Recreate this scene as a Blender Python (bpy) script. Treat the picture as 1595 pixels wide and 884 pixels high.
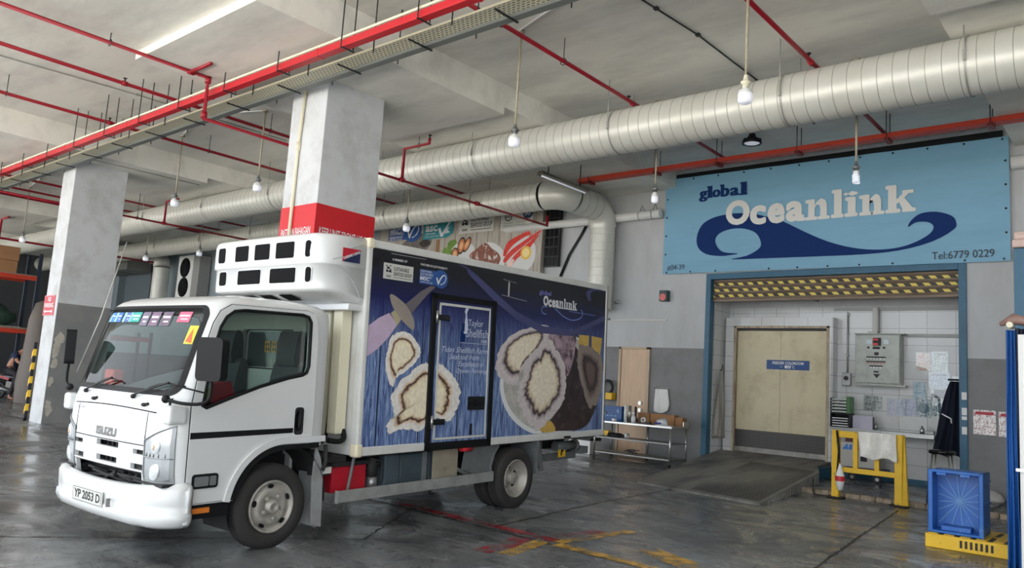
import bpy, bmesh, math, random
from mathutils import Vector, Matrix

for _o in list(bpy.data.objects):
    bpy.data.objects.remove(_o, do_unlink=True)
SC = bpy.context.scene
COL = SC.collection
PI = math.pi

# ------------------------------------------------------------------ camera
YAW, PITCH, ROLL = math.radians(-40.838), math.radians(7.313), math.radians(3.740)
fwd = Vector((math.sin(YAW)*math.cos(PITCH), math.cos(YAW)*math.cos(PITCH), math.sin(PITCH)))
rgt = Vector((math.cos(YAW), -math.sin(YAW), 0))
upv = rgt.cross(fwd)
r2 = math.cos(ROLL)*rgt + math.sin(ROLL)*upv
u2 = -math.sin(ROLL)*rgt + math.cos(ROLL)*upv
cam_d = bpy.data.cameras.new('camera')
cam_d.sensor_width = 36.0
cam_d.lens = 36.0*1217.1/1595.0
cam_d.clip_start = 0.05; cam_d.clip_end = 500
cam = bpy.data.objects.new('camera', cam_d); COL.objects.link(cam)
Mc = Matrix((r2, u2, -fwd)).transposed().to_4x4()
Mc.translation = Vector((0, 0, 1.7))
cam.matrix_world = Mc
SC.camera = cam

# ------------------------------------------------------------------ light, exposure
SC.view_settings.view_transform = 'Standard'
SC.view_settings.look = 'None'
SC.view_settings.gamma = 1.0
SC.view_settings.use_curve_mapping = False
SC.view_settings.exposure = 1.42
wd = bpy.data.worlds.new('overcast_sky'); SC.world = wd; wd.use_nodes = True
_n = wd.node_tree.nodes; _l = wd.node_tree.links
_bg = _n['Background']
_tc = _n.new('ShaderNodeTexCoord'); _sp = _n.new('ShaderNodeSeparateXYZ'); _cr = _n.new('ShaderNodeValToRGB')
_l.new(_tc.outputs['Generated'], _sp.inputs[0]); _l.new(_sp.outputs['Z'], _cr.inputs[0])
_cr.color_ramp.elements[0].position = 0.0; _cr.color_ramp.elements[0].color = (0.80, 0.86, 0.93, 1)
_cr.color_ramp.elements[1].position = 0.6; _cr.color_ramp.elements[1].color = (0.92, 0.96, 1.0, 1)
_l.new(_cr.outputs[0], _bg.inputs['Color'])
_bg.inputs['Strength'].default_value = 1.35

def area(name, loc, rot, sx, sy, e, color=(1, 1, 1)):
    d = bpy.data.lights.new(name, 'AREA'); d.shape = 'RECTANGLE'; d.size = sx; d.size_y = sy
    d.energy = e; d.color = color
    o = bpy.data.objects.new(name, d); COL.objects.link(o); o.location = loc; o.rotation_euler = rot
    return o

_sd = bpy.data.lights.new('bounce_sun', 'SUN'); _sd.energy = 12.0; _sd.angle = math.radians(3); _sd.color = (1.0, 0.97, 0.93)
_so = bpy.data.objects.new('bounce_sun', _sd); COL.objects.link(_so)
_so.rotation_euler = Vector((0.25, 1.0, 1.3)).to_track_quat('Z', 'Y').to_euler()     # added high behind the building, lights the unseen yard that brightens the ceiling

# ------------------------------------------------------------------ helpers
def lin(c):
    return tuple(((v/255.0)/12.92 if v/255.0 <= 0.04045 else ((v/255.0+0.055)/1.055)**2.4) for v in c)

MATS = {}
def mat(name, rgb, rough=0.5, metal=0.0, var=0.0, vscale=3.0, dirt=None, dirt_amt=0.0, dscale=2.0, bump=0.0, bscale=40.0,
        coat=0.0, emit=None, estr=0.0, spec=0.5, stretch=None, dcut=(0.45, 0.7)):
    if name in MATS: return MATS[name]
    m = bpy.data.materials.new(name); m.use_nodes = True
    nt = m.node_tree; N = nt.nodes; L = nt.links
    b = N['Principled BSDF']
    c = lin(rgb)
    b.inputs['Base Color'].default_value = (*c, 1)
    b.inputs['Roughness'].default_value = rough
    b.inputs['Metallic'].default_value = metal
    b.inputs['Specular IOR Level'].default_value = spec
    b.inputs['Coat Weight'].default_value = coat
    b.inputs['Coat Roughness'].default_value = 0.05
    if emit:
        b.inputs['Emission Color'].default_value = (*lin(emit), 1); b.inputs['Emission Strength'].default_value = estr
    if var or dirt or bump:
        tc = N.new('ShaderNodeTexCoord'); mp = N.new('ShaderNodeMapping')
        L.new(tc.outputs['Object'], mp.inputs[0])
        if stretch: mp.inputs['Scale'].default_value = stretch
        src = mp.outputs[0]
    col = None
    if var:
        n = N.new('ShaderNodeTexNoise'); n.inputs['Scale'].default_value = vscale; n.inputs['Detail'].default_value = 6
        n.inputs['Roughness'].default_value = 0.6
        L.new(src, n.inputs['Vector'])
        r = N.new('ShaderNodeValToRGB'); L.new(n.outputs[0], r.inputs[0])
        r.color_ramp.elements[0].position = 0.3; r.color_ramp.elements[1].position = 0.7
        r.color_ramp.elements[0].color = (*[max(0, v*(1-var)) for v in c], 1)
        r.color_ramp.elements[1].color = (*[min(1, v*(1+var)) for v in c], 1)
        col = r.outputs[0]
    if dirt:
        n = N.new('ShaderNodeTexNoise'); n.inputs['Scale'].default_value = dscale; n.inputs['Detail'].default_value = 8
        n.inputs['Roughness'].default_value = 0.7
        L.new(src, n.inputs['Vector'])
        r = N.new('ShaderNodeValToRGB'); L.new(n.outputs[0], r.inputs[0])
        r.color_ramp.elements[0].position = dcut[0]; r.color_ramp.elements[1].position = dcut[1]
        r.color_ramp.elements[0].color = (0, 0, 0, 1); r.color_ramp.elements[1].color = (dirt_amt,)*3+(1,)
        x = N.new('ShaderNodeMix'); x.data_type = 'RGBA'
        L.new(r.outputs[0], x.inputs['Factor'])
        if col: L.new(col, x.inputs['A'])
        else: x.inputs['A'].default_value = (*c, 1)
        x.inputs['B'].default_value = (*lin(dirt), 1)
        col = x.outputs['Result']
    if col: L.new(col, b.inputs['Base Color'])
    if bump:
        n = N.new('ShaderNodeTexNoise'); n.inputs['Scale'].default_value = bscale; n.inputs['Detail'].default_value = 4
        L.new(src, n.inputs['Vector'])
        bp = N.new('ShaderNodeBump'); bp.inputs['Strength'].default_value = bump; bp.inputs['Distance'].default_value = 0.02
        L.new(n.outputs[0], bp.inputs['Height']); L.new(bp.outputs[0], b.inputs['Normal'])
    MATS[name] = m
    return m

def glassmat(name, tint=(225, 235, 232), refl=1.0):
    if name in MATS: return MATS[name]
    m = bpy.data.materials.new(name); m.use_nodes = True
    N = m.node_tree.nodes; L = m.node_tree.links
    N.remove(N['Principled BSDF'])
    t = N.new('ShaderNodeBsdfTransparent'); t.inputs[0].default_value = (*lin(tint), 1)
    g = N.new('ShaderNodeBsdfGlossy'); g.inputs['Roughness'].default_value = 0.01
    f = N.new('ShaderNodeFresnel'); f.inputs[0].default_value = 1.5
    ml = N.new('ShaderNodeMath'); ml.operation = 'MULTIPLY'; ml.inputs[1].default_value = refl
    L.new(f.outputs[0], ml.inputs[0])
    x = N.new('ShaderNodeMixShader'); L.new(ml.outputs[0], x.inputs[0]); L.new(t.outputs[0], x.inputs[1]); L.new(g.outputs[0], x.inputs[2])
    L.new(x.outputs[0], N['Material Output'].inputs[0])
    MATS[name] = m
    return m

class MB:
    """collects shapes and links them as ONE mesh object"""
    def __init__(s, m=None):
        s.v = []; s.f = []; s.fm = []; s.sm = []; s.mats = []; s.cur = 0; s.smooth = False; s.uv = {}
        if m: s.m(m)
    def m(s, m):
        if m not in s.mats: s.mats.append(m)
        s.cur = s.mats.index(m); return s
    def face(s, idx, smooth=None):
        s.f.append(idx); s.fm.append(s.cur); s.sm.append(s.smooth if smooth is None else smooth)
    def add(s, vs, fs, smooth=None, M=None):
        o = len(s.v)
        for v in vs:
            v = Vector(v)
            s.v.append(tuple(M @ v) if M else tuple(v))
        for f in fs: s.face([i+o for i in f], smooth)
        return s
    def box(s, x0, x1, y0, y1, z0, z1, M=None):
        vs = [(x0,y0,z0),(x1,y0,z0),(x1,y1,z0),(x0,y1,z0),(x0,y0,z1),(x1,y0,z1),(x1,y1,z1),(x0,y1,z1)]
        return s.add(vs, [(0,3,2,1),(4,5,6,7),(0,1,5,4),(1,2,6,5),(2,3,7,6),(3,0,4,7)], False, M)
    def bar(s, a, b, w, h, up=(0,0,1)):
        a = Vector(a); b = Vector(b); d = (b-a); L = d.length; d.normalize()
        up = Vector(up); sd = d.cross(up)
        if sd.length < 1e-4: sd = d.cross(Vector((0,1,0)))
        sd.normalize(); up = sd.cross(d)
        M = Matrix((d, sd, up)).transposed().to_4x4(); M.translation = a
        return s.box(0, L, -w/2, w/2, -h/2, h/2, M)
    def tube(s, pts, r, n=10, caps=True, closed=False):
        pts = [Vector(p) for p in pts]
        rr = r if isinstance(r, (list, tuple)) else [r]*len(pts)
        o = len(s.v); prev = None; N = len(pts)
        for i, p in enumerate(pts):
            if closed: t = pts[(i+1) % N]-pts[i-1]
            elif i == 0: t = pts[1]-p
            elif i == N-1: t = p-pts[i-1]
            else: t = (pts[i+1]-p).normalized()+(p-pts[i-1]).normalized()
            t.normalize()
            if prev is None:
                a = t.cross(Vector((0,0,1)))
                if a.length < 1e-3: a = t.cross(Vector((0,1,0)))
            else:
                a = prev - t*prev.dot(t)
            a.normalize(); prev = a; b = t.cross(a)
            for k in range(n):
                th = 2*PI*k/n
                s.v.append(tuple(p + (a*math.cos(th)+b*math.sin(th))*rr[i]))
        for i in range(N if closed else N-1):
            j = (i+1) % N
            for k in range(n):
                k2 = (k+1) % n
                s.face([o+i*n+k, o+i*n+k2, o+j*n+k2, o+j*n+k], True)
        if caps and not closed:
            s.face([o+k for k in range(n)][::-1], False); s.face([o+(N-1)*n+k for k in range(n)], False)
        return s
    def cyl(s, a, b, r, n=16, r1=None):
        return s.tube([a, b], [r, r if r1 is None else r1], n)
    def lathe(s, prof, origin, axis, n=24, smooth=True, ref=None):
        """prof: (distance along axis, radius)"""
        ax = Vector(axis).normalized(); a = ax.cross(Vector((0,0,1)))
        if a.length < 1e-3: a = Vector((1,0,0))
        a.normalize(); b = ax.cross(a); og = Vector(origin); o = len(s.v)
        for d, r in prof:
            for k in range(n):
                th = 2*PI*k/n
                s.v.append(tuple(og + ax*d + (a*math.cos(th)+b*math.sin(th))*max(r, 1e-4)))
        for i in range(len(prof)-1):
            for k in range(n):
                k2 = (k+1) % n
                s.face([o+i*n+k, o+i*n+k2, o+(i+1)*n+k2, o+(i+1)*n+k], smooth)
        return s
    def prism(s, poly, M, d0, d1, side=True):
        """poly (x,y) in the plane of M, extruded along M's z from d0 to d1"""
        from mathutils.geometry import tessellate_polygon
        n = len(poly); o = len(s.v)
        for d in (d0, d1):
            for x, y in poly: s.v.append(tuple(M @ Vector((x, y, d))))
        tris = tessellate_polygon([[Vector((x, y, 0)) for x, y in poly]])
        for t in tris:
            s.face([o+i for i in t], False); s.face([o+n+i for i in t][::-1], False)
        if side:
            for i in range(n):
                j = (i+1) % n
                s.face([o+i, o+j, o+n+j, o+n+i], False)
        return s
    def flat(s, poly, M, d=0.0):
        from mathutils.geometry import tessellate_polygon
        o = len(s.v)
        for x, y in poly: s.v.append(tuple(M @ Vector((x, y, d))))
        for t in tessellate_polygon([[Vector((x, y, 0)) for x, y in poly]]): s.face([o+i for i in t], False)
        return s
    def sphere(s, c, r, nu=16, nv=10, sc=(1,1,1)):
        o = len(s.v); c = Vector(c)
        for i in range(nv+1):
            ph = PI*i/nv
            for k in range(nu):
                th = 2*PI*k/nu
                s.v.append((c.x+r*sc[0]*math.sin(ph)*math.cos(th), c.y+r*sc[1]*math.sin(ph)*math.sin(th), c.z+r*sc[2]*math.cos(ph)))
        for i in range(nv):
            for k in range(nu):
                k2 = (k+1) % nu
                s.face([o+i*nu+k, o+(i+1)*nu+k, o+(i+1)*nu+k2, o+i*nu+k2], True)
        return s
    def text(s, txt, M, x0, x1, y0, y1, d=0.001, bold=0.0, shear=0.0, thick=0.0):
        """lettering fitted to a box in the plane of M"""
        vs, fs = text_geo(txt, bold, shear)
        if not vs: return s
        ax = min(v[0] for v in vs); bx = max(v[0] for v in vs); ay = min(v[1] for v in vs); by = max(v[1] for v in vs)
        sx = (x1-x0)/max(bx-ax, 1e-6); sy = (y1-y0)/max(by-ay, 1e-6)
        o = len(s.v)
        for v in vs: s.v.append(tuple(M @ Vector((x0+(v[0]-ax)*sx, y0+(v[1]-ay)*sy, d))))
        for f in fs: s.face([i+o for i in f], False)
        if thick:
            pass
        return s
    def build(s, name, parent=None, bevel=0.0, seg=2, loc=None, label=None):
        me = bpy.data.meshes.new(name)
        me.from_pydata(s.v, [], s.f)
        for m in s.mats: me.materials.append(m)
        me.polygons.foreach_set('material_index', s.fm)
        me.polygons.foreach_set('use_smooth', s.sm)
        me.validate(); me.update()
        o = bpy.data.objects.new(name, me); COL.objects.link(o)
        if loc: o.location = loc
        if parent: o.parent = parent
        if bevel:
            b = o.modifiers.new('bevel', 'BEVEL'); b.width = bevel; b.segments = seg; b.limit_method = 'ANGLE'; b.angle_limit = math.radians(40)
        if label: o['label'] = label
        return o

_TG = {}
def text_geo(txt, bold, shear):
    k = (txt, bold, shear)
    if k in _TG: return _TG[k]
    cu = bpy.data.curves.new('t', 'FONT'); cu.body = txt; cu.offset = bold; cu.shear = shear; cu.resolution_u = 4
    cu.size = 1.0
    ob = bpy.data.objects.new('t', cu); COL.objects.link(ob)
    bpy.context.view_layer.update()
    me = bpy.data.meshes.new_from_object(ob.evaluated_get(bpy.context.evaluated_depsgraph_get()))
    vs = [tuple(v.co) for v in me.vertices]; fs = [list(p.vertices) for p in me.polygons]
    bpy.data.objects.remove(ob, do_unlink=True); bpy.data.meshes.remove(me); bpy.data.curves.remove(cu)
    _TG[k] = (vs, fs)
    return _TG[k]

def frame(o, x, y):
    """matrix whose local x,y span a plane at o"""
    x = Vector(x).normalized(); y = Vector(y); z = x.cross(y).normalized(); y = z.cross(x)
    M = Matrix((x, y, z)).transposed().to_4x4(); M.translation = Vector(o)
    return M

def tag(o, label, cat, group=None, kind=None):
    o['label'] = label; o['category'] = cat
    if group: o['group'] = group
    if kind: o['kind'] = kind
    return o
def thing(name, label, cat, loc=(0,0,0), rz=0.0, group=None):
    o = bpy.data.objects.new(name, None); o.empty_display_size = 0.2; COL.objects.link(o)
    o.location = loc; o.rotation_euler = (0, 0, rz)
    return tag(o, label, cat, group)
def struct(o, label=None):
    o['kind'] = 'structure'
    if label: o['label'] = label
    return o
def copy_thing(o, loc, label, rz=None, scale=None):
    r = o.copy(); COL.objects.link(r); r.location = loc; r['label'] = label
    if rz is not None: r.rotation_euler = (0, 0, rz)
    for ch in list(o.children):
        c = ch.copy(); COL.objects.link(c); c.parent = r
        for g in list(ch.children):
            d = g.copy(); COL.objects.link(d); d.parent = c
    return r
def bake(o):
    """apply an object's modifiers to its mesh"""
    bpy.context.view_layer.update()
    me = bpy.data.meshes.new_from_object(o.evaluated_get(bpy.context.evaluated_depsgraph_get()))
    o.modifiers.clear(); old = o.data; o.data = me; bpy.data.meshes.remove(old)
    return o
def rpoly(x0, x1, y0, y1, r, n=4):
    out = []
    for cx, cy, a0 in ((x1-r, y0+r, -90), (x1-r, y1-r, 0), (x0+r, y1-r, 90), (x0+r, y0+r, 180)):
        for i in range(n+1):
            a = math.radians(a0+90*i/n); out.append((cx+r*math.cos(a), cy+r*math.sin(a)))
    return out
def smooth_poly(pts, k=4, closed=True):
    n = len(pts); out = []
    for i in range(n if closed else n-1):
        g = (lambda j: pts[j % n]) if closed else (lambda j: pts[max(0, min(n-1, j))])
        p0, p1, p2, p3 = g(i-1), g(i), g(i+1), g(i+2)
        for t in range(k):
            t /= k
            out.append(tuple(0.5*((2*b)+(-a+c)*t+(2*a-5*b+4*c-d)*t*t+(-a+3*b-3*c+d)*t**3) for a, b, c, d in zip(p0, p1, p2, p3)))
    if not closed: out.append(pts[-1])
    return out

def fz(y): return 0.018*y          # the yard falls gently away from the building
CEIL = 6.83
W = 15.75

# ------------------------------------------------------------------ materials of the hall
def floor_material():
    m = bpy.data.materials.new('wet_concrete'); m.use_nodes = True
    N = m.node_tree.nodes; L = m.node_tree.links; b = N['Principled BSDF']
    tc = N.new('ShaderNodeTexCoord')
    def noise(scale, detail, rough, mapscale=(1,1,1), rot=0.0, dist=0.0):
        mp = N.new('ShaderNodeMapping'); mp.inputs['Scale'].default_value = mapscale; mp.inputs['Rotation'].default_value = (0,0,rot)
        L.new(tc.outputs['Object'], mp.inputs[0])
        n = N.new('ShaderNodeTexNoise'); n.inputs['Scale'].default_value = scale; n.inputs['Detail'].default_value = detail
        n.inputs['Roughness'].default_value = rough; n.inputs['Distortion'].default_value = dist
        L.new(mp.outputs[0], n.inputs['Vector']); return n.outputs[0]
    def ramp(src, p0, c0, p1, c1):
        r = N.new('ShaderNodeValToRGB'); L.new(src, r.inputs[0])
        r.color_ramp.elements[0].position = p0; r.color_ramp.elements[1].position = p1
        r.color_ramp.elements[0].color = (*c0, 1); r.color_ramp.elements[1].color = (*c1, 1)
        return r.outputs[0]
    def mix(f, a, bb, mode='MIX', fac=1.0):
        x = N.new('ShaderNodeMix'); x.data_type = 'RGBA'; x.blend_type = mode
        if f is not None: L.new(f, x.inputs['Factor'])
        else: x.inputs['Factor'].default_value = fac
        for s, k in ((a, 'A'), (bb, 'B')):
            if hasattr(s, 'links'): L.new(s, x.inputs[k])
            else: x.inputs[k].default_value = (*s, 1)
        return x.outputs['Result']
    blot = noise(0.55, 9, 0.62, dist=1.2)
    base = ramp(blot, 0.36, (0.055, 0.058, 0.060), 0.66, (0.25, 0.26, 0.262))
    st = ramp(noise(1.6, 8, 0.65, (0.5, 5, 1), 0.5, 0.8), 0.56, (0,0,0), 0.72, (1,1,1))
    base = mix(st, base, (0.25, 0.25, 0.24))
    st2 = ramp(noise(2.6, 8, 0.7, (4, 0.45, 1), 0.25, 1.2), 0.55, (0,0,0), 0.68, (0.75,0.75,0.75))
    base = mix(st2, base, (0.022, 0.023, 0.024))
    fine = ramp(noise(14, 8, 0.7), 0.3, (0.75,0.75,0.75), 0.7, (1.2,1.2,1.2))
    base = mix(None, base, fine, 'MULTIPLY')
    L.new(base, b.inputs['Base Color'])
    wet = ramp(noise(0.8, 7, 0.6, (1, 1.6, 1), 0.6, 1.5), 0.38, (0.10,)*3, 0.62, (0.46,)*3)
    L.new(wet, b.inputs['Roughness'])
    bp = N.new('ShaderNodeBump'); bp.inputs['Strength'].default_value = 0.25; bp.inputs['Distance'].default_value = 0.01
    L.new(noise(9, 8, 0.6), bp.inputs['Height']); L.new(bp.outputs[0], b.inputs['Normal'])
    return m

def tile_material():
    m = bpy.data.materials.new('white_wall_tiles'); m.use_nodes = True
    N = m.node_tree.nodes; L = m.node_tree.links; b = N['Principled BSDF']
    tc = N.new('ShaderNodeTexCoord'); sp = N.new('ShaderNodeSeparateXYZ'); cb = N.new('ShaderNodeCombineXYZ')
    L.new(tc.outputs['Object'], sp.inputs[0])
    ad = N.new('ShaderNodeMath'); ad.operation = 'ADD'; L.new(sp.outputs['X'], ad.inputs[0]); L.new(sp.outputs['Y'], ad.inputs[1])
    L.new(ad.outputs[0], cb.inputs['X']); L.new(sp.outputs['Z'], cb.inputs['Y'])
    t = N.new('ShaderNodeTexBrick'); t.offset = 0.0; t.inputs['Scale'].default_value = 1.0
    t.inputs['Brick Width'].default_value = 0.5; t.inputs['Row Height'].default_value = 0.33; t.inputs['Mortar Size'].default_value = 0.004
    t.inputs['Color1'].default_value = (0.66, 0.67, 0.67, 1); t.inputs['Color2'].default_value = (0.61, 0.62, 0.62, 1)
    t.inputs['Mortar'].default_value = (0.22, 0.22, 0.21, 1)
    L.new(cb.outputs[0], t.inputs['Vector']); L.new(t.outputs[0], b.inputs['Base Color'])
    b.inputs['Roughness'].default_value = 0.12
    n = N.new('ShaderNodeTexNoise'); n.inputs['Scale'].default_value = 3.5; L.new(tc.outputs['Object'], n.inputs['Vector'])
    bp = N.new('ShaderNodeBump'); bp.inputs['Strength'].default_value = 0.12; bp.inputs['Distance'].default_value = 0.05
    L.new(n.outputs[0], bp.inputs['Height']); L.new(bp.outputs[0], b.inputs['Normal'])
    return m

def hazard_material():
    m = bpy.data.materials.new('hazard_stripes'); m.use_nodes = True
    N = m.node_tree.nodes; L = m.node_tree.links; b = N['Principled BSDF']
    tc = N.new('ShaderNodeTexCoord'); sp = N.new('ShaderNodeSeparateXYZ'); L.new(tc.outputs['Object'], sp.inputs[0])
    a = N.new('ShaderNodeMath'); a.operation = 'MULTIPLY'; a.inputs[1].default_value = 0.9; L.new(sp.outputs['Z'], a.inputs[0])
    s = N.new('ShaderNodeMath'); s.operation = 'ADD'; L.new(sp.outputs['X'], s.inputs[0]); L.new(a.outputs[0], s.inputs[1])
    k = N.new('ShaderNodeMath'); k.operation = 'MULTIPLY'; k.inputs[1].default_value = 4.55; L.new(s.outputs[0], k.inputs[0])
    f = N.new('ShaderNodeMath'); f.operation = 'FRACT'; L.new(k.outputs[0], f.inputs[0])
    g = N.new('ShaderNodeMath'); g.operation = 'GREATER_THAN'; g.inputs[1].default_value = 0.5; L.new(f.outputs[0], g.inputs[0])
    x = N.new('ShaderNodeMix'); x.data_type = 'RGBA'; L.new(g.outputs[0], x.inputs['Factor'])
    x.inputs['A'].default_value = (*lin((226, 205, 96)), 1); x.inputs['B'].default_value = (*lin((48, 42, 40)), 1)
    L.new(x.outputs['Result'], b.inputs['Base Color']); b.inputs['Roughness'].default_value = 0.5
    return m

M_FLOOR = floor_material()
M_TILE = tile_material()
M_HAZ = hazard_material()
M_CEIL = mat('painted_ceiling', (238, 236, 228), 0.85, var=0.05, vscale=0.5, dirt=(150, 148, 142), dirt_amt=0.35, dscale=0.8, stretch=(0.5, 1.6, 1))
M_COL = mat('pillar_paint', (208, 211, 214), 0.8, var=0.04, vscale=2, dirt=(150, 146, 140), dirt_amt=0.5, dscale=1.6)
M_COLG = mat('grey_dado_paint', (132, 133, 134), 0.6, var=0.06, vscale=2, dirt=(165, 160, 150), dirt_amt=0.35, dscale=2.0)
M_WALL = mat('wall_paint', (190, 193, 196), 0.75, var=0.05, vscale=0.8, dirt=(150, 150, 148), dirt_amt=0.35, dscale=1.0, stretch=(1.5, 1.5, 0.5))
M_WALLG = mat('wall_dado_paint', (128, 129, 131), 0.6, var=0.05, vscale=1.2, dirt=(90, 88, 84), dirt_amt=0.4, dscale=1.4)
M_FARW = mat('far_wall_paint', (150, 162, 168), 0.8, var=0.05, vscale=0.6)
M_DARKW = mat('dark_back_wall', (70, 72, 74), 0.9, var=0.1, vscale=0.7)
M_RED = mat('red_pipe_paint', (156, 20, 38), 0.4, var=0.08, vscale=2)
M_REDTRAY = mat('red_trunk_paint', (196, 30, 42), 0.45, var=0.06, vscale=2)
M_ORANGE = mat('red_oxide_paint', (196, 62, 40), 0.5, var=0.1, vscale=2)
M_DUCT = mat('duct_sheet', (216, 216, 208), 0.38, metal=0.2, var=0.03, vscale=1.0, dirt=(180, 174, 158), dirt_amt=0.25, dscale=1.5)
M_DSEAM = mat('duct_seam', (168, 167, 158), 0.5, metal=0.3)
M_GALV = mat('galvanised_steel', (150, 152, 152), 0.42, metal=0.8, var=0.1, vscale=6)
M_ROD = mat('dark_threaded_rod', (74, 76, 76), 0.5, metal=0.7)
M_LROD = mat('light_rod', (170, 170, 165), 0.5, metal=0.5)
M_BLACK = mat('black_rubber', (24, 24, 26), 0.55)
M_BLK = mat('gloss_black', (14, 14, 16), 0.2)
M_WHITE = mat('white_plastic', (232, 233, 232), 0.4)
M_CREAM = mat('cream_paint', (232, 226, 200), 0.5)
M_BLUEF = mat('blue_frame_paint', (46, 98, 126), 0.45, var=0.12, vscale=3, dirt=(120, 150, 165), dirt_amt=0.35, dscale=4, dcut=(0.6, 0.75))
M_STEEL = mat('stainless_steel', (186, 187, 186), 0.28, metal=0.9, var=0.08, vscale=5)
M_YEL = mat('yellow_rail_paint', (236, 190, 40), 0.45, var=0.06, vscale=5, dirt=(80, 62, 30), dirt_amt=0.85, dscale=7, dcut=(0.6, 0.72))
M_BROWNCARD = mat('cardboard', (160, 118, 82), 0.85, var=0.08, vscale=3)
M_DKMETAL = mat('dark_metal', (52, 54, 56), 0.5, metal=0.5, var=0.15, vscale=4)
M_PAPER = mat('paper', (226, 228, 230), 0.5)
M_CONC = mat('worn_kerb', (168, 152, 132), 0.8, var=0.2, vscale=9, dirt=(70, 62, 52), dirt_amt=0.9, dscale=8)
M_RAMP = mat('ramp_rubber_concrete', (134, 132, 126), 0.45, var=0.3, vscale=1.5, dirt=(34, 34, 34), dirt_amt=0.9, dscale=1.1, stretch=(2.5, 0.6, 1), bump=0.3, bscale=30)
M_FROST = mat('lamp_diffuser', (232, 234, 238), 0.35, emit=(235, 240, 255), estr=0.12)

# ------------------------------------------------------------------ floor
b = MB(M_FLOOR); b.add([(-60,-6,fz(-6)),(14,-6,fz(-6)),(14,40,fz(40)),(-60,40,fz(40))], [(0,1,2,3)])
struct(b.build('floor'))
b = MB(mat('pale_bounce_concrete', (196, 192, 184), 0.9, var=0.06, vscale=0.4)); b.add([(-70,-60,fz(-6)),(40,-60,fz(-6)),(40,-6,fz(-6)),(-70,-6,fz(-6))], [(0,1,2,3)])  # out-of-view ground, made pale to throw light up at the ceiling
struct(b.build('floor_bounce_yard'), 'unseen pale concrete yard outside the hall, added to bounce light onto the ceiling')
M_JOINT = mat('dirty_joint', (34, 33, 32), 0.5, var=0.3, vscale=8)
def strip_on_floor(b, pts, w, e=0.003, jit=0.0, seed=1):
    rnd = random.Random(seed)
    P = []
    for (x0, y0), (x1, y1) in zip(pts[:-1], pts[1:]):
        n = max(1, int(math.hypot(x1-x0, y1-y0)/0.12)) if jit else 1
        for i in range(n): P.append((x0+(x1-x0)*i/n + rnd.uniform(-jit, jit), y0+(y1-y0)*i/n + rnd.uniform(-jit, jit)))
    P.append(pts[-1])
    vs = []; fs = []
    for i, p in enumerate(P):
        q = P[min(i+1, len(P)-1)]; o = P[max(i-1, 0)]
        d = Vector((q[0]-o[0], q[1]-o[1])).normalized(); nx, ny = -d.y, d.x
        ww = w*(1+(rnd.uniform(-0.35, 0.35) if jit else 0))
        for s in (-1, 1):
            x, y = p[0]+nx*ww/2*s, p[1]+ny*ww/2*s; vs.append((x, y, fz(y)+e))
        if i: k = 2*i; fs.append((k-2, k-1, k+1, k))
    b.add(vs, fs)
b = MB(M_JOINT)
strip_on_floor(b, [(-24, 6.95), (-14, 6.85), (-7.07, 6.71), (-3.83, 6.52), (-1.0, 6.4), (3, 6.3)], 0.045, jit=0.01)
strip_on_floor(b, [(-5.88, 6.77), (-6.17, 9.22), (-6.3, 11.6)], 0.03, jit=0.012, seed=2)
strip_on_floor(b, [(-3.25, 12.78), (-3.0, 10.2), (-2.75, 7.9), (-2.6, 6.5), (-2.4, 3.0)], 0.03, jit=0.012, seed=3)
strip_on_floor(b, [(-8.3, 2.4), (-6.2, 5.2), (-7.2, 6.7)], 0.02, jit=0.012, seed=4)
strip_on_floor(b, [(-14.2, 2.0), (-14.5, 6.8), (-14.8, 12)], 0.03, jit=0.012, seed=5)
struct(b.build('trim_1'), 'dark dirty joints and cracks across the wet concrete')

def worn_paint(name, rgb):
    m = bpy.data.materials.new(name); m.use_nodes = True
    N = m.node_tree.nodes; L = m.node_tree.links; b = N['Principled BSDF']
    b.inputs['Base Color'].default_value = (*lin(rgb), 1); b.inputs['Roughness'].default_value = 0.35
    tc = N.new('ShaderNodeTexCoord'); n = N.new('ShaderNodeTexNoise'); n.inputs['Scale'].default_value = 3.2; n.inputs['Detail'].default_value = 10
    n.inputs['Roughness'].default_value = 0.72
    L.new(tc.outputs['Object'], n.inputs['Vector'])
    r = N.new('ShaderNodeValToRGB'); L.new(n.outputs[0], r.inputs[0]); r.color_ramp.elements[0].position = 0.43; r.color_ramp.elements[1].position = 0.56
    r.color_ramp.elements[0].color = (1,1,1,1); r.color_ramp.elements[1].color = (0.08,0.08,0.08,1)
    L.new(r.outputs[0], b.inputs['Alpha'])
    return m
MRL = worn_paint('worn_red_floor_paint', (158, 34, 46)); MYL = worn_paint('worn_yellow_floor_paint', (206, 160, 62))
b = MB(MRL)
strip_on_floor(b, [(-7.6, 6.86), (-5.0, 6.76)], 0.15, 0.006)
strip_on_floor(b, [(-5.15, 6.75), (-5.02, 7.6)], 0.17, 0.006)
strip_on_floor(b, [(-5.15, 5.75), (-5.18, 6.2), (-5.32, 6.6)], 0.2, 0.006)
tag(b.build('floor_marking'), 'worn red painted line along the dark floor joint', 'floor marking', kind='structure')
b = MB(MYL)
strip_on_floor(b, [(-4.93, 5.85), (-4.98, 6.2), (-5.08, 6.6)], 0.17, 0.006)
strip_on_floor(b, [(-4.96, 6.7), (-4.8, 7.9)], 0.16, 0.006)
strip_on_floor(b, [(-4.9, 6.62), (-2.9, 6.52)], 0.16, 0.006)
strip_on_floor(b, [(-4.2, 7.2), (-3.5, 6.9)], 0.3, 0.006)
tag(b.build('floor_marking'), 'worn yellow painted line beside the red one on the floor', 'floor marking', kind='structure')

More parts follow.
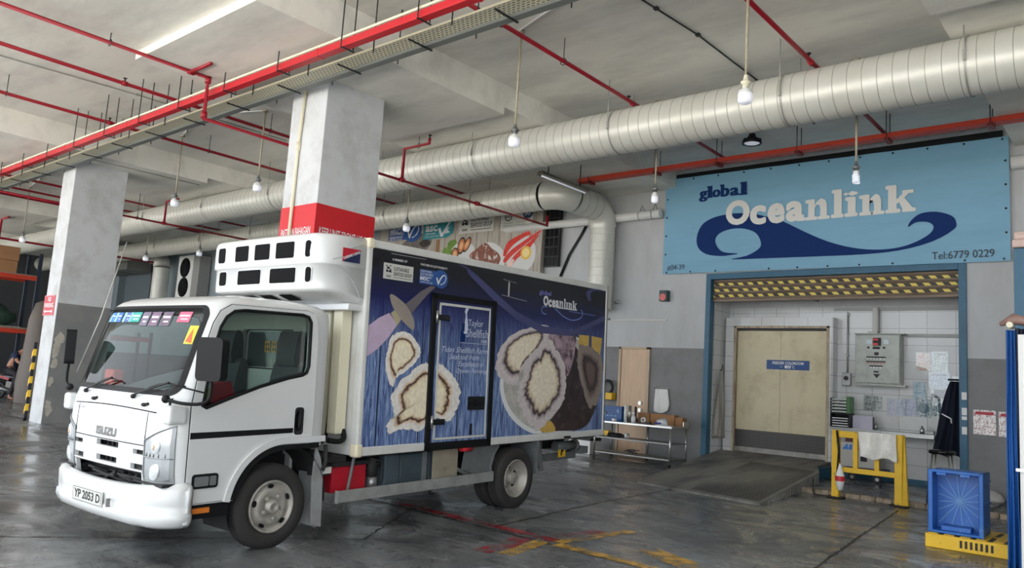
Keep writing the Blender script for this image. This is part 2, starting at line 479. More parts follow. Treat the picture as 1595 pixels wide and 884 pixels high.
# ------------------------------------------------------------------ ceiling, beams, pillars
b = MB(M_CEIL); b.box(-60, 12, -2.0, 26, CEIL, CEIL+0.3)
struct(b.build('ceiling'))
b = MB(M_CEIL)
for cx in (-40.7, -30.6, -20.55, -10.46, -0.4):
    for y0, y1, z0 in ((-2.0, 4.83, 6.43), (4.83, 9.62, 6.30), (9.62, 15.75, 6.43)): b.box(cx-1.71, cx+1.71, y0, y1, z0, CEIL+0.02)
struct(b.build('trim_2'), 'broad ceiling beams, thickened over the pillars')

def pillar(x0, x1, y0, y1, dado, name, label):
    t = thing(name, label, 'pillar', ((x0+x1)/2, (y0+y1)/2, fz(y0)-0.02))
    t['kind'] = 'structure'
    ox, oy, oz = t.location
    b = MB(M_COL)
    z0 = -0.05; z1 = 6.32-oz
    b.box(x0-ox, x1-ox, y0-oy, y1-oy, z0, z1); b.build('shaft', t, bevel=0.012)
    g = MB(M_COLG)
    if dado:
        g.box(x1-ox-0.001, x1-ox+0.004, y0-oy+0.01, y1-oy-0.01, z0, dado-oz)
        g.build('grey_painted_dado', t)
    return t
p1 = pillar(-20.55, -19.8, 6.85, 8.05, 2.9, 'pillar', 'white square pillar with chipped base and a red parking sign')
p2 = pillar(-11.05, -10.1, 6.95, 8.10, 2.9, 'pillar', 'white square pillar with a red warning band behind the truck cab')
# chipped plaster at the foot of the first pillar
b = MB(mat('bare_plaster', (190, 184, 172), 0.9, var=0.15, vscale=9))
rnd = random.Random(4)
ox, oy, oz = p1.location
for i in range(16):
    z = rnd.uniform(0.02, 1.9)**1.0; w = rnd.uniform(0.03, 0.12)
    yy = 6.875 - oy + w*1.1
    pl = [(w*math.cos(a)*rnd.uniform(.6,1.1), w*1.6*math.sin(a)*rnd.uniform(.6,1.1)) for a in [k*PI/4 for k in range(8)]]
    b.prism(pl, frame((-19.80-ox+0.006, yy, z+w), (0,1,0), (0,0,1)), 0, 0.0005*i+0.002)
b.build('chipped_plaster', p1)
# red band and lettering on the second pillar
ox, oy, oz = p2.location
b = MB(mat('red_band', (206, 32, 42), 0.5, var=0.05, vscale=3))
b.box(-11.056-ox, -10.094-ox, 6.944-oy, 8.106-oy, 3.55-oz, 4.29-oz)
b.build('red_band', p2)
b = MB(M_PAPER)
b.text('PASTIKAN BAHAGIAN', frame((-11.05-ox, 6.94-oy, 3.80-oz), (1,0,0), (0,0,1)), 0.07, 0.86, 0, 0.13, 0.003, 0.01)
b.text('DEPAN UNIT', frame((-11.05-ox, 6.94-oy, 3.58-oz), (1,0,0), (0,0,1)), 0.2, 0.76, 0, 0.13, 0.003, 0.01)
b.text('KEEP UNIT FRONT HOOD', frame((-10.09-ox, 6.95-oy, 3.80-oz), (0,1,0), (0,0,1)), 0.08, 1.07, 0, 0.13, 0.003, 0.01)
b.text('CLOSED', frame((-10.09-ox, 6.95-oy, 3.58-oz), (0,1,0), (0,0,1)), 0.3, 0.85, 0, 0.13, 0.003, 0.01)
b.build('warning_lettering', p2, label='white warning lettering on the red band')
# conduit up the second pillar
b = MB(M_CREAM); ox, oy, oz = p2.location
b.tube([(-10.72-ox, 6.92-oy, 3.4-oz), (-10.72-ox, 6.92-oy, 5.3-oz), (-10.66-ox, 6.92-oy, 6.25-oz)], 0.028, 10)
b.tube([(-10.72-ox, 6.92-oy, 5.2-oz), (-10.715-ox, 6.92-oy, 5.35-oz)], 0.04, 10)
b.build('conduit', p2, label='cream conduit')
# parking sign
t = thing('parking_sign', 'red NO PARKING sign with a double arrow on the left pillar', 'sign', (-20.27, 6.85, 2.60))
b = MB(mat('sign_red', (200, 28, 52), 0.4)); b.box(-0.33, 0.33, -0.012, 0, 0, 0.48); b.build('plate', t, bevel=0.002)
b = MB(M_PAPER)
F = frame((-0.33, -0.012, 0), (1,0,0), (0,0,1))
b.text('NO', F, 0.24, 0.43, 0.33, 0.44, 0.002, 0.03); b.text('PARKING', F, 0.06, 0.60, 0.19, 0.30, 0.002, 0.03)
b.flat([(0.06,0.1),(0.15,0.15),(0.15,0.115),(0.51,0.115),(0.51,0.15),(0.60,0.1),(0.51,0.05),(0.51,0.085),(0.15,0.085),(0.15,0.05)], F, 0.002)
for r in ((0.01,0.02,0.65,0.46),):
    for q in ([(0.012,0.012),(0.648,0.012),(0.648,0.018),(0.012,0.018)], [(0.012,0.462),(0.648,0.462),(0.648,0.468),(0.012,0.468)],
              [(0.012,0.012),(0.018,0.012),(0.018,0.468),(0.012,0.468)], [(0.642,0.012),(0.648,0.012),(0.648,0.468),(0.642,0.468)]):
        b.flat(q, F, 0.002)
b.build('lettering', t)

# ------------------------------------------------------------------ walls
OX0, OX1 = -7.93, -2.88       # outer edges of the blue frame
def wall_piece(b, x0, x1, z0, z1, y0=W, y1=W+0.25): b.box(x0, x1, y0, y1, z0, z1)
b = MB(M_WALL)
wall_piece(b, -13.6, OX0, 2.75, CEIL); wall_piece(b, OX0, OX1, 4.36, CEIL); wall_piece(b, OX1, -0.2, 2.68, CEIL)
b.m(M_WALLG)
wall_piece(b, -13.6, OX0, 0.1, 2.75); wall_piece(b, OX1, -0.2, 0.1, 2.68)
struct(b.build('wall_back'), 'white and grey painted front wall around the loading door')
b = MB(M_WALL); b.box(-0.2, 9.0, W, W+0.25, 0, CEIL); b.box(9.0, 9.3, -2, W+0.25, -0.1, CEIL)
struct(b.build('wall_right'), 'painted wall closing the right side of the hall')
# recess lining
b = MB(M_TILE)
b.box(-8.1, -7.83, W+0.25, 17.0, 0.1, 4.4)                # left return
b.box(-8.1, -2.6, 16.75, 17.0, 0.1, 3.75)                 # back
b.box(-2.95, -2.7, W+0.25, 17.0, 0.1, 4.4)                # right return
b.m(M_WALL); b.box(-8.1, -2.6, 16.76, 17.0, 3.75, 4.6)
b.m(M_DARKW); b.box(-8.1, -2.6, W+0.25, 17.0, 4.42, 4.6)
struct(b.build('wall_recess'), 'white tiled recess behind the rolled-up shutter')
# raised tiled block around the freezer door
b = MB(M_TILE)
b.box(-7.78, -7.58, 16.45, 16.75, 0.3, 3.50); b.box(-5.50, -5.43, 16.45, 16.75, 0.2, 3.50); b.box(-7.58, -5.50, 16.45, 16.75, 3.32, 3.50)
struct(b.build('trim_4'), 'white tiled surround of the freezer door')
b = MB(mat('stained_door_frame', (186, 172, 150), 0.6, var=0.1, vscale=3, dirt=(110, 78, 50), dirt_amt=0.8, dscale=5, stretch=(4,4,0.5)))
b.box(-7.58, -7.53, 16.44, 16.62, 0.55, 3.32); b.box(-5.56, -5.50, 16.44, 16.62, 0.55, 3.32); b.box(-7.58, -5.50, 16.44, 16.62, 3.27, 3.32)
struct(b.build('trim_5', bevel=0.006), 'stained inner frame of the freezer door')
# shop floor inside the recess and its kerb
b = MB(M_FLOOR); b.box(-5.30, -2.3, 13.55, 16.8, 0.12, 0.30)
struct(b.build('floor_recess'), 'raised slab in front of the tiled recess')
b = MB(M_CONC)
rnd = random.Random(8)
for i in range(13):
    x = -4.95+i*0.24; b.box(x, x+0.232, 13.44+rnd.uniform(-.008,.008), 13.57, 0.15, 0.315+rnd.uniform(-.008,.004))
struct(b.build('trim_6', bevel=0.012), 'worn stone kerb along the raised slab')
b = MB(M_BLUEF); b.box(-5.40, -2.95, 16.73, 16.752, 0.30, 0.40); b.box(-5.52, -5.32, 14.9, 16.7, 0.28, 0.5)
struct(b.build('baseboard_back'))

# ---- blue shutter frame
b = MB(M_BLUEF)
b.box(OX0, OX0+0.115, W-0.04, W+0.16, 0.30, 4.40); b.box(OX1-0.13, OX1, W-0.04, W+0.16, 0.22, 4.40); b.box(OX0+0.115, OX1-0.13, W-0.04, W+0.16, 4.27, 4.40)
struct(b.build('door_1', bevel=0.008), 'blue steel frame of the roller shutter opening')
# ---- roller shutter
t = thing('roller_shutter', 'rolled-up brown steel shutter with black and yellow hazard bands', 'roller shutter', (-5.40, W+0.1, 3.84))
t['kind'] = 'structure'
b = MB(mat('shutter_slats', (128, 112, 96), 0.5, metal=0.3, var=0.15, vscale=2, dirt=(80, 62, 48), dirt_amt=0.7, dscale=3, stretch=(0.3,1,4)))
x0, x1 = -2.40, 2.38
prof = []
z = 0.0
pts = []
while z < 0.50:
    pts += [(0.0, z), (-0.014, z+0.012), (-0.018, z+0.036), (-0.006, z+0.055), (0.004, z+0.060)]; z += 0.064
vs = [(x, y, zz) for (y, zz) in pts for x in (x0, x1)]
fs = [(2*i, 2*i+1, 2*i+3, 2*i+2) for i in range(len(pts)-1)]
b.add(vs, fs, True)
b.box(x0, x1, -0.03, 0.02, -0.05, 0.0)
b.build('slat_curtain', t)
h = MB(M_HAZ)
for z in (0.045, 0.17, 0.30):
    h.box(x0, x1, -0.022, -0.019, z, z+0.055)
h.build('hazard_tape', t, label='black and yellow hazard tape rows')
b = MB(mat('shutter_box', (60, 56, 54), 0.7)); b.tube([(x0, 0.25, 0.40), (x1, 0.25, 0.40)], 0.17, 20); b.build('roll', t)

# ---- freezer door
t = thing('freezer_door', 'beige sliding freezer door with blue FREEZER COLDROOM plate', 'door', (-6.55, 16.55, 0.56))
t['kind'] = 'structure'
M_DOOR = mat('freezer_door_skin', (206, 196, 164), 0.42, var=0.06, vscale=0.9, dirt=(150, 132, 98), dirt_amt=0.6, dscale=1.3, dcut=(0.5, 0.7))
b = MB(M_DOOR); b.box(-0.98, -0.0, -0.02, 0.06, 0.05, 2.66); b.box(0.004, 0.985, -0.02, 0.06, 0.05, 2.66)
b.build('door_panel', t, bevel=0.004)
b = MB(M_DKMETAL); b.box(-0.98, 0.985, -0.05, 0.0, 2.67, 2.72); b.box(-0.99, -0.975, -0.03, 0.03, 0.05, 2.66); b.build('top_track', t)
def checker_material():
    m = bpy.data.materials.new('chequer_plate'); m.use_nodes = True
    N = m.node_tree.nodes; L = m.node_tree.links; bb = N['Principled BSDF']
    tc = N.new('ShaderNodeTexCoord'); mp = N.new('ShaderNodeMapping'); mp.inputs['Rotation'].default_value = (0, math.radians(45), 0)
    L.new(tc.outputs['Object'], mp.inputs[0])
    c = N.new('ShaderNodeTexChecker'); c.inputs['Scale'].default_value = 30; L.new(mp.outputs[0], c.inputs['Vector'])
    c.inputs['Color1'].default_value = (0.045, 0.045, 0.045, 1); c.inputs['Color2'].default_value = (0.09, 0.085, 0.08, 1)
    L.new(c.outputs[0], bb.inputs['Base Color']); bb.inputs['Metallic'].default_value = 0.6; bb.inputs['Roughness'].default_value = 0.38
    return m
b = MB(checker_material()); b.box(-0.98, 0.985, -0.028, -0.018, 0.13, 0.50); b.build('kick_plate', t, label='dark chequer kick plate')
b = MB(mat('worn_aluminium', (150, 148, 144), 0.5, metal=0.6, var=0.2, vscale=9)); b.box(-0.98, 0.985, -0.035, 0.0, 0.03, 0.13); b.build('bottom_rail', t)
b = MB(mat('sign_blue', (22, 72, 134), 0.4)); b.box(-0.30, 0.62, -0.032, -0.02, 1.83, 2.03); nm = b.build('name_plate', t, bevel=0.003, label='blue plate lettered FREEZER COLDROOM')
b = MB(M_PAPER); F = frame((-0.30, -0.032, 1.83), (1,0,0), (0,0,1))
b.text('FREEZER COLDROOM', F, 0.13, 0.80, 0.11, 0.17, 0.002, 0.02)
b.flat([(0.40,0.03),(0.53,0.03),(0.53,0.09),(0.40,0.09)], F, 0.002); b.text('-', F, 0.31, 0.34, 0.055, 0.065, 0.002, 0.02); b.text('C', F, 0.57, 0.61, 0.03, 0.085, 0.002, 0.02); b.text('o', F, 0.545, 0.56, 0.07, 0.09, 0.002, 0.0)
b.m(mat('ink_blue', (20, 50, 110), 0.4)); b.text('-18', F, 0.42, 0.51, 0.04, 0.08, 0.003, 0.01)
b.build('lettering', nm)

# ---- ramp
b = MB(M_RAMP)
FLx, FLy, FRx, FRy = -6.99, 11.60, -4.70, 11.20
a0, a1 = (FLx, FLy, fz(FLy)+0.03), (FRx, FRy, fz(FRy)+0.03)
t0, t1 = (-7.80, 15.70, 0.50), (-5.03, 14.60, 0.50)
u0, u1 = (-7.82, 16.60, 0.60), (-5.45, 16.60, 0.58)
m1 = (-5.42, 15.6, 0.52)
g0, g1 = (t0[0], t0[1], 0.2), (t1[0], t1[1], 0.2)
vs = [a0, a1, t0, t1, u0, u1, m1, (a0[0],a0[1],fz(a0[1])-0.02), (a1[0],a1[1],fz(a1[1])-0.02), g0, g1, (u0[0],u0[1],0.2), (m1[0],m1[1],0.2), (u1[0],u1[1],0.2)]
b.add(vs, [(0,1,3,2), (2,3,6), (2,6,5,4), (0,2,9,7), (1,8,10,3), (3,10,12,6), (6,12,13,5), (0,7,8,1), (2,4,11,9)])
r = b.build('ramp'); tag(r, 'broad dark loading ramp rising to the freezer door', 'ramp')
rb = MB(M_RAMP)
for i in range(26):
    k = 0.12+i*0.034
    x = a1[0]+(t1[0]-a1[0])*k; y = a1[1]+(t1[1]-a1[1])*k; zt = a1[2]+(t1[2]-a1[2])*k
    rb.box(x-0.008+0.006, x+0.018, y-0.018, y+0.018, fz(y)-0.01, zt-0.02)
rb.build('ribbed_side', r)
gr = MB(mat('ramp_groove', (58, 57, 55), 0.6))
for i in range(34):
    k = 0.05+i*0.028
    A = Vector(a0).lerp(Vector(t0), k); B = Vector(a1).lerp(Vector(t1), k)
    gr.bar(A.lerp(B, 0.45)+Vector((0,0,0.004)), A.lerp(B, 0.97)+Vector((0,0,0.004)), 0.035, 0.006)
gr.build('grip_groove', r)

# ------------------------------------------------------------------ big sign
t = thing('shop_sign', 'large pale blue banner sign lettered global Oceanlink with a navy wave', 'sign', (-5.6, 15.66, 5.5))
M_SIGN = mat('sign_pale_blue', (126, 176, 204), 0.55, var=0.03, vscale=1.0, dirt=(96, 140, 168), dirt_amt=0.35, dscale=0.8, stretch=(0.3,1,2))
ox, oy, oz = t.location
SX0, SX1, SZ0, SZ1 = -9.0, -2.19, 4.40, 6.63
b = MB(M_SIGN)
nx, nz = 48, 16
vs = []; fs = []
rnd = random.Random(3)
for j in range(nz+1):
    for i in range(nx+1):
        u = i/nx; v = j/nz
        edge = max(0, 1-min(v, 1-v)*6)
        d = 0.006*math.sin(u*37+v*5)*edge + 0.004*math.sin(u*61-v*11)*edge
        z0 = 4.43 + (4.375-4.43)*u; z1 = 6.645 + (6.61-6.645)*u
        vs.append((SX0+(SX1-SX0)*u-ox, d, z0+(z1-z0)*v-oz))
for j in range(nz):
    for i in range(nx):
        k = j*(nx+1)+i; fs.append((k, k+1, k+nx+2, k+nx+1))
b.add(vs, fs, True)
b.build('canvas', t)
b = MB(M_DKMETAL); b.box(SX0-ox+0.02, SX1-ox-0.01, 0.012, 0.07, 4.46-oz, 6.58-oz); b.build('backing_frame', t)
b = MB(M_BLK); b.box(SX0-ox+0.15, SX1-ox-0.1, 0.02, 0.085, 6.56-oz, 6.74-oz); b.build('shadow_strip', t)  # black box standing in for the dark shade above the sign
F = frame((-ox, -0.012, -oz), (1,0,0), (0,0,1))
M_NAVY = mat('navy_print', (16, 48, 104), 0.6, spec=0.15); M_LGREY = mat('pale_grey_print', (222, 222, 218), 0.5)
WAVE = [(-7.51,5.68),(-7.81,5.63),(-8.05,5.49),(-8.16,5.23),(-8.12,4.99),(-7.92,4.83),(-7.61,4.77),(-7.4,4.77),(-7.17,4.80),(-7.42,4.83),(-7.60,4.90),(-7.72,5.10),(-7.63,5.27),(-7.36,5.35),(-7.04,5.33),(-6.78,5.21),(-6.67,5.0),(-6.72,4.87),(-6.98,4.74),(-7.32,4.68),(-6.47,4.66),(-5.5,4.64),(-4.63,4.63),(-3.96,4.67),(-3.41,4.80),(-3.07,4.99),(-3.02,5.11),(-3.09,5.25),(-3.34,5.35),(-3.61,5.34),(-3.77,5.22),(-3.82,5.10),(-3.69,5.18),(-3.49,5.17),(-3.39,5.08),(-3.45,4.95),(-3.69,4.81),(-4.01,4.72),(-4.42,4.71),(-4.84,4.78),(-5.29,4.93),(-5.75,5.16),(-6.19,5.41),(-6.49,5.53),(-6.9,5.65),(-7.27,5.69)]
b = MB(M_NAVY); b.prism(smooth_poly(WAVE, 3), F, 0, 0.004); b.build('wave_emblem', t, label='navy curling wave')
b = MB(M_NAVY); x0, x1 = -8.13, -6.99
for ch, a0_, a1_, z0_, z1_ in (('g',-8.13,-7.94,6.03,6.27),('l',-7.92,-7.83,6.10,6.37),('o',-7.81,-7.63,6.10,6.27),('b',-7.61,-7.42,6.09,6.37),('a',-7.39,-7.20,6.09,6.27),('l',-7.14,-7.03,6.08,6.37)):
    for kx in (0, 0.012, 0.024, -0.010): b.text(ch, F, a0_+kx, a1_-0.014+kx, z0_, z1_, 0.004+0.02*kx, 0.012)
    if ch in 'lb': b.flat([(a0_-0.03, z1_-0.035),(a0_+0.05, z1_-0.035),(a0_+0.05, z1_),(a0_-0.03, z1_)], F, 0.0045)
    if ch in 'la': b.flat([(a1_-0.06 if ch=='a' else a0_-0.03, z0_),(a1_+0.03, z0_),(a1_+0.03, z0_+0.035),(a1_-0.06 if ch=='a' else a0_-0.03, z0_+0.035)], F, 0.0045)
b.build('word_global', t, label='navy word global')
b = MB(M_LGREY)
def serif_word(b, F, letters, d, bold=0.05, s=1.0):
    for ch, a0_, a1_, z0_, z1_ in letters:
        w = a1_-a0_
        if ch == 'l' or ch == 'i':
            c = (a0_+a1_)/2+0.01*s; sw = 0.075*s
            top = z1_ if ch == 'l' else z1_-0.02*s
            b.flat(rpoly(c-sw, c+sw, z0_, top, 0.02*s, 2), F, d); b.flat(rpoly(a0_, a1_, z0_, z0_+0.075*s, 0.03*s, 3), F, d+0.0005)
            b.flat(rpoly(a0_+0.01*s, c+sw, top-0.075*s, top, 0.03*s, 3), F, d+0.0005)
        elif ch == 'n':
            sw = 0.13*s; c1 = a0_+0.06*s; c2 = a1_-0.19*s
            b.flat(rpoly(c1, c1+sw, z0_, z1_, 0.02*s, 2), F, d); b.flat(rpoly(c2, c2+sw, z0_, z1_-0.12*s, 0.02*s, 2), F, d)
            b.flat(rpoly(a0_, a0_+0.25*s, z0_, z0_+0.07*s, 0.03*s, 3), F, d+0.0005); b.flat(rpoly(c2-0.05*s, a1_, z0_, z0_+0.07*s, 0.03*s, 3), F, d+0.0005)
            b.flat(rpoly(a0_, c1+sw, z1_-0.08*s, z1_-0.005*s, 0.03*s, 3), F, d+0.0005)
            arc = [(c1+sw-0.02*s, z1_-0.16*s),(c1+sw+0.04*s, z1_-0.06*s),(c1+sw+0.12*s, z1_),(c2+0.03*s, z1_),(c2+0.10*s, z1_-0.04*s),(c2+sw, z1_-0.13*s),(c2+sw, z1_-0.2*s),(c2, z1_-0.2*s),(c2-0.02*s, z1_-0.13*s),(c2-0.08*s, z1_-0.12*s),(c1+sw, z1_-0.2*s)]
            b.flat(arc, F, d+0.001)
        elif ch == 'k':
            sw = 0.15*s; c1 = a0_+0.05*s; h = z1_-z0_
            b.flat(rpoly(c1, c1+sw, z0_, z1_, 0.02*s, 2), F, d); b.flat(rpoly(a0_, a0_+0.27*s, z0_, z0_+0.075*s, 0.03*s, 3), F, d+0.0005)
            b.flat(rpoly(a0_, c1+sw, z1_-0.08*s, z1_, 0.03*s, 3), F, d+0.0005)
            b.flat([(c1+sw-0.01*s, z0_+h*0.30),(c1+sw-0.01*s, z0_+h*0.46),(a1_-0.20*s, z0_+h*0.72),(a1_-0.09*s, z0_+h*0.72),(c1+sw+0.10*s, z0_+h*0.44)], F, d+0.001)
            b.flat([(c1+sw+0.03*s, z0_+h*0.42),(c1+sw+0.14*s, z0_+h*0.50),(a1_-0.03*s, z0_+0.04*s),(a1_-0.16*s, z0_),(a1_-0.2*s, z0_)], F, d+0.0012)
            b.flat(rpoly(a1_-0.24*s, a1_-0.03*s, z0_+h*0.66, z0_+h*0.78, 0.03*s, 3), F, d+0.0015); b.flat(rpoly(a1_-0.24*s, a1_, z0_, z0_+0.075*s, 0.03*s, 3), F, d+0.0015)
        else:
            for kx, ky in ((0,0),(-1,0),(1,0),(0,-1),(0,1),(-.7,.7),(.7,.7),(-.7,-.7),(.7,-.7)):
                q = bold*0.5*s; b.text(ch, F, a0_+q+kx*q, a1_-q+kx*q, z0_+q*0.8+ky*q*0.8, z1_-q*0.8+ky*q*0.8, d+0.00025*(kx+2*ky+3), 0.012)
            if ch == 'a': b.flat(rpoly(a1_-0.10*s, a1_+0.03*s, z0_, z0_+0.07*s, 0.03*s, 3), F, d+0.0005)
OL = [('O',-7.483,-6.933,5.426,5.979),('c',-6.93,-6.57,5.395,5.814),('e',-6.54,-6.17,5.388,5.822),('a',-6.15,-5.77,5.393,5.828),('n',-5.748,-5.255,5.392,5.824),('l',-5.236,-4.987,5.395,5.970),('i',-4.973,-4.723,5.395,5.813),('n',-4.698,-4.234,5.393,5.805),('k',-4.220,-3.685,5.394,5.936)]
serif_word(b, F, OL, 0.007, 0.062)
fish = [(-5.0,5.86),(-4.96,5.89),(-4.90,5.87),(-4.85,5.91),(-4.76,5.89),(-4.71,5.86),(-4.76,5.83),(-4.84,5.81),(-4.90,5.85),(-4.97,5.83)]
b.flat(fish, F, 0.006)
b.build('word_oceanlink', t, label='pale grey word Oceanlink with a small fish over the i')
b = MB(mat('dark_print', (36, 48, 62), 0.5)); b.text('#04-39', F, -8.88, -8.44, 4.50, 4.63, 0.003, 0.0); b.build('unit_number', t); b = MB(mat('dark_print', (36, 48, 62), 0.5)); b.text('Tel:6779 0229', F, -3.42, -2.43, 4.46, 4.60, 0.003, 0.006); b.build('telephone_number', t)
b = MB(M_BLK)
for i in range(12):
    x = SX0+0.1+(SX1-SX0-0.2)*i/11
    for z in (6.60-0.003*i, 4.46-0.004*i): b.cyl((x-ox, -0.006, z-oz), (x-ox, 0.02, z-oz), 0.02, 8)
for i in range(1, 5):
    z = 4.45+2.15*i/5
    for x in (SX0+0.06, SX1-0.06): b.cyl((x-ox, -0.006, z-oz), (x-ox, 0.02, z-oz), 0.02, 8)
b.build('fixing_bolt', t)

# ------------------------------------------------------------------ ceiling services
def local(o, p): return (p[0]-o[0], p[1]-o[1], p[2]-o[2])
# red trunk running along the hall front
t = thing('red_cable_trunk', 'bright red square trunk with a thin cream pipe running along the front of the ceiling', 'cable trunk', (-15, 6.00, 6.08))
b = MB(M_REDTRAY); b.box(-30, 21, -0.06, 0.06, -0.05, 0.05)
for i in range(17): b.box(-30+3*i, -29.96+3*i, -0.066, 0.066, -0.056, 0.056)
b.build('trunk', t, bevel=0.004)
b = MB(M_CREAM); b.tube([(-30, -0.05, 0.085), (21, -0.05, 0.085)], 0.018, 8); b.build('thin_pipe', t, label='thin cream pipe above the trunk')
# perforated tray
def perforated():
    m = bpy.data.materials.new('perforated_tray'); m.use_nodes = True
    N = m.node_tree.nodes; L = m.node_tree.links; bb = N['Principled BSDF']
    tc = N.new('ShaderNodeTexCoord'); t_ = N.new('ShaderNodeTexBrick'); t_.offset = 0.5
    L.new(tc.outputs['Object'], t_.inputs['Vector']); t_.inputs['Scale'].default_value = 1
    t_.inputs['Brick Width'].default_value = 0.075; t_.inputs['Row Height'].default_value = 0.045; t_.inputs['Mortar Size'].default_value = 0.014
    t_.inputs['Color1'].default_value = (0.06, 0.06, 0.05, 1); t_.inputs['Color2'].default_value = (0.12, 0.12, 0.10, 1); t_.inputs['Mortar'].default_value = (*lin((216, 212, 188)), 1)
    L.new(t_.outputs[0], bb.inputs['Base Color']); bb.inputs['Roughness'].default_value = 0.5
    return m
t = thing('cable_tray', 'cream perforated cable tray with a grey channel running over both pillars', 'cable tray', (-15, 6.45, 6.10))
b = MB(perforated()); b.box(-30, 21, -0.12, 0.13, -0.002, 0.004); b.build('perforated_base', t)
b = MB(M_CREAM); b.box(-30, 21, -0.135, -0.12, -0.006, 0.022); b.build('front_lip', t)
b = MB(mat('grey_channel', (112, 116, 114), 0.5)); b.box(-30, 21, 0.13, 0.24, -0.045, 0.05); b.build('grey_channel', t, label='dark grey channel beside the tray')
b = MB(M_DKMETAL)
for i in range(34): b.box(-30+1.5*i, -29.975+1.5*i, -0.15, 0.27, -0.062, -0.045)
b.build('cross_strut', t)
hg = MB(M_ROD)
for i in range(34):
    x = -44.5+1.5*i
    inpanel = any(abs(x-cx) < 1.71 for cx in (-40.7, -30.6, -20.55, -10.46, -0.4))
    zt = 6.30 if inpanel else CEIL
    for y in (5.90, 6.10, 6.30, 6.74):
        hg.tube([(x+(0.12 if y < 6.2 else 0.3), y, 6.03), (x+(0.12 if y < 6.2 else 0.3), y, zt)], 0.010, 5, caps=False)
    hg.box(x+0.11, x+0.13, 5.89, 6.12, 6.00, 6.015)
o = hg.build('hanger_rod'); tag(o, 'dark threaded hanger rods holding the red trunk and cable tray', 'hanger rods', kind='stuff')

PIPE = 0.032
def pipe(label, pts, r=PIPE, extra=(), couplings=(), m=None, sprinklers=(), hangers=(), name='sprinkler_pipe', cat='pipe', group=None):
    o = pts[0]; t = thing(name, label, cat, o, group=group)
    b = MB(m or M_RED); b.tube([local(o, p) for p in pts], r, 10)
    for e in extra: b.tube([local(o, p) for p in e], r*0.9, 10)
    for p, d in couplings:
        p = Vector(local(o, p)); d = Vector(d)*0.05; b.cyl(p-d, p+d, r*1.35, 10)
    b.build('pipe_run', t)
    if sprinklers:
        for p in sprinklers:
            s = MB(M_BLACK); q = local(o, p); s.cyl(q, (q[0], q[1], q[2]+0.07), 0.014, 8); s.cyl((q[0], q[1], q[2]+0.07), (q[0], q[1], q[2]+0.078), 0.035, 10)
            s.build('sprinkler_head', t)
    if hangers:
        h = MB(M_ROD)
        for x, y, z, zt in hangers:
            q = local(o, (x, y, z)); h.tube([q, (q[0], q[1], q[2]+zt-z)], 0.007, 6)
            h.tube([(q[0]+0.05*math.cos(a), q[1], q[2]-0.0+0.05*math.sin(a)) for a in [k*PI/6 for k in range(12)]], 0.007, 5, closed=True)
        h.build('hanger', t)
    return t
G = 'red sprinkler pipes under the ceiling'
pipe('red sprinkler pipe that drops by an elbow towards the white pillar behind the cab', [(-11.8,-1.5,6.28),(-11.8,5.84,6.28),(-11.8,5.84,5.60),(-11.70,14.7,5.60),(-11.70,14.7,5.85)], 0.036,
     extra=[[(-11.8,5.55,6.28),(-11.2,5.55,6.28),(-11.2,5.55,6.38)], [(-11.72,10.0,5.60),(-11.72,10.0,6.24),(-11.0,10.0,6.24),(-11.0,10.0,6.34)]],
     couplings=[((-11.8,5.55,6.28),(0,1,0)),((-11.8,5.84,6.24),(0,0,1)),((-11.8,5.84,5.66),(0,0,1)),((-11.72,10.0,5.60),(0,1,0)),((-11.71,12.2,5.60),(0,1,0))],
     sprinklers=[(-11.2,5.55,6.36),(-11.0,10.0,6.33)], hangers=[(-11.8,4.3,6.28,6.43),(-11.72,9.0,5.60,6.3),(-11.3,10.0,6.24,6.43)])
pipe('straight red sprinkler pipe, second from the top left corner', [(-13.87,-1.50,6.46),(-13.87,15.70,6.46)], couplings=[((-13.87,5.38,6.46),(0,1,0)),((-13.87,9.31,6.46),(0,1,0))], sprinklers=[(-13.87,5.38,6.48)], hangers=[(-13.87,8.28,6.46,CEIL),(-13.87,12.42,6.46,CEIL)])
pipe('straight red sprinkler pipe, third from the top left corner', [(-16.50,-1.50,6.46),(-16.50,15.70,6.46)], couplings=[((-16.50,6.21,6.46),(0,1,0))], sprinklers=[(-16.50,6.21,6.48)], hangers=[(-16.50,4.35,6.46,CEIL),(-16.50,8.38,6.46,CEIL)])
pipe('red sprinkler pipe with a branch that drops behind the left pillar', [(-22.0,-1.5,6.28),(-22.0,5.84,6.28),(-22.0,5.84,5.60),(-21.85,14.7,5.60)], 0.034,
     extra=[[(-21.9,10.05,5.60),(-21.9,10.05,6.24),(-21.2,10.05,6.24)]], couplings=[((-21.9,10.05,5.60),(0,1,0))], hangers=[(-21.92,9.3,5.60,6.3)])
pipe('red sprinkler pipe just left of the left pillar top', [(-24.21,-1.50,6.46),(-24.21,15.52,6.46)], hangers=[(-24.21,9.83,6.46,CEIL)])
pipe('thin red pipe, left of two at the left edge', [(-25.87,-1.50,6.46),(-25.87,15.52,6.46)])
pipe('thick red pipe, right of two at the left edge', [(-27.11,-1.50,6.46),(-27.11,15.52,6.46)], 0.045)
pipe('low red pipe with a riser at the far left', [(-31.0,4,5.58),(-31.0,14.0,5.58)], 0.04, extra=[[(-31.0,8.6,5.58),(-31.0,8.6,6.24),(-30.3,8.6,6.24)]])
pipe('red sprinkler pipe crossing behind the pendant lamp beside the white pillar', [(-6.75,5.95,6.46),(-6.83,14.25,6.46)], couplings=[((-6.81,10.66,6.46),(0,1,0)),((-6.78,7.24,6.46),(0,1,0))], sprinklers=[(-6.83,10.55,6.48)], hangers=[(-6.79,8.69,6.46,CEIL)])
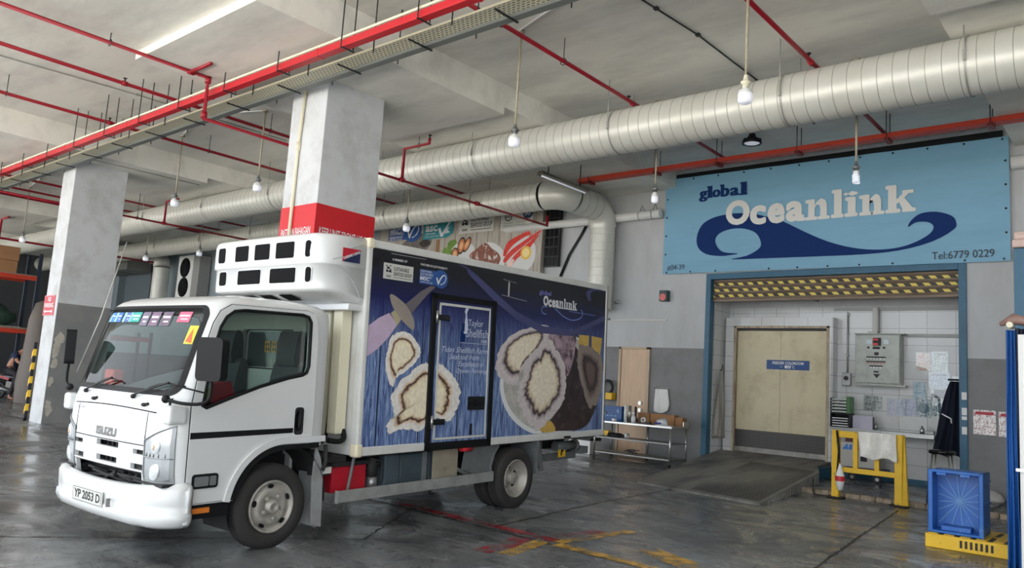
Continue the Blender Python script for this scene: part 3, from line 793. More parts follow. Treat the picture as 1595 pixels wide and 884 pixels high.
pipe('red sprinkler pipe at the top right crossing above the duct', [(-3.83,5.95,6.46),(-3.81,14.25,6.46)], couplings=[((-3.83,10.55,6.46),(0,1,0))], sprinklers=[(-3.83,10.45,6.48)])
pipe('red pipe far right meeting the orange trunk', [(-0.93,6.21,6.46),(-0.93,15.73,6.46)])
# thin grey conduits on the ceiling
def conduit(label, pts, r=0.012, m=None):
    o = pts[0]; b = MB(m or M_LROD); b.tube([local(o, p) for p in pts], r, 6)
    for p in pts[1:-1]:
        q = local(o, p); b.box(q[0]-0.03, q[0]+0.03, q[1]-0.03, q[1]+0.03, q[2]-0.015, q[2]+0.03)
    ob = b.build('ceiling_conduit', loc=o); tag(ob, label, 'conduit'); return ob
conduit('thin grey conduit on the ceiling left of the bright beam face', [(-15.9,-1.0,6.81),(-15.6,3.2,6.81),(-15.3,6.2,6.81),(-15.2,9.5,6.81)], m=M_DSEAM)
conduit('thin grey conduit on the ceiling above the duct', [(-5.35,7.2,6.81),(-5.2,8.6,6.81),(-5.1,9.6,6.81),(-5.0,14.0,6.81)], m=M_DKMETAL)
conduit('white conduit bringing power to the pendant lamp right of the white pillar', [(-7.18,8.10,6.81),(-6.0,7.7,6.81),(-5.0,7.35,6.81),(-4.0,7.0,6.81)], 0.016, M_WHITE)
conduit('white conduit to the pendant lamps behind the cable tray', [(-17.17,8.04,6.81),(-16.0,7.7,6.81),(-14.6,7.75,6.81),(-13.8,8.08,6.81)], 0.016, M_WHITE)
conduit('white conduit to the far left pendant lamp', [(-27.06,8.14,6.81),(-25.6,7.9,6.81),(-24.8,7.7,6.81)], 0.016, M_WHITE)
conduit('grey conduit on the drop panel of the left pillar', [(-19.9,6.9,6.29),(-19.3,6.95,6.29),(-19.2,9.6,6.29)], 0.014, M_DSEAM)

# ------------------------------------------------------------------ spiral ducts
def duct_profile_tube(b, pts, r, n=28, pitch=0.19, seamr=0.006, seams=None):
    """sheet duct along a straight run with raised lock seams"""
    a = Vector(pts[0]); c = Vector(pts[1]); L_ = (c-a).length; d = (c-a).normalized()
    b.lathe([(0, r), (L_, r)], a, d, n)
    if seams:
        x = pitch
        while x < L_: b.lathe([(x-0.008, r+0.001),(x-0.005, r+0.010),(x+0.005, r+0.010),(x+0.008, r+0.001)], a, d, n); x += pitch
def duct_thing(label, y, z, r, x0, x1, straps, pitch=0.19, rods=True):
    t = thing('spiral_duct', label, 'air duct', ((x0+x1)/2, y, z))
    ox = t.location[0]
    b = MB(M_DUCT); duct_profile_tube(b, [(x0-ox,0,0),(x1-ox,0,0)], r, 36, pitch); b.build('duct_shell', t)
    s = MB(M_DSEAM)
    x = x0+pitch
    while x < x1:
        s.lathe([(-0.004, r),(-0.003, r+0.004),(0.003, r+0.004),(0.004, r)], (x-0.006-ox,0,0), (1,0,0), 36); x += pitch
    s.build('lock_seam', t, label='grey lock seams')
    for x in straps:
        h = MB(M_LROD)
        zt = 6.43 if any(abs(x-cx) < 1.71 for cx in (-40.7,-30.6,-20.55,-10.46,-0.4)) else CEIL
        h.lathe([(-0.012, r+0.012),(0.012, r+0.012)], (x-ox,0,0), (1,0,0), 30)
        for sy in (-1, 1):
            h.tube([(x-ox, sy*(r+0.02), 0.02), (x-ox, sy*(r+0.02), zt-z)], 0.008, 6)
            h.box(x-ox-0.015, x-ox+0.015, sy*(r+0.02)-0.012, sy*(r+0.02)+0.012, -0.06, 0.08)
        h.build('duct_hanger', t)
    return t
duct_thing('large cream spiral duct running across the hall above the shop sign', 10.75, 6.04, 0.372, -43.0, 4.5, (-0.95,-4.2,-7.1,-10.2,-13.8,-17.2,-20.5,-24.1,-27.6,-1.9))
t = duct_thing('smaller spiral duct that turns and drops down the wall behind the truck box', 13.6, 6.01, 0.325, -42.0, -10.95, (-13.0,-16.2,-19.5,-22.8,-26.1,-29.5), 0.21)
# bends: duct turns towards the wall, then down
ox, oy, oz = t.location
def bend(b, c, r, a0, a1, R, ex, ey, n=9):
    pts = []
    for i in range(n+1):
        a = a0+(a1-a0)*i/n; pts.append(Vector(c)+Vector(ex)*R*math.cos(a)+Vector(ey)*R*math.sin(a))
    b.tube(pts, r, 32, caps=False); return pts
b = MB(M_DUCT)
xd, yd = -10.50, 15.35
R1 = 0.42
pts = bend(b, (-10.92-ox, 13.6+R1-oy, 6.01-oz), 0.325, -PI/2, 0, R1, (1,0,0), (0,1,0), 6)
b.tube([(xd-ox, 13.6+R1-oy, 6.01-oz), (xd-ox, yd-0.45-oy, 6.01-oz)], 0.325, 32, caps=False)
p2_ = bend(b, (xd-ox, yd-0.45-oy, 6.01-0.45-oz), 0.325, PI/2, 0, 0.45, (0,1,0), (0,0,1), 6)
b.build('duct_bend', t)
b = MB(M_DUCT); duct_profile_tube(b, [(xd-ox, yd-oy, 5.58-oz), (xd-ox, yd-oy, 3.6-oz)], 0.30, 32, 0.2, 0.012, True); b.build('duct_drop', t)
b = MB(M_DSEAM)
for y in (14.03, 14.3, 14.6, 14.88): b.lathe([(-0.01,0.335),(0.01,0.335)], (xd-ox, y-oy, 6.01-oz), (0,1,0), 32)
b.build('joint_collar', t)
b = MB(M_WHITE); b.box(-0.28, 0.28, -0.10, 0.2, 0, 0.5); o = b.build('vent_housing', loc=(-11.12, 15.0, 3.38), bevel=0.01)
tag(o, 'small white box vent with a black grille in front of the dropping duct', 'vent')
g = MB(M_GALV); g.bar((0,0.2,0.25),(0,0.75,0.25),0.05,0.05); g.build('wall_arm', o)
g = MB(M_BLK); g.box(-0.24, 0.24, -0.105, -0.10, 0.05, 0.42); g.build('grille', o)

# ------------------------------------------------------------------ orange trunk before the wall
t = thing('orange_cable_trunk', 'orange red steel trunk running just above the pale blue shop sign', 'cable trunk', (-6, 14.05, 6.365))
b = MB(M_ORANGE); b.box(-4.3, 8, -0.09, 0.09, -0.02, 0.06); b.box(-4.3, 8, -0.1, 0.1, -0.03, -0.02); b.build('trunk', t, bevel=0.003)
b = MB(mat('dark_red_bracket', (120, 30, 24), 0.5))
for x in (-4.0, -2.3, -0.9, 0.7, 2.25, 3.8): b.box(x-0.04, x+0.04, -0.13, 0.13, -0.08, -0.03); 
b.build('support_bracket', t)
b = MB(M_ROD)
for x in (-4.0, -2.3, -0.9, 0.7, 2.25, 3.8):
    for y in (-0.11, 0.11): b.tube([(x, y, -0.05), (x, y, CEIL-6.365)], 0.008, 6)
b.build('hanger_rod', t)
conduit('thin white cable drooping from the ceiling to the orange trunk', [(-9.4,13.0,6.81),(-9.15,13.8,6.72),(-9.0,13.9,6.55),(-8.8,14.0,6.46)], 0.014, M_WHITE)

# ------------------------------------------------------------------ lamps
def pendant(label, x, y, zb, kind='led', r=0.085, rodcol=None, ztop=CEIL):
    t = thing('pendant_lamp', label, 'pendant lamp', (x, y, zb), group='bulb lamps hanging on conduit rods')
    h = ztop-zb
    b = MB(rodcol or mat('lamp_rod', (172, 164, 142), 0.5, var=0.15, vscale=8, dirt=(120, 100, 80), dirt_amt=0.5, dscale=12))
    b.tube([(0,0,0.30), (0,0,h)], 0.017, 8); b.cyl((0,0,h-0.04), (0,0,h), 0.05, 12); b.build('rod', t)
    b = MB(M_GALV if kind != 'cream' else M_CREAM)
    b.lathe([(0.19,0.0),(0.19,0.035),(0.23,0.04),(0.235,0.058),(0.26,0.058),(0.265,0.035),(0.30,0.028),(0.34,0.02)], (0,0,0), (0,0,1), 16); b.build('lamp_holder', t)
    if kind in ('led', 'cream'):
        b = MB(M_WHITE); b.lathe([(0.11, r),(0.15, r*0.92),(0.18, 0.035),(0.20, 0.03)], (0,0,0), (0,0,1), 20); b.build('bulb_body', t)
        b = MB(M_FROST); b.lathe([(0.0, 0.001),(0.004, r*0.6),(0.02, r*0.92),(0.05, r),(0.11, r)], (0,0,0), (0,0,1), 20); b.build('diffuser', t)
    elif kind == 'coil':
        b = MB(M_FROST)
        pts = [(0.045*math.cos(a), 0.045*math.sin(a), 0.01+0.026*a/PI/2*1.0) for a in [k*PI/6 for k in range(60)]]
        b.tube(pts, 0.010, 7); b.build('spiral_tube', t)
        b = MB(M_WHITE); b.lathe([(0.13,0.0),(0.13,0.045),(0.19,0.04),(0.20,0.025)], (0,0,0), (0,0,1), 16); b.build('bulb_base', t)
    return t
pendant('large bulb lamp at the top right on a long stained rod', -3.68, 8.1, 5.03, 'cream', 0.085)
pendant('bulb lamp hanging in front of the duct just right of the white pillar', -7.18, 8.15, 5.07)
pendant('bulb lamp hanging just left of the white pillar behind the cab', -13.81, 8.09, 5.15)
pendant('bulb lamp hanging over the truck cab, right of the left pillar', -17.13, 8.04, 5.17)
pendant('bulb lamp at the far left edge under the tray', -27.08, 8.14, 5.06)
pendant('coil bulb lamp hanging in front of the shop sign', -3.53, 11.6, 4.92, 'coil')
pendant('small bulb lamp hanging at the left corner of the shop sign', -6.88, 11.6, 4.98, 'led', 0.06)
pendant('bulb lamp hanging before the seafood board', -13.3, 11.6, 4.98, 'led', 0.08)
pendant('bulb lamp hanging between the left pillar and the cab roof', -26.3, 11.6, 5.0, 'led', 0.09)
pendant('bulb lamp hanging beside the outdoor air conditioner', -22.7, 11.6, 4.96, 'led', 0.085)
# round black lamp on the ceiling
t = thing('high_bay_lamp', 'round black lamp on the ceiling under the duct', 'ceiling lamp', (-6.2, 14.0, 6.62))
b = MB(M_BLK); b.lathe([(0.21,0.0),(0.21,0.05),(0.10,0.10),(0.08,0.17),(0.0,0.19),(0.0,0.15)], (0,0,0), (0,0,1), 28)
for i in range(6):
    a = i*PI/3; b.cyl((0.17*math.cos(a),0.17*math.sin(a),0.0),(0.17*math.cos(a),0.17*math.sin(a),0.08), 0.02, 6)
b.build('housing', t)
b = MB(M_FROST); b.lathe([(0.01,0.0),(0.01,0.145)], (0,0,0), (0,0,1), 24); b.build('lens', t)
# batten light
t = thing('batten_lamp', 'unlit grey fluorescent batten hanging by the duct bend', 'ceiling lamp', (-9.6, 12.5, 5.88))
b = MB(mat('batten_body', (120, 118, 100), 0.5)); b.add([(-0.09,-0.75,0.0),(0.09,-0.75,0.0),(0.05,-0.75,0.07),(-0.05,-0.75,0.07),(-0.09,0.85,0.0),(0.09,0.85,0.0),(0.05,0.85,0.07),(-0.05,0.85,0.07)],
    [(0,1,2,3),(4,7,6,5),(0,4,5,1),(1,5,6,2),(2,6,7,3),(3,7,4,0)]); b.build('body', t)
b = MB(M_FROST); b.cyl((0.0,-0.7,-0.02),(0.0,0.8,-0.02), 0.016, 10); b.build('tube', t)
b = MB(M_BLK); b.cyl((0,-0.5,0.06),(0,-0.5,0.55), 0.01, 6); b.cyl((0,0.6,0.06),(0,0.6,0.55), 0.012, 6); b.build('hanger', t)

# ------------------------------------------------------------------ on the wall, left of the opening
b = MB(M_WHITE)
b.tube([(-3.0,0,0),(1.75,0,0.0)], 0.10, 18)
o = b.build('wall_pipe', loc=(-10.8, 15.55, 5.83)); tag(o, 'thick white horizontal pipe along the wall top left of the shop sign', 'pipe')
b = MB(M_GALV)
for x in (-0.2, 1.2, 1.55): b.tube([(x,0,0.10),(x+0.05,0,0.25),(x+0.12,0,0.10)], 0.012, 6); b.lathe([(-0.01,0.108),(0.01,0.108)], (x,0,0), (1,0,0), 16)
b.build('pipe_clip', o)
b = MB(M_WHITE); b.tube([(0,0,0),(3.5,0,0)], 0.12, 18); o = b.build('wall_pipe', loc=(-2.15, 15.6, 6.1)); tag(o, 'thick grey pipe on the wall at the right end of the shop sign', 'pipe')
b = MB(M_BLACK); b.tube([(0,0,0),(0.25,0,0.55),(0.6,0,1.05),(0.72,0,1.25)], 0.022, 8); b.tube([(0.05,0,0),(0.30,0,0.55),(0.65,0,1.05),(0.77,0,1.25)], 0.015, 8)
o = b.build('cable', loc=(-12.0, 15.72, 4.5)); tag(o, 'black cable slanting up the white wall beside the seafood board', 'cable')
b = MB(M_LROD); b.box(-1.45, 0, -0.03, 0, -0.018, 0.018); o = b.build('wall_trunking', loc=(-8.88, W, 3.38)); tag(o, 'thin grey trunking on the wall under the alarm box', 'trunking')
b = MB(M_STEEL); b.tube([(0,0,0),(0,-0.12,0),(0.15,-0.12,0)], 0.02, 8); b.cyl((0.1,-0.12,-0.03),(0.1,-0.12,0.05), 0.03, 10); o = b.build('wall_tap', loc=(-10.25, W, 3.80)); tag(o, 'small steel tap on the wall at the rear edge of the truck box', 'tap')
t = thing('alarm_box', 'small dark green alarm box with red round face on the white wall', 'alarm', (-8.93, W, 3.80))
b = MB(mat('dark_green_case', (30, 62, 62), 0.4)); b.box(-0.10, 0.10, -0.15, 0, 0, 0.25); b.build('case', t, bevel=0.008)
b = MB(mat('red_lens', (205, 92, 88), 0.3)); b.cyl((0,-0.165,0.09),(0,-0.148,0.09), 0.08, 20); b.build('bell_face', t)
b = MB(M_BLK); b.box(-0.04, 0.04, -0.158, -0.15, 0.18, 0.23); b.build('label_plate', t)

# wooden door in the wall
t = thing('door_2', 'plain light wood door with two round locks in the grey wall', 'door', (-9.68, W, 0.30)); t['kind'] = 'structure'
M_WOOD = mat('light_door_wood', (206, 176, 146), 0.45, var=0.10, vscale=4, stretch=(4, 4, 0.4))
b = MB(M_WOOD); b.box(-0.36, 0.32, -0.02, 0.02, 0, 2.40); b.build('leaf', t, bevel=0.004)
b = MB(mat('door_casing', (192, 170, 146), 0.5)); b.box(-0.42, -0.36, -0.05, 0.02, 0, 2.45); b.box(0.32, 0.41, -0.05, 0.02, 0, 2.45); b.box(-0.42, 0.41, -0.05, 0.02, 2.40, 2.45); b.build('casing', t, bevel=0.004)
for z in (1.17, 1.01):
    b = MB(M_STEEL); b.cyl((0.21,-0.06,z),(0.21,-0.02,z), 0.045, 18); b.cyl((0.21,-0.075,z),(0.21,-0.06,z), 0.03, 18); b.build('lock', t)
# towel hung on the wall
t = thing('towel', 'white cloth hung from a small rail on the grey wall', 'towel', (-8.93, W-0.03, 1.32))
b = MB(mat('cloth_white', (232, 232, 230), 0.8))
n = 14; vs = []; fs = []
for j in range(n+1):
    for i in range(n+1):
        u = i/n; v = j/n
        w = 0.15+0.06*(1-v)
        x = (u-0.5)*2*w*(1 if v > 0.3 else 1-0.25*(0.3-v)/0.3*u) + 0.03*(1-v)
        vs.append((x, -0.02-0.02*math.sin(u*9+v*2)*(1-v*0.4), v*0.50-0.04*math.sin(u*4)*(1-v)))
for j in range(n):
    for i in range(n): k = j*(n+1)+i; fs.append((k, k+1, k+n+2, k+n+1))
b.add(vs, fs, True); o = b.build('cloth', t); o.modifiers.new('thick', 'SOLIDIFY').thickness = 0.01
b = MB(M_STEEL); b.tube([(-0.2,0,0.53),(0.2,0,0.53)], 0.01, 8); b.tube([(-0.2,0.03,0.53),(-0.2,0,0.53)], 0.008, 6); b.tube([(0.2,0.03,0.53),(0.2,0,0.53)], 0.008, 6); b.build('rail', t)

# ------------------------------------------------------------------ steel work table
TY = 14.35
t = thing('work_table', 'stainless steel table with two lower shelves behind the truck', 'table', (-8.85, TY, 0.262))
def leg_xy(): return [(-0.92, 0.03), (0.92, 0.03), (0.92, 0.70), (-0.92, 0.70), (0.0, 0.70)]
TH = 0.80
b = MB(M_STEEL); b.box(-0.96, 0.96, 0.0, 0.74, TH-0.045, TH); b.build('tabletop', t, bevel=0.006)
b = MB(M_STEEL); b.box(-0.96, 0.96, 0.715, 0.74, TH, TH+0.10); b.box(0.935, 0.96, 0.5, 0.74, TH, TH+0.10); b.build('upstand', t, bevel=0.004)
for z in (0.14, 0.46):
    b = MB(mat('brushed_steel', (148, 148, 146), 0.45, metal=0.7, var=0.15, vscale=4)); b.box(-0.94, 0.94, 0.03, 0.71, z-0.03, z); b.build('shelf', t, bevel=0.004)
for x, y in leg_xy():
    b = MB(M_STEEL); b.cyl((x,y,0.03),(x,y,TH-0.04), 0.021, 12); lg = b.build('leg', t)
    f = MB(M_BLACK); f.cyl((x,y,0.0),(x,y,0.035), 0.026, 12); f.build('foot', lg)
TZ = 0.262+TH
def solo(name, b, label, cat, loc, rz=0, bevel=0, group=None):
    o = b.build(name, loc=loc, bevel=bevel); o.rotation_euler = (0,0,rz); tag(o, label, cat, group); return o
b = MB(mat('box_blue', (20, 78, 142), 0.4)); b.box(-0.29, 0.27, -0.1, 0.12, 0, 0.32)
o = solo('carton', b, 'bright blue carton on the steel table', 'carton', (-9.52, TY+0.35, TZ), 0, 0.004)
g = MB(mat('pale_print', (120, 165, 200), 0.5)); g.flat([(0.14,0.2),(0.2,0.17),(0.19,0.25),(0.15,0.26)], frame((0,-0.102,0),(1,0,0),(0,0,1)), 0.0); 
for k in range(4): g.flat([(-0.22+0.1*k,0.10),(-0.16+0.1*k,0.10),(-0.16+0.1*k,0.12),(-0.22+0.1*k,0.12)], frame((0,-0.102,0),(1,0,0),(0,0,1)), 0.0)
g.build('print', o)
def rollo(x, y, r, h, label, m, name='roll'):
    b = MB(m); b.lathe([(0,0.02),(0,r),(h,r),(h,0.02)], (0,0,0), (0,0,1), 18); return solo(name, b, label, 'roll', (x, y, TZ))
rollo(-9.17, TY+0.28, 0.036, 0.36, 'tall white film roll standing beside the blue carton', M_WHITE)
rollo(-9.10, TY+0.34, 0.034, 0.35, 'tall silver film roll standing right of the white one', M_STEEL)
rollo(-8.97, TY+0.36, 0.022, 0.34, 'thin dark upright tube behind the spray bottle', M_DKMETAL, 'tube')
b = MB(M_WHITE); b.lathe([(0,0.0),(0,0.05),(0.10,0.052),(0.14,0.03),(0.16,0.018),(0.19,0.018),(0.19,0.0)], (0,0,0), (0,0,1), 16)
o = solo('bottle', b, 'white spray bottle on the steel table', 'bottle', (-8.93, TY+0.22, TZ)); g = MB(M_PAPER); g.box(-0.05,0.02,-0.012,0.012,0.19,0.22); g.build('nozzle', o)
b = MB(M_PAPER); b.lathe([(0,0.02),(0,0.055),(0.06,0.055),(0.06,0.02)], (0,0,0), (0,0,1), 16); solo('tape_roll', b, 'low white tape roll at the front left of the steel table', 'tape roll', (-9.35, TY+0.12, TZ))
t2 = thing('tape_dispenser', 'grey tape dispenser with a round roll on the steel table', 'tape dispenser', (-8.73, TY+0.30, TZ))
b = MB(M_DKMETAL); b.box(-0.09,0.11,-0.03,0.03,0,0.03); b.build('base', t2, bevel=0.005); b = MB(M_PAPER); b.lathe([(-0.025,0.03),(-0.025,0.06),(0.025,0.06),(0.025,0.03),(-0.025,0.03)], (0,0,0.075), (0,1,0), 18); b.build('tape', t2)
b = MB(M_DKMETAL); b.box(-0.06,0.05,-0.03,0.03,0,0.03); b.cyl((0.02,0,0.03),(0.02,0,0.06),0.02,10); solo('stapler', b, 'small dark stapler in the middle of the steel table', 'stapler', (-8.55, TY+0.22, TZ), 0, 0.004)
# crumpled blue and white pack
b = MB(mat('crumpled_white', (225, 228, 232), 0.5)); rnd = random.Random(12)
b.sphere((0,0,0.06), 0.12, 14, 8, (1.1,0.7,0.6)); b.v = [(x*(1+rnd.uniform(-.2,.2)), y*(1+rnd.uniform(-.2,.2)), max(0.0, z*(1+rnd.uniform(-.3,.3)))) for x, y, z in b.v]
o = solo('plastic_pack', b, 'crumpled white and blue plastic pack on the steel table', 'pack', (-8.25, TY+0.25, TZ))
g = MB(mat('pack_blue', (40, 60, 150), 0.4)); g.bar((-0.14,-0.05,0.035),(0.02,-0.10,0.05), 0.07, 0.03); g.build('blue_band', o, bevel=0.008)
for i, (x0, x1, h) in enumerate(((-9.0,-8.72,0.22),(-8.70,-8.12,0.22),(-8.10,-7.93,0.18))):
    b = MB(M_BROWNCARD); w = (x1-x0)/2; b.box(-w, w, -0.09, 0.09, 0, h)
    o = solo('cardboard_box', b, ('narrow brown carton left of three along the back of the steel table','long brown carton in the middle along the back of the steel table','short brown carton at the right end of the steel table')[i], 'carton', ((x0+x1)/2, TY+0.60, TZ), 0, 0.004, 'cartons along the table back')
    g = MB(mat('carton_tape', (190, 150, 105), 0.4)); g.box(-w-0.001, w+0.001, -0.02, 0.02, h-0.001, h+0.001); g.build('tape_strip', o)
b = MB(M_PAPER); b.box(-0.18,0.18,-0.08,0.08,0,0.012); solo('paper_pad', b, 'flat white papers at the right of the steel table', 'papers', (-8.12, TY+0.10, TZ), 0.1)
b = MB(M_BLACK)
for k in range(3): b.cyl((-0.2,0.02*k,0.03+0.02*k),(0.12,0.02*k+0.02,0.03+0.015*k), 0.028, 10)
b.cyl((0.12,0.03,0.045),(0.24,0.03,0.045),0.03,12)
o = solo('tool_bundle', b, 'black rolled tools on the middle shelf of the steel table', 'tools', (-9.35, TY+0.2, 0.262+0.46))
g = MB(M_WHITE); g.lathe([(0,0.03),(0,0.055),(0.06,0.055),(0.06,0.03),(0,0.03)], (0.24,0.03,0.055), (1,0,0), 18); g.build('white_roll', o)
b = MB(M_BLACK); rnd = random.Random(5)
for k in range(9): b.bar((rnd.uniform(-.16,.12), rnd.uniform(-.05,.05), 0.015+0.008*k), (rnd.uniform(-.1,.18), rnd.uniform(-.05,.05), 0.02+0.009*k), 0.03, 0.018)
solo('strap_pile', b, 'heap of black straps on the lowest shelf of the steel table', 'straps', (-9.0, TY+0.3, 0.262+0.14))
# yellow fixtures by the wooden door
t = thing('hose_reel', 'yellow bracketed hose reel on the wall by the wooden door', 'hose reel', (-10.35, W-0.12, 1.78))
b = MB(M_BLACK); b.tube([(0.16*math.cos(a), 0, 0.16*math.sin(a)) for a in [k*PI/9 for k in range(18)]], 0.035, 8, closed=True); b.build('hose', t)
b = MB(M_YEL); b.box(-0.16, 0.2, -0.08, 0.10, -0.28, -0.12); b.build('bracket', t, bevel=0.01)
for i, z in enumerate((1.20, 0.72)):
    b = MB(M_YEL); b.box(-0.22,0.16,-0.12,0.0,-0.06,0.06); b.box(-0.22,-0.14,-0.3,-0.12,-0.05,0.05); o = solo('wall_bracket', b, ('upper yellow wall bracket by the truck tail', 'lower yellow wall bracket by the truck tail')[i], 'bracket', (-10.4, W, z), 0, 0.01)
    g = MB(M_STEEL); g.cyl((-0.05,-0.14,0),(-0.05,-0.12,0),0.02,8); g.build('bolt', o)
b = MB(M_WHITE); b.box(-0.3,0.3,-0.2,0.2,0,0.32); b.m(M_DKMETAL); b.box(-0.32,0.32,-0.22,0.22,0.30,0.36); solo('plastic_tub', b, 'grey white tub on the floor between the truck tail and the steel table', 'tub', (-10.4, 14.9, fz(14.9)), 0, 0.01)

# ------------------------------------------------------------------ seafood board
t = thing('seafood_board', 'long picture board of seafood dishes and certificates above the truck box', 'sign board', (-15.7, 15.55, 4.2))
BX0, BX1, BZ0, BZ1 = -3.4, 3.18, 0.0, 2.30
def plank_material(name, c1, c2, gap, w=0.28, grain=1.0):
    m = bpy.data.materials.new(name); m.use_nodes = True
    N = m.node_tree.nodes; L = m.node_tree.links; bb = N['Principled BSDF']; bb.inputs['Roughness'].default_value = 0.45
    tc = N.new('ShaderNodeTexCoord'); sp = N.new('ShaderNodeSeparateXYZ'); L.new(tc.outputs['Object'], sp.inputs[0])
    mp = N.new('ShaderNodeMapping'); mp.inputs['Scale'].default_value = (14*grain, 14*grain, 0.9); L.new(tc.outputs['Object'], mp.inputs[0])
    n = N.new('ShaderNodeTexNoise'); n.inputs['Scale'].default_value = 2.0; n.inputs['Detail'].default_value = 8; n.inputs['Roughness'].default_value = 0.7; n.inputs['Distortion'].default_value = 0.6
    L.new(mp.outputs[0], n.inputs['Vector'])
    r = N.new('ShaderNodeValToRGB'); L.new(n.outputs[0], r.inputs[0])
    r.color_ramp.elements[0].position = 0.32; r.color_ramp.elements[1].position = 0.68
    r.color_ramp.elements[0].color = (*lin(c1), 1); r.color_ramp.elements[1].color = (*lin(c2), 1)
    d = N.new('ShaderNodeMath'); d.operation = 'DIVIDE'; d.inputs[1].default_value = w; L.new(sp.outputs['X'], d.inputs[0])
    f = N.new('ShaderNodeMath'); f.operation = 'FRACT'; L.new(d.outputs[0], f.inputs[0])
    g = N.new('ShaderNodeMath'); g.operation = 'LESS_THAN'; g.inputs[1].default_value = 0.02/w; L.new(f.outputs[0], g.inputs[0])
    x = N.new('ShaderNodeMix'); x.data_type = 'RGBA'; L.new(g.outputs[0], x.inputs['Factor']); L.new(r.outputs[0], x.inputs['A']); x.inputs['B'].default_value = (*lin(gap), 1)
    L.new(x.outputs['Result'], bb.inputs['Base Color'])
    return m
b = MB(plank_material('white_plank_print', (150, 142, 130), (196, 188, 178), (110, 100, 90), 0.42)); b.box(BX0, BX1, 0, 0.15, BZ0, BZ1); b.build('board', t)
F = frame((0, -0.002, 0), (1,0,0), (0,0,1))
def bd(px, pz): return (px+15.7, pz-4.2)
M_MSC = mat('label_blue', (34, 82, 150), 0.4); M_ASC = mat('label_teal', (40, 140, 150), 0.4); M_LBL = mat('label_white', (206, 206, 200), 0.45); M_INK = mat('print_black', (28, 28, 30), 0.5)
def msc_label(b, F, x0, x1, z0, z1, d, s):
    c = x1-(z1-z0)*0.5; r = (z1-z0)*0.56; zc = (z0+z1)/2
    b.m(M_MSC); b.flat(rpoly(x0, c, z0+0.04*s, z1-0.04*s, 0.02*s), F, d)
    b.flat([(c+r*1.15*math.cos(a), zc+r*math.sin(a)) for a in [k*PI/12 for k in range(24)]], F, d+0.001)
    b.m(M_PAPER)
    w = c-r*1.1-x0
    for k, s_ in enumerate(('CERTIFIED', 'SUSTAINABLE', 'SEAFOOD')): b.text(s_, F, x0+0.03*s, x0+0.03*s+w*(0.8+0.1*(k==1)), z1-(0.10+0.095*k)*s-0.04*s, z1-(0.03+0.095*k)*s-0.04*s, d+0.002)
    b.text('MSC', F, x0+0.03*s, x0+w*0.7, z0+0.16*s, z0+0.27*s, d+0.002, 0.02); b.text('www.msc.org', F, x0+0.03*s, x0+w*0.9, z0+0.07*s, z0+0.12*s, d+0.002)
    P = [(-0.75,0.05),(-0.58,0.15),(-0.40,-0.30),(-0.1,0.15),(0.2,0.45),(0.55,0.55),(0.75,0.45),(0.5,0.42),(0.25,0.3),(-0.05,-0.05),(-0.33,-0.62),(-0.45,-0.62)]
    b.flat([(c+x*r, zc+y*r) for x, y in P], F, d+0.003)
    arc = [(0.75,0.45),(0.85,0.1),(0.6,-0.35),(0.15,-0.6),(-0.05,-0.62),(-0.05,-0.52),(0.2,-0.5),(0.5,-0.28),(0.72,0.05),(0.65,0.4)]
    b.flat([(c+x*r, zc+y*r) for x, y in arc], F, d+0.0035)
def wwf_label(b, F, x0, x1, z0, z1, d, s):
    b.m(M_LBL); b.flat([(x0,z0),(x1,z0),(x1,z1),(x0,z1)], F, d)
    b.m(M_INK); w = x1-x0; h = z1-z0; cx = x0+w*0.17; cz = z0+h*0.6
    for (dx, dz, rx, rz) in ((-0.02,0.12,0.05,0.06),(-0.075,0.22,0.025,0.045),(0.045,0.25,0.025,0.045),(0.0,-0.03,0.085,0.10),(0.05,-0.13,0.05,0.05),(-0.055,-0.12,0.04,0.06)):
        b.flat([(cx+w*dx+w*rx*math.cos(a), cz+h*dz+h*rz*math.sin(a)) for a in [k*PI/6 for k in range(12)]], F, d+0.002)
    b.m(M_LBL); b.flat([(cx-w*0.01+w*0.045*math.cos(a), cz-h*0.02+h*0.045*math.sin(a)) for a in [k*PI/6 for k in range(12)]], F, d+0.003)
    b.m(M_INK); b.text('WWF', F, x0+w*0.09, x0+w*0.25, z0+h*0.10, z0+h*0.24, d+0.002, 0.03)
    b.text('SUSTAINABLE', F, x0+w*0.34, x0+w*0.85, z0+h*0.58, z0+h*0.82, d+0.002, 0.015); b.text('SEAFOOD GROUP', F, x0+w*0.34, x0+w*0.95, z0+h*0.26, z0+h*0.50, d+0.002, 0.015)
    b.flat([(x0+w*0.34, z0+h*0.13),(x0+w*0.95, z0+h*0.13),(x0+w*0.95, z0+h*0.16),(x0+w*0.34, z0+h*0.16)], F, d+0.002)
b = MB(); msc_label(b, F, -2.88, -1.5, 1.58, 2.18, 0.02, 1.6); b.build('blue_label', t)
b = MB(M_ASC); b.flat([(-1.33,1.58),(-0.3,1.58),(-0.08,1.70),(-0.08,2.21),(-1.33,2.18)], F, 0.02)
b.m(M_PAPER); b.text('asc', F, -1.24, -0.74, 1.80, 1.98, 0.022, 0.03); b.text('FARMED', F, -1.24, -0.85, 2.08, 2.13, 0.022, 0.01); b.text('RESPONSIBLY', F, -1.24, -0.70, 2.01, 2.06, 0.022, 0.01); b.text('CERTIFIED', F, -1.24, -0.80, 1.71, 1.76, 0.022, 0.01); b.text('ASC-AQUA.ORG', F, -1.24, -0.65, 1.63, 1.67, 0.022)
b.flat([(-0.72,1.86),(-0.62,1.90),(-0.53,1.72),(-0.15,2.19),(-0.12,2.14),(-0.50,1.62),(-0.58,1.62)], F, 0.023); b.flat([(-0.42,1.70),(-0.2,1.72),(-0.3,1.80),(-0.2,1.90),(-0.38,1.82),(-0.44,1.76)], F, 0.023)
b.build('teal_label', t)
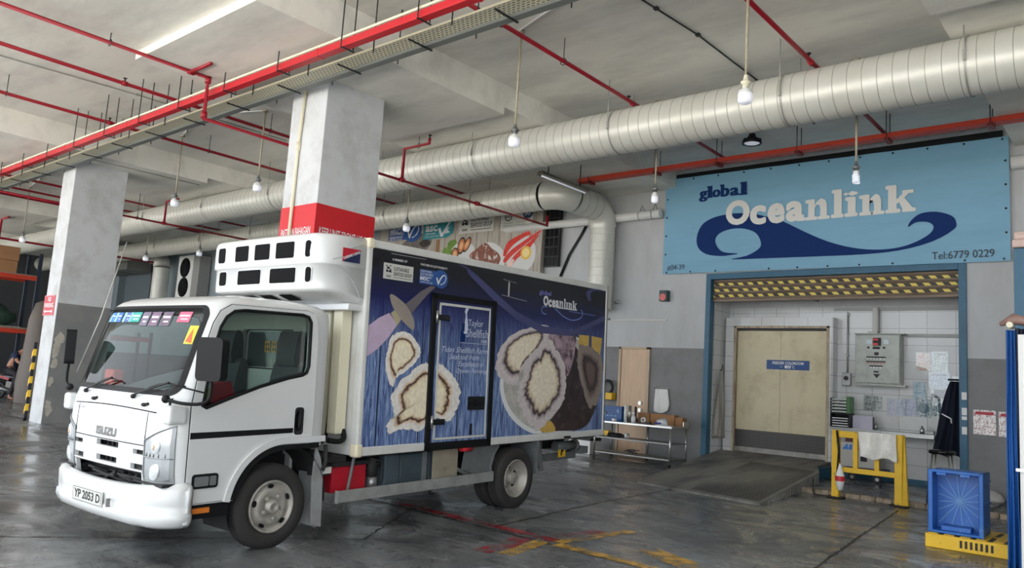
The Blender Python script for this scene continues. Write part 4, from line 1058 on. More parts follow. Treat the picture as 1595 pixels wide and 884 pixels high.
b = MB(); wwf_label(b, F, 0.15, 1.48, 1.64, 2.20, 0.02, 1.0); b.build('panda_label', t)
b = MB(M_LBL); b.flat([(1.73,1.6),(2.86,1.6),(2.86,2.2),(1.73,2.2)], F, 0.02); b.m(M_INK)
for cx, r in ((2.0,0.13),): b.prism([(cx+r*math.cos(a), 1.98+r*math.sin(a)) for a in [k*PI/12 for k in range(24)]], F, 0.021, 0.022); 
b.m(M_LBL); b.flat([(2.0+0.10*math.cos(a), 1.98+0.10*math.sin(a)) for a in [k*PI/12 for k in range(24)]], F, 0.024)
b.m(M_INK); b.text('BAP', F, 1.92, 2.08, 1.94, 2.01, 0.025, 0.02)
b.m(mat('label_deep_blue', (30, 60, 90), 0.4)); b.flat([(2.68+0.17*math.cos(a), 2.0+0.13*math.sin(a)) for a in [k*PI/12 for k in range(24)]], F, 0.022); b.m(M_PAPER); b.text('IAF', F, 2.57, 2.79, 1.96, 2.05, 0.024, 0.02)
b.m(M_INK)
for k in range(3): b.text('CERTIFIED', F, 1.80, 2.18, 1.78-0.06*k, 1.81-0.06*k, 0.022); b.text('FOOD SAFE', F, 2.26, 2.60, 1.78-0.06*k, 1.81-0.06*k, 0.022)
b.build('certificate_label', t)
def blob(b, pts, F, d, k=3): b.flat(smooth_poly(pts, k), F, d)
M_CRAB = mat('crab_red_print', (214, 56, 44), 0.4, var=0.25, vscale=9); M_MEAT = mat('meat_print', (132, 78, 62), 0.5, var=0.35, vscale=8, dirt=(214, 206, 196), dirt_amt=0.9, dscale=6, dcut=(0.55, 0.6))
M_GREENP = mat('greens_print', (104, 138, 52), 0.5, var=0.4, vscale=12); M_SHELLP = mat('mussel_print', (196, 122, 74), 0.4, var=0.3, vscale=10); M_DARKP = mat('dark_shell_print', (52, 44, 38), 0.4, var=0.3, vscale=8)
M_FISHP = mat('fish_print', (112, 104, 100), 0.4, var=0.35, vscale=6); M_PLATEP = mat('plate_print', (214, 214, 212), 0.3); M_LEMON = mat('lemon_print', (232, 190, 80), 0.4, var=0.1, vscale=20)
b = MB(M_FISHP); blob(b, [(-2.5,1.2),(-2.2,1.55),(-1.6,1.78),(-1.15,1.72),(-0.95,1.5),(-1.2,1.25),(-1.6,1.05),(-2.2,1.0)], F, 0.004); b.m(M_DARKP); blob(b, [(-1.5,1.5),(-1.2,1.6),(-1.0,1.45),(-1.3,1.35)], F, 0.006)
b.m(mat('wood_print', (140, 104, 66), 0.5)); b.flat([(-0.78,0.9),(-0.6,0.9),(-0.62,1.55),(-0.76,1.55)], F, 0.006); b.build('fish_picture', t)
b = MB(M_PLATEP); blob(b, [(-0.6,1.1),(0.0,1.35),(0.6,1.35),(0.8,1.1),(0.3,0.75),(-0.3,0.8)], F, 0.003); b.m(M_GREENP); blob(b, [(-0.5,1.05),(-0.44,1.25),(-0.3,1.30),(-0.25,1.45),(0.0,1.5),(0.08,1.40),(-0.03,1.28),(-0.1,1.2),(0.0,1.1),(-0.2,1.0)], F, 0.005)
for cx, cz, rx, rz, a0 in ((0.05,1.08,0.13,0.16,0.1),(0.28,1.30,0.13,0.22,-0.2),(0.50,1.32,0.10,0.21,-0.5)):
    for m_, s_, d_ in ((M_DARKP,1.15,0.006),(M_SHELLP,0.9,0.008),(mat('mussel_inner_print',(226,176,130),0.4),0.5,0.010)):
        b.m(m_); b.flat([(cx+rx*s_*math.cos(a)*math.cos(a0)-rz*s_*math.sin(a)*math.sin(a0), cz+rx*s_*math.cos(a)*math.sin(a0)+rz*s_*math.sin(a)*math.cos(a0)) for a in [k*PI/9 for k in range(18)]], F, d_)
b.build('mussel_picture', t)
b = MB(M_PLATEP); blob(b, [(0.5,0.7),(1.0,1.25),(1.5,1.3),(1.95,0.95),(1.8,0.5),(0.9,0.4)], F, 0.003); b.m(M_MEAT); blob(b, [(0.62,0.98),(0.9,1.18),(1.2,1.32),(1.45,1.15),(1.7,1.0),(1.80,0.82),(1.6,0.6),(1.0,0.7)], F, 0.005); b.build('seared_fish_picture', t)
b = MB(M_PLATEP); blob(b, [(2.2,0.45),(1.95,0.9),(2.2,1.35),(2.6,1.42),(2.9,1.25),(3.0,0.95),(2.9,0.6),(2.5,0.35)], F, 0.003)
b.m(M_CRAB)
for pl in ([(1.88,0.95),(1.96,1.2),(2.12,1.34),(2.6,1.50),(2.75,1.52),(2.82,1.38),(2.72,1.42),(2.3,1.24),(2.1,1.08),(1.96,0.9)], [(1.9,0.80),(2.1,1.02),(2.5,1.24),(3.12,1.52),(3.1,1.46),(2.55,1.12),(2.2,0.9),(1.98,0.72)], [(2.02,0.58),(2.3,0.92),(2.65,1.16),(3.08,1.42),(3.0,1.3),(2.72,1.0),(2.4,0.82),(2.14,0.56)]): blob(b, pl, F, 0.006, 3)
b.m(mat('crab_white_print', (236, 200, 190), 0.4, var=0.2, vscale=14)); blob(b, [(2.02,0.62),(2.2,0.8),(2.3,0.76),(2.14,0.56)], F, 0.008)
b.m(M_LEMON); b.flat([(2.68+0.18*math.cos(a), 0.95+0.18*math.sin(a)) for a in [k*PI/12 for k in range(24)]], F, 0.008); b.m(mat('lemon_core', (244, 222, 150), 0.4)); b.flat([(2.68+0.12*math.cos(a), 0.95+0.12*math.sin(a)) for a in [k*PI/12 for k in range(24)]], F, 0.009)
b.build('crab_picture', t)
b = MB(M_BLK); b.box(0, 0.45, 0, 0.1, 0, 1.55)
o = b.build('wall_grating', loc=(-12.45, 15.60, 4.75)); tag(o, 'black square grating right of the seafood board', 'grating')
g = MB(M_DKMETAL)
for k in range(6): g.box(0.0, 0.45, -0.012, 0, 0.25*k, 0.25*k+0.03)
for k in range(4): g.box(0.145*k, 0.145*k+0.02, -0.012, 0, 0, 1.55)
g.build('bars', o)

# ------------------------------------------------------------------ far left of the hall
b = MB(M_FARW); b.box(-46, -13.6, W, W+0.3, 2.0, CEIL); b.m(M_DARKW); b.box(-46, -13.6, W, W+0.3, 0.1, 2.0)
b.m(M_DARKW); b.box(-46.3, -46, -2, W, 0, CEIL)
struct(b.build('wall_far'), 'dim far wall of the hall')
b = MB(mat('far_partition', (120, 132, 138), 0.8)); b.box(-44, -36.9, 15.2, 15.75, 3.9, 6.2); b.m(mat('far_partition_dark', (92, 102, 108), 0.8)); b.box(-36.9, -34.4, 15.5, 15.75, 3.9, 6.0)
struct(b.build('wall_partition'))
b = MB(mat('square_duct', (110, 112, 108), 0.5, metal=0.3)); b.box(-4.2, 0.4, -0.5, 0.5, -0.3, 0.3)
for k in range(3): b.box(-4.2+1.6*k, -4.16+1.6*k, -0.52, 0.52, -0.32, 0.32)
o = b.build('square_duct', loc=(-34.0, 14.6, 5.75)); tag(o, 'grey square duct under the spiral ducts in the far background', 'air duct')
b = MB(M_DUCT); duct_profile_tube(b, [(0,0,0.0),(0,0,-2.0)], 0.33, 24, 0.25, 0.012, True); b.tube([(-0.9,0,0.55),(-0.45,0,0.5),(-0.1,0,0.28),(0,0,0)], 0.33, 24)
o = b.build('duct_drop', loc=(-32.6, 15.1, 5.6)); tag(o, 'short vertical duct left of the outdoor air conditioner', 'air duct')
t = thing('air_conditioner', 'tall white outdoor air conditioner with two black fans behind the cab roof', 'air conditioner', (-30.6, 15.2, 4.3)); 
b = MB(M_WHITE); b.box(-0.75, 0.45, 0, 0.5, 0, 1.75); b.m(mat('unit_side', (150,150,148), 0.5)); b.box(0.45, 0.95, 0.02, 0.5, 0, 1.72); b.build('casing', t, bevel=0.01)
for z in (0.45, 1.25):
    b = MB(M_BLK); b.cyl((-0.15,-0.02,z),(-0.15,0.02,z), 0.40, 28); f = b.build('fan', t)
    g = MB(M_DKMETAL)
    for r in (0.12,0.22,0.32): g.tube([(-0.15+r*math.cos(a), -0.03, z+r*math.sin(a)) for a in [k*PI/10 for k in range(20)]], 0.008, 5, closed=True)
    g.build('fan_guard', f)
b = MB(M_DKMETAL); b.box(-1.0,1.2,-0.1,0.55,-0.08,0)
for x in (-0.8,1.0): b.bar((x,0.5,-0.7),(x,-0.05,-0.05),0.05,0.05)
b.build('bracket', t)
# tall grey plastic sheet bundle and racks at the far left
def rack(x, y0, y1, label, low=False):
    t = thing('pallet_rack', label, 'rack', (x, y0, fz(y0)))
    L_ = y1-y0
    for xx in (0, -1.1):
        for yy in (0, L_):
            b = MB(mat('rack_blue', (30, 40, 58), 0.6)); b.box(xx-0.05, xx+0.05, yy-0.05, yy+0.05, 0, 2.6 if low else 4.9); b.build('post', t)
        for z in ((2.28,) if low else (2.28, 4.05)):
            b = MB(M_ORANGE); b.box(xx-0.03, xx+0.03, 0.05, L_-0.05, z-0.07, z+0.07); b.build('beam', t)
    b = MB(mat('rack_deck', (132, 128, 118), 0.7, var=0.2, vscale=3)); b.box(-1.12, 0.03, 0.0, L_, 2.36, 2.40)
    if not low: b.box(-1.12, 0.03, 0.0, L_, 4.12, 4.15)
    b.build('deck', t)
    return t
rack(-29.0, 6.2, 9.35, 'pallet rack with orange beams left of the left pillar')
rack(-31.5, 12.0, 14.5, 'low pallet rack with an orange beam behind the left pillar', True)
def pallet(x, y, z, w, d, label, m):
    t = thing('pallet', label, 'pallet', (x, y, z))
    for k in range(6):
        b = MB(m); b.box(-w/2, w/2, -d/2+k*d/6+0.01, -d/2+(k+1)*d/6-0.02, 0.10, 0.12); b.build('board', t)
    for xx in (-w/2+0.05, 0, w/2-0.05):
        b = MB(m); b.box(xx-0.05, xx+0.05, -d/2, d/2, 0, 0.10); b.build('stringer', t)
    return t
M_PALW = mat('pale_pallet_wood', (176, 168, 152), 0.8, var=0.15, vscale=4)
pallet(-29.5, 8.3, 2.41, 1.0, 1.5, 'pale wooden pallet on the rack deck at the far left', M_PALW)
b = MB(mat('green_net', (44, 72, 60), 0.8, var=0.4, vscale=6)); rnd = random.Random(2)
b.sphere((0,0,0.3), 0.6, 18, 10, (0.8,1.25,0.6)); b.v = [(x*(1+rnd.uniform(-.1,.1)), y*(1+rnd.uniform(-.1,.1)), max(0,z*(1+rnd.uniform(-.15,.15)))) for x,y,z in b.v]
solo('net_bundle', b, 'dark green bundled nets on the pallet on the rack', 'net bundle', (-29.5, 8.3, 2.53))
for i, (y, z, h, w) in enumerate(((7.4,4.16,0.55,0.9),(8.3,4.16,0.5,0.8),(7.4,4.72,0.4,0.85),(8.35,4.67,0.45,0.75))):
    b = MB(M_BROWNCARD); b.box(-0.45,0.45,-w/2,w/2,0,h)
    o = solo('cardboard_box', b, ('brown carton bottom left on top of the far left rack','brown carton bottom right on top of the far left rack','brown carton top left on the far left rack','brown carton top right on the far left rack')[i], 'carton', (-29.5, y, z), 0, 0.01, 'cartons on the far left rack')
    g = MB(mat('carton_tape', (190,150,105), 0.4)); g.box(-0.455,0.455,-0.03,0.03,h-0.002,h+0.002); g.build('tape_strip', o)
b = MB(mat('grey_wrap', (104, 96, 90), 0.6, var=0.15, vscale=2, stretch=(2,2,0.4)))
n = 16; 
b.lathe([(0,0.45),(0.6,0.5),(1.6,0.42),(2.6,0.36),(3.1,0.2),(3.2,0.02)], (0,0,0), (0,0,1), 14)
b.v = [(x*(1+0.08*math.sin(5*z)), y*(1+0.1*math.sin(7*z+x*4)), z) for x, y, z in b.v]
solo('wrapped_bundle', b, 'tall grey wrapped bundle right of the rack beside the left pillar', 'bundle', (-27.3, 9.05, fz(9)))
b = MB(M_YEL); b.lathe([(0,0.0),(0,0.14),(0.55,0.14),(0.62,0.06),(0.7,0.05),(0.7,0)], (0,0,0), (0,0,1), 16); o = solo('gas_bottle', b, 'yellow cylinder standing behind the motorcycle', 'cylinder', (-29.4, 10.0, fz(10)+0.5)); 
b = MB(M_DKMETAL); b.box(-0.9,0.9,-0.3,0.9,0,0.5); solo('low_bench', b, 'low dark bench under the yellow cylinder', 'bench', (-29.7, 10.1, fz(10)), 0, 0.02)
# striped guard post at the left pillar
t = thing('striped_guard', 'black and yellow striped corner guard beside the left pillar', 'guard', (-20.63, 6.79, fz(6.8)))
for k in range(11):
    b = MB(M_YEL if k % 2 else M_BLACK); z = 0.16*k
    h_ = 0.035
    b.add([(-h_,-h_,z),(h_,-h_,z+0.08),(h_,h_,z+0.08),(-h_,h_,z),(-h_,-h_,z+0.16),(h_,-h_,z+0.24),(h_,h_,z+0.24),(-h_,h_,z+0.16)], [(0,3,2,1),(4,5,6,7),(0,1,5,4),(1,2,6,5),(2,3,7,6),(3,0,4,7)])
    b.build('stripe_band', t)

# ---- motorcycle and person
MXY = (-28.6, 9.05)
t = thing('motorcycle', 'dark small motorcycle parked at the far left edge', 'motorcycle', (MXY[0], MXY[1], fz(MXY[1])), math.radians(-52))
for y in (-0.62, 0.62):
    b = MB(M_BLACK); b.tube([(0.0, y+0.24*math.cos(a), 0.29+0.24*math.sin(a)) for a in [k*PI/12 for k in range(24)]], 0.06, 8, closed=True); w = b.build('tyre', t)
    g = MB(M_DKMETAL)
    for k in range(5):
        a = k*2*PI/5; g.tube([(0, y, 0.29), (0, y+0.2*math.cos(a), 0.29+0.2*math.sin(a))], 0.014, 6)
    g.cyl((-0.04,y,0.29),(0.04,y,0.29),0.06,12); g.build('wheel_spokes', w)
b = MB(mat('moto_body', (30, 28, 32), 0.3, coat=0.5)); b.sphere((0,-0.35,0.72), 0.2, 16, 10, (0.75,1.7,0.7)); b.sphere((0,0.35,0.75), 0.18, 16, 10, (0.9,1.1,1.3)); b.bar((0,-0.3,0.5),(0,0.45,0.42), 0.24, 0.2); b.build('body', t)
b = MB(mat('moto_red', (150, 30, 40), 0.3)); b.bar((0.13,-0.6,0.75),(0.14,-0.2,0.66), 0.03, 0.08); b.bar((-0.13,-0.6,0.75),(-0.14,-0.2,0.66), 0.03, 0.08); b.box(-0.06,0.06,-0.72,-0.66,0.70,0.78); b.build('red_trim', t)
b = MB(M_BLACK); b.sphere((0,-0.15,0.83), 0.16, 16, 8, (0.8,2.2,0.45)); b.build('seat', t)
b = MB(M_DKMETAL); b.tube([(0,0.62,0.29),(0,0.42,0.85),(0,0.36,1.0)], 0.03, 8); b.tube([(-0.32,0.28,1.0),(-0.15,0.38,1.02),(0.15,0.38,1.02),(0.32,0.28,1.0)], 0.018, 8); b.sphere((0,0.05,0.38),0.16,12,8,(0.9,1.3,1.0)); b.build('frame_and_handlebar', t)
b = MB(M_GALV); b.cyl((0.17,-0.1,0.30),(0.2,-0.75,0.42),0.06,12); b.build('muffler', t)
b = MB(M_PAPER); b.box(-0.09,0.09,-0.79,-0.78,0.50,0.62); b.build('rear_plate', t)

def skin_body(name, joints, edges, mtl, parent=None, levels=2, loc=(0,0,0), root=0):
    me = bpy.data.meshes.new(name); me.from_pydata([j[:3] for j in joints], edges, []); me.update()
    o = bpy.data.objects.new(name, me); COL.objects.link(o); o.location = loc
    if parent: o.parent = parent
    s = o.modifiers.new('skin', 'SKIN'); s.use_smooth_shade = True
    for i, v in enumerate(me.skin_vertices[0].data):
        r = joints[i][3]; v.radius = (r, r) if not isinstance(r, tuple) else r; v.use_root = (i == root)
    sub = o.modifiers.new('sub', 'SUBSURF'); sub.levels = levels; sub.render_levels = levels
    bake(o); o.data.materials.append(mtl)
    for p in o.data.polygons: p.use_smooth = True
    return o
M_SKIN = mat('skin', (176, 126, 100), 0.5); M_NAVYS = mat('navy_shirt', (24, 40, 66), 0.8); M_TROU = mat('dark_trousers', (34, 34, 40), 0.8); M_HAIR = mat('black_hair', (22, 20, 20), 0.6)
# seated rider: faces along the motorcycle, leaning over the handlebar
t = thing('person', 'person in a navy shirt sitting bent over the motorcycle at the left edge', 'person', (MXY[0]-0.12, MXY[1]-0.05, fz(MXY[1])), math.radians(-52))
J = [(0,-0.20,0.98,.15),(0,-0.12,1.20,.155),(0,0.02,1.42,.165),(0,0.12,1.56,.08),(0,0.20,1.66,.06),
     (-0.19,0.03,1.47,.075),(-0.28,0.18,1.25,.05),(-0.24,0.38,1.13,.036),(0.19,0.03,1.47,.075),(0.28,0.18,1.25,.05),(0.24,0.38,1.13,.036),
     (-0.12,-0.15,0.92,.10),(-0.24,0.22,0.82,.085),(-0.26,0.16,0.45,.06),(-0.26,0.06,0.10,.045),(-0.26,0.22,0.05,.04),
     (0.12,-0.15,0.92,.10),(0.24,0.22,0.82,.085),(0.26,0.16,0.45,.06),(0.26,0.06,0.10,.045),(0.26,0.22,0.05,.04)]
Ed = [(0,1),(1,2),(2,3),(3,4),(2,5),(5,6),(6,7),(2,8),(8,9),(9,10),(0,11),(11,12),(12,13),(13,14),(14,15),(0,16),(16,17),(17,18),(18,19),(19,20)]
body = skin_body('body', J, Ed, M_SKIN, t)
shirt = skin_body('shirt', [(0,-0.21,0.95,.175),(0,-0.12,1.20,.175),(0,0.02,1.42,.185),(0,0.09,1.53,.09),(-0.20,0.03,1.47,.095),(-0.27,0.14,1.30,.075),(0.20,0.03,1.47,.095),(0.27,0.14,1.30,.075)], [(0,1),(1,2),(2,3),(2,4),(4,5),(2,6),(6,7)], M_NAVYS, t)
trousers = skin_body('trousers', [(0,-0.20,0.95,.17),(-0.13,-0.14,0.91,.12),(-0.24,0.22,0.83,.10),(-0.26,0.16,0.45,.08),(-0.26,0.07,0.16,.065),(0.13,-0.14,0.91,.12),(0.24,0.22,0.83,.10),(0.26,0.16,0.45,.08),(0.26,0.07,0.16,.065)], [(0,1),(1,2),(2,3),(3,4),(0,5),(5,6),(6,7),(7,8)], M_TROU, t)
hd = MB(M_SKIN); hd.sphere((0,0.26,1.74), 0.11, 20, 14, (0.78,0.95,1.12)); hd.sphere((0,0.365,1.715), 0.022, 8, 6, (0.8,1,1.2)); hd.sphere((-0.085,0.25,1.735), 0.025, 8, 6, (0.4,0.8,1.2)); hd.sphere((0.085,0.25,1.735), 0.025, 8, 6, (0.4,0.8,1.2)); hd.build('head', t)
h = MB(M_HAIR); h.sphere((0,0.235,1.775), 0.115, 18, 12, (0.82,0.95,0.95)); h.build('hair', t)
for s in (-1, 1):
    hb = MB(M_SKIN); hb.sphere((s*0.24,0.42,1.09), 0.045, 10, 8, (0.8,1.1,0.5))
    for k in range(4): hb.tube([(s*(0.20+0.022*k),0.44,1.10),(s*(0.20+0.022*k),0.475-0.004*k,1.085),(s*(0.20+0.022*k),0.47,1.05)], 0.0095, 6)
    hb.tube([(s*0.205,0.41,1.08),(s*0.185,0.43,1.06),(s*0.19,0.45,1.05)], 0.011, 6); hb.build('hand', t)

# ------------------------------------------------------------------ recess: control cabinet, posters, counter
t = thing('control_cabinet', 'grey steel control cabinet with rows of buttons on the tiled wall', 'control cabinet', (-4.58, 16.70, 2.17))
M_CAB = mat('cabinet_steel', (158, 162, 156), 0.38, metal=0.35, var=0.06, vscale=3, dirt=(110, 112, 108), dirt_amt=0.5, dscale=4)
b = MB(M_CAB); b.box(-0.42, 0.42, -0.22, 0.05, 0, 0.99); b.build('case', t, bevel=0.006)
b = MB(M_CAB); b.box(-0.41, 0.41, -0.25, -0.222, 0.02, 0.97); dr = b.build('door', t, bevel=0.008)
b = MB(M_CAB); b.box(-0.44, 0.52, -0.26, -0.05, -0.03, 0.0); b.box(-0.43, 0.50, -0.28, 0.04, 0.99, 1.005); b.build('rain_hood', t)
F = frame((0,-0.2505,0), (1,0,0), (0,0,1))
b = MB(mat('meter_face', (200, 214, 220), 0.3)); 
for x in (-0.20, 0.12): b.box(x, x+0.10, -0.262, -0.25, 0.79, 0.88)
b.build('meter', t)
b = MB(mat('red_display', (220, 50, 60), 0.4)); b.box(-0.075, 0.02, -0.258, -0.25, 0.86, 0.90); b.box(-0.075, 0.02, -0.258, -0.25, 0.77, 0.81); b.build('red_window', t)
b = MB(M_BLACK); b.box(-0.08,0.075,-0.254,-0.25,0.755,0.915); b.box(-0.08,0.055,-0.257,-0.25,0.69,0.74)
for x in (-0.16, 0.13): b.cyl((x,-0.27,0.72),(x,-0.25,0.72), 0.022, 12)
for z, n_, x0 in ((0.50,6,-0.18),(0.41,6,-0.18),(0.325,4,-0.12)):
    b.box(x0-0.02, x0+0.06*n_-0.02, -0.256, -0.25, z+0.02, z+0.045)
b.cyl((0.0,-0.262,0.60),(0.0,-0.25,0.60),0.0,8) if False else b.box(-0.05,0.03,-0.256,-0.25,0.57,0.63); b.box(-0.06,0.03,-0.256,-0.25,0.23,0.26); b.prism([(-0.07,0.20),(0.06,0.20),(-0.005,0.12)], F, 0, 0.006)
b.build('black_fittings', t)
for z, n_, x0 in ((0.50,6,-0.18),(0.41,6,-0.18),(0.325,4,-0.12)):
    for k in range(n_):
        b = MB(mat('lamp_red', (190, 90, 90), 0.3) if z > 0.35 and z < 0.45 else M_PAPER); b.cyl((x0+0.06*k+0.01,-0.265,z),(x0+0.06*k+0.01,-0.25,z), 0.014, 10); b.build('button', t)
b = MB(M_LROD); b.box(-0.13,-0.05,-0.10,0.05,1.0,1.55); b.box(-0.05,-0.03,-0.09,0.05,1.0,1.55); b.box(-0.2,-0.03,-0.14,0.05,1.0,1.05); b.build('cable_trunking', t)
b = MB(mat('trunk_grey', (168, 170, 168), 0.5)); b.box(-5.50, -3.0, 16.69, 16.75, 3.66, 3.72); b.box(-4.5, -3.0, 16.69, 16.75, 3.13, 3.19)
o = b.build('wall_trunking'); tag(o, 'horizontal grey trunking across the tiled wall above the cabinet', 'trunking')
b = MB(M_LROD); b.tube([(0,0,0),(0,0,1.25)], 0.014, 8)
for z in (0.35,0.8,1.2): b.box(-0.03,0.03,-0.02,0.03,z-0.015,z+0.015)
o = b.build('wall_conduit', loc=(-5.22, 16.72, 2.38)); tag(o, 'thin vertical conduit left of the control cabinet', 'conduit')
t = thing('wall_socket', 'grey round faced wall socket under the conduit', 'socket', (-5.22, 16.70, 2.12))
b = MB(M_GALV); b.box(-0.08,0.08,-0.07,0.05,0,0.26); b.build('box', t, bevel=0.01); b = MB(M_BLACK); b.cyl((0,-0.09,0.15),(0,-0.065,0.15),0.045,16); b.build('socket_face', t)
b = MB(M_LROD); b.tube([(-1.2,0,0),(0.7,0,0)], 0.012, 6); b.sphere((0.78,-0.02,0.0), 0.06, 12, 8); o = b.build('ceiling_rod', loc=(-6.6,16.6,3.90)); tag(o, 'thin rod with a round end under the rolled shutter', 'rod')

def paper_mat(name, rgb, c2, sc=30, dc=(0.48,0.56)):
    return mat(name, rgb, 0.15, var=0.05, vscale=4, dirt=c2, dirt_amt=0.9, dscale=sc, dcut=dc)
PO = [('poster', 'orange toned food poster high on the tiled wall right of the cabinet', -3.93,2.49,0.23,0.33, (226,206,190),(190,110,80)),
      ('poster', 'pale poster with black heading right of the orange toned poster', -3.66,2.47,0.26,0.37, (214,222,214),(150,150,140)),
      ('poster', 'bluish notice below the pale poster with black heading', -3.70,2.18,0.33,0.26, (206,212,226),(140,150,170)),
      ('poster', 'light blue notice sheet just right of the cabinet corner', -3.99,1.93,0.22,0.33, (204,218,226),(130,160,180)),
      ('poster', 'notice sheet with a dark photograph', -3.68,1.92,0.32,0.24, (214,218,218),(90,92,92)),
      ('poster', 'notice sheet beside the right blue post', -3.30,2.12,0.26,0.26, (212,216,216),(120,124,124)),
      ('poster', 'framed sheet with crossed grey lines over the desk tray', -4.90,1.66,0.33,0.28, (206,210,208),(110,112,108)),
      ('poster', 'first pale lilac form sheet in the lower row', -4.46,1.58,0.27,0.32, (208,210,226),(170,172,200)),
      ('poster', 'second pale lilac form sheet in the lower row', -4.18,1.60,0.25,0.32, (210,212,228),(168,172,200)),
      ('poster', 'sheet with a round blue and green picture in the lower row', -3.93,1.60,0.24,0.32, (206,214,220),(50,90,120)),
      ('poster', 'sheet with a round grey picture at the right of the lower row', -3.68,1.63,0.36,0.30, (210,214,214),(110,130,140))]
for nm_, lb_, x, z, w, h, c1, c2 in PO:
    b = MB(paper_mat('poster_'+lb_[:12]+str(round(x,2)), c1, c2, 22)); b.box(0, w, -0.004, 0, 0, h)
    o = solo('poster', b, lb_, 'poster', (x, 16.745, z), 0, 0, 'plastic sleeved notices on the tiled wall')
    g = MB(glassmat('plastic_sleeve', (250,252,252), 1.6)); g.box(-0.015, w+0.015, -0.009, -0.007, -0.015, h+0.015); g.build('plastic_sleeve', o)
    if 'black heading' in lb_:
        k = MB(M_INK); k.text('ATTENTION', frame((0,-0.0045,0),(1,0,0),(0,0,1)), 0.03, w-0.03, h-0.05, h-0.02, 0.001, 0.02); k.build('heading', o)
    if 'dark photograph' in lb_:
        k = MB(mat('dark_photo', (62,62,62), 0.4, var=0.5, vscale=14)); k.box(0.05,w-0.04,-0.006,-0.004,0.05,h-0.03); k.build('photograph', o)
    if 'round' in lb_:
        k = MB(mat('round_photo'+str(len(lb_)), (70,104,120), 0.4, var=0.6, vscale=18)); k.cyl((w/2,-0.006,h*0.5),(w/2,-0.004,h*0.5), 0.10, 20); k.build('round_picture', o)
for i, (x, z) in enumerate(((-2.80,1.37),(-2.42,1.36))):
    b = MB(paper_mat('warning_paper%d'%i, (226,222,222), (150,110,110), 26)); b.box(0,0.34,-0.004,0,0,0.42)
    o = solo('poster', b, ('white notice on the grey wall right of the blue post','second white notice with red heading, partly behind the blue tarpaulin')[i], 'poster', (x, W-0.002, z), 0, 0, 'notices on the grey wall')
    k = MB(mat('heading_red', (180,40,60), 0.5)); k.box(0.03,0.31,-0.006,-0.004,0.34,0.39); k.build('red_heading', o)
for z, h in ((1.95,0.13),(1.68,0.13),(1.60,0.06),(1.35,0.13)):
    b = MB(M_PAPER); b.box(-0.04,0.04,-0.003,0,0,h); solo('sticker', b, 'white sticker on the right blue post, %s' % {1.95:'topmost',1.68:'second from top',1.60:'third from top',1.35:'lowest'}[z], 'sticker', (-2.93, W-0.041, z), 0, 0, 'stickers on the right blue post')

# counter shelf
t = thing('wall_counter', 'narrow stainless counter fixed along the tiled wall', 'counter', (-4.45, 16.2, 1.25))
b = MB(M_STEEL); b.box(-0.98, 0.0, 0, 0.54, 0, 0.035); b.box(0.0, 0.93, 0.03, 0.54, -0.005, 0.03); b.box(-0.98,0.93,0.02,0.05,-0.05,0.0); b.build('top', t, bevel=0.004)
b = MB(M_STEEL)
for x in (-0.9, 0.0, 0.85): b.bar((x,0.52,-0.07),(x,0.06,-0.02),0.03,0.03)
b.build('bracket', t)
CZ = 1.285
b = MB(M_BLACK); b.box(-0.19,0.19,-0.05,0.22,0,0.02); b.box(-0.19,-0.17,-0.05,0.22,0,0.28); b.box(0.17,0.19,-0.05,0.22,0,0.28); b.box(-0.19,0.19,0.2,0.22,0,0.28); b.box(-0.19,0.19,-0.05,0.22,0.26,0.28)
for k in range(4): b.box(-0.17,0.17,-0.04,0.2,0.06+0.05*k,0.066+0.05*k)
o = solo('desk_tray', b, 'black desk tray with shelves on the left end of the counter', 'desk tray', (-5.22, 16.32, CZ), 0, 0.003)
for k in range(4):
    b = MB(M_PAPER); b.box(-0.15,0.15,-0.045,0.15,0,0.018); solo('paper_pile', b, 'paper pile in the black desk tray, %s slot' % ('lowest','second','third','top')[k], 'papers', (-5.22, 16.32, CZ+0.02+0.049*k+(0 if k==0 else 0)), 0, 0, 'papers in the black tray')
b = MB(M_BLACK)
for k in range(5):
    b.box(-0.19,0.13,-0.05,0.2,0.06*k,0.06*k+0.012); b.box(-0.19,-0.185,-0.05,0.2,0.06*k,0.06*k+0.05)
b.m(mat('green_file', (70, 120, 66), 0.5)); b.box(0.13,0.19,-0.06,0.2,0,0.33)
b.m(mat('paper_greenish', (196, 206, 198), 0.5))
for k in range(5): b.box(-0.16,0.12,-0.055,0.18,0.06*k+0.014,0.06*k+0.036)
solo('file_stack', b, 'stack of paper trays with a green file on the black desk tray', 'files', (-5.22, 16.32, CZ+0.281), 0)
b = MB(mat('lilac_form', (190,188,206), 0.4, var=0.1, vscale=30)); b.box(-0.2,0.18,0,0.012,0,0.25); b.m(M_DKMETAL); b.box(0.18,0.2,-0.02,0.02,0,0.24); b.m(M_STEEL); b.cyl((0.24,0,0),(0.24,0,0.12),0.02,10)
solo('form_holder', b, 'upright lilac form holder beside the black desk tray', 'form holder', (-4.82, 16.42, CZ), 0)
b = MB(M_STEEL); b.lathe([(0,0),(0,0.04),(0.09,0.04),(0.11,0.02),(0.15,0.015),(0.15,0)], (0,0,0), (0,0,1), 14); solo('bottle', b, 'small steel bottle on the right end of the counter', 'bottle', (-3.76, 16.4, CZ-0.005))
b = MB(M_GALV); b.box(-0.07,0.07,-0.05,0.05,0,0.07); solo('small_tin', b, 'small grey tin beside the steel bottle', 'tin', (-3.62, 16.38, CZ-0.005), 0, 0.008)

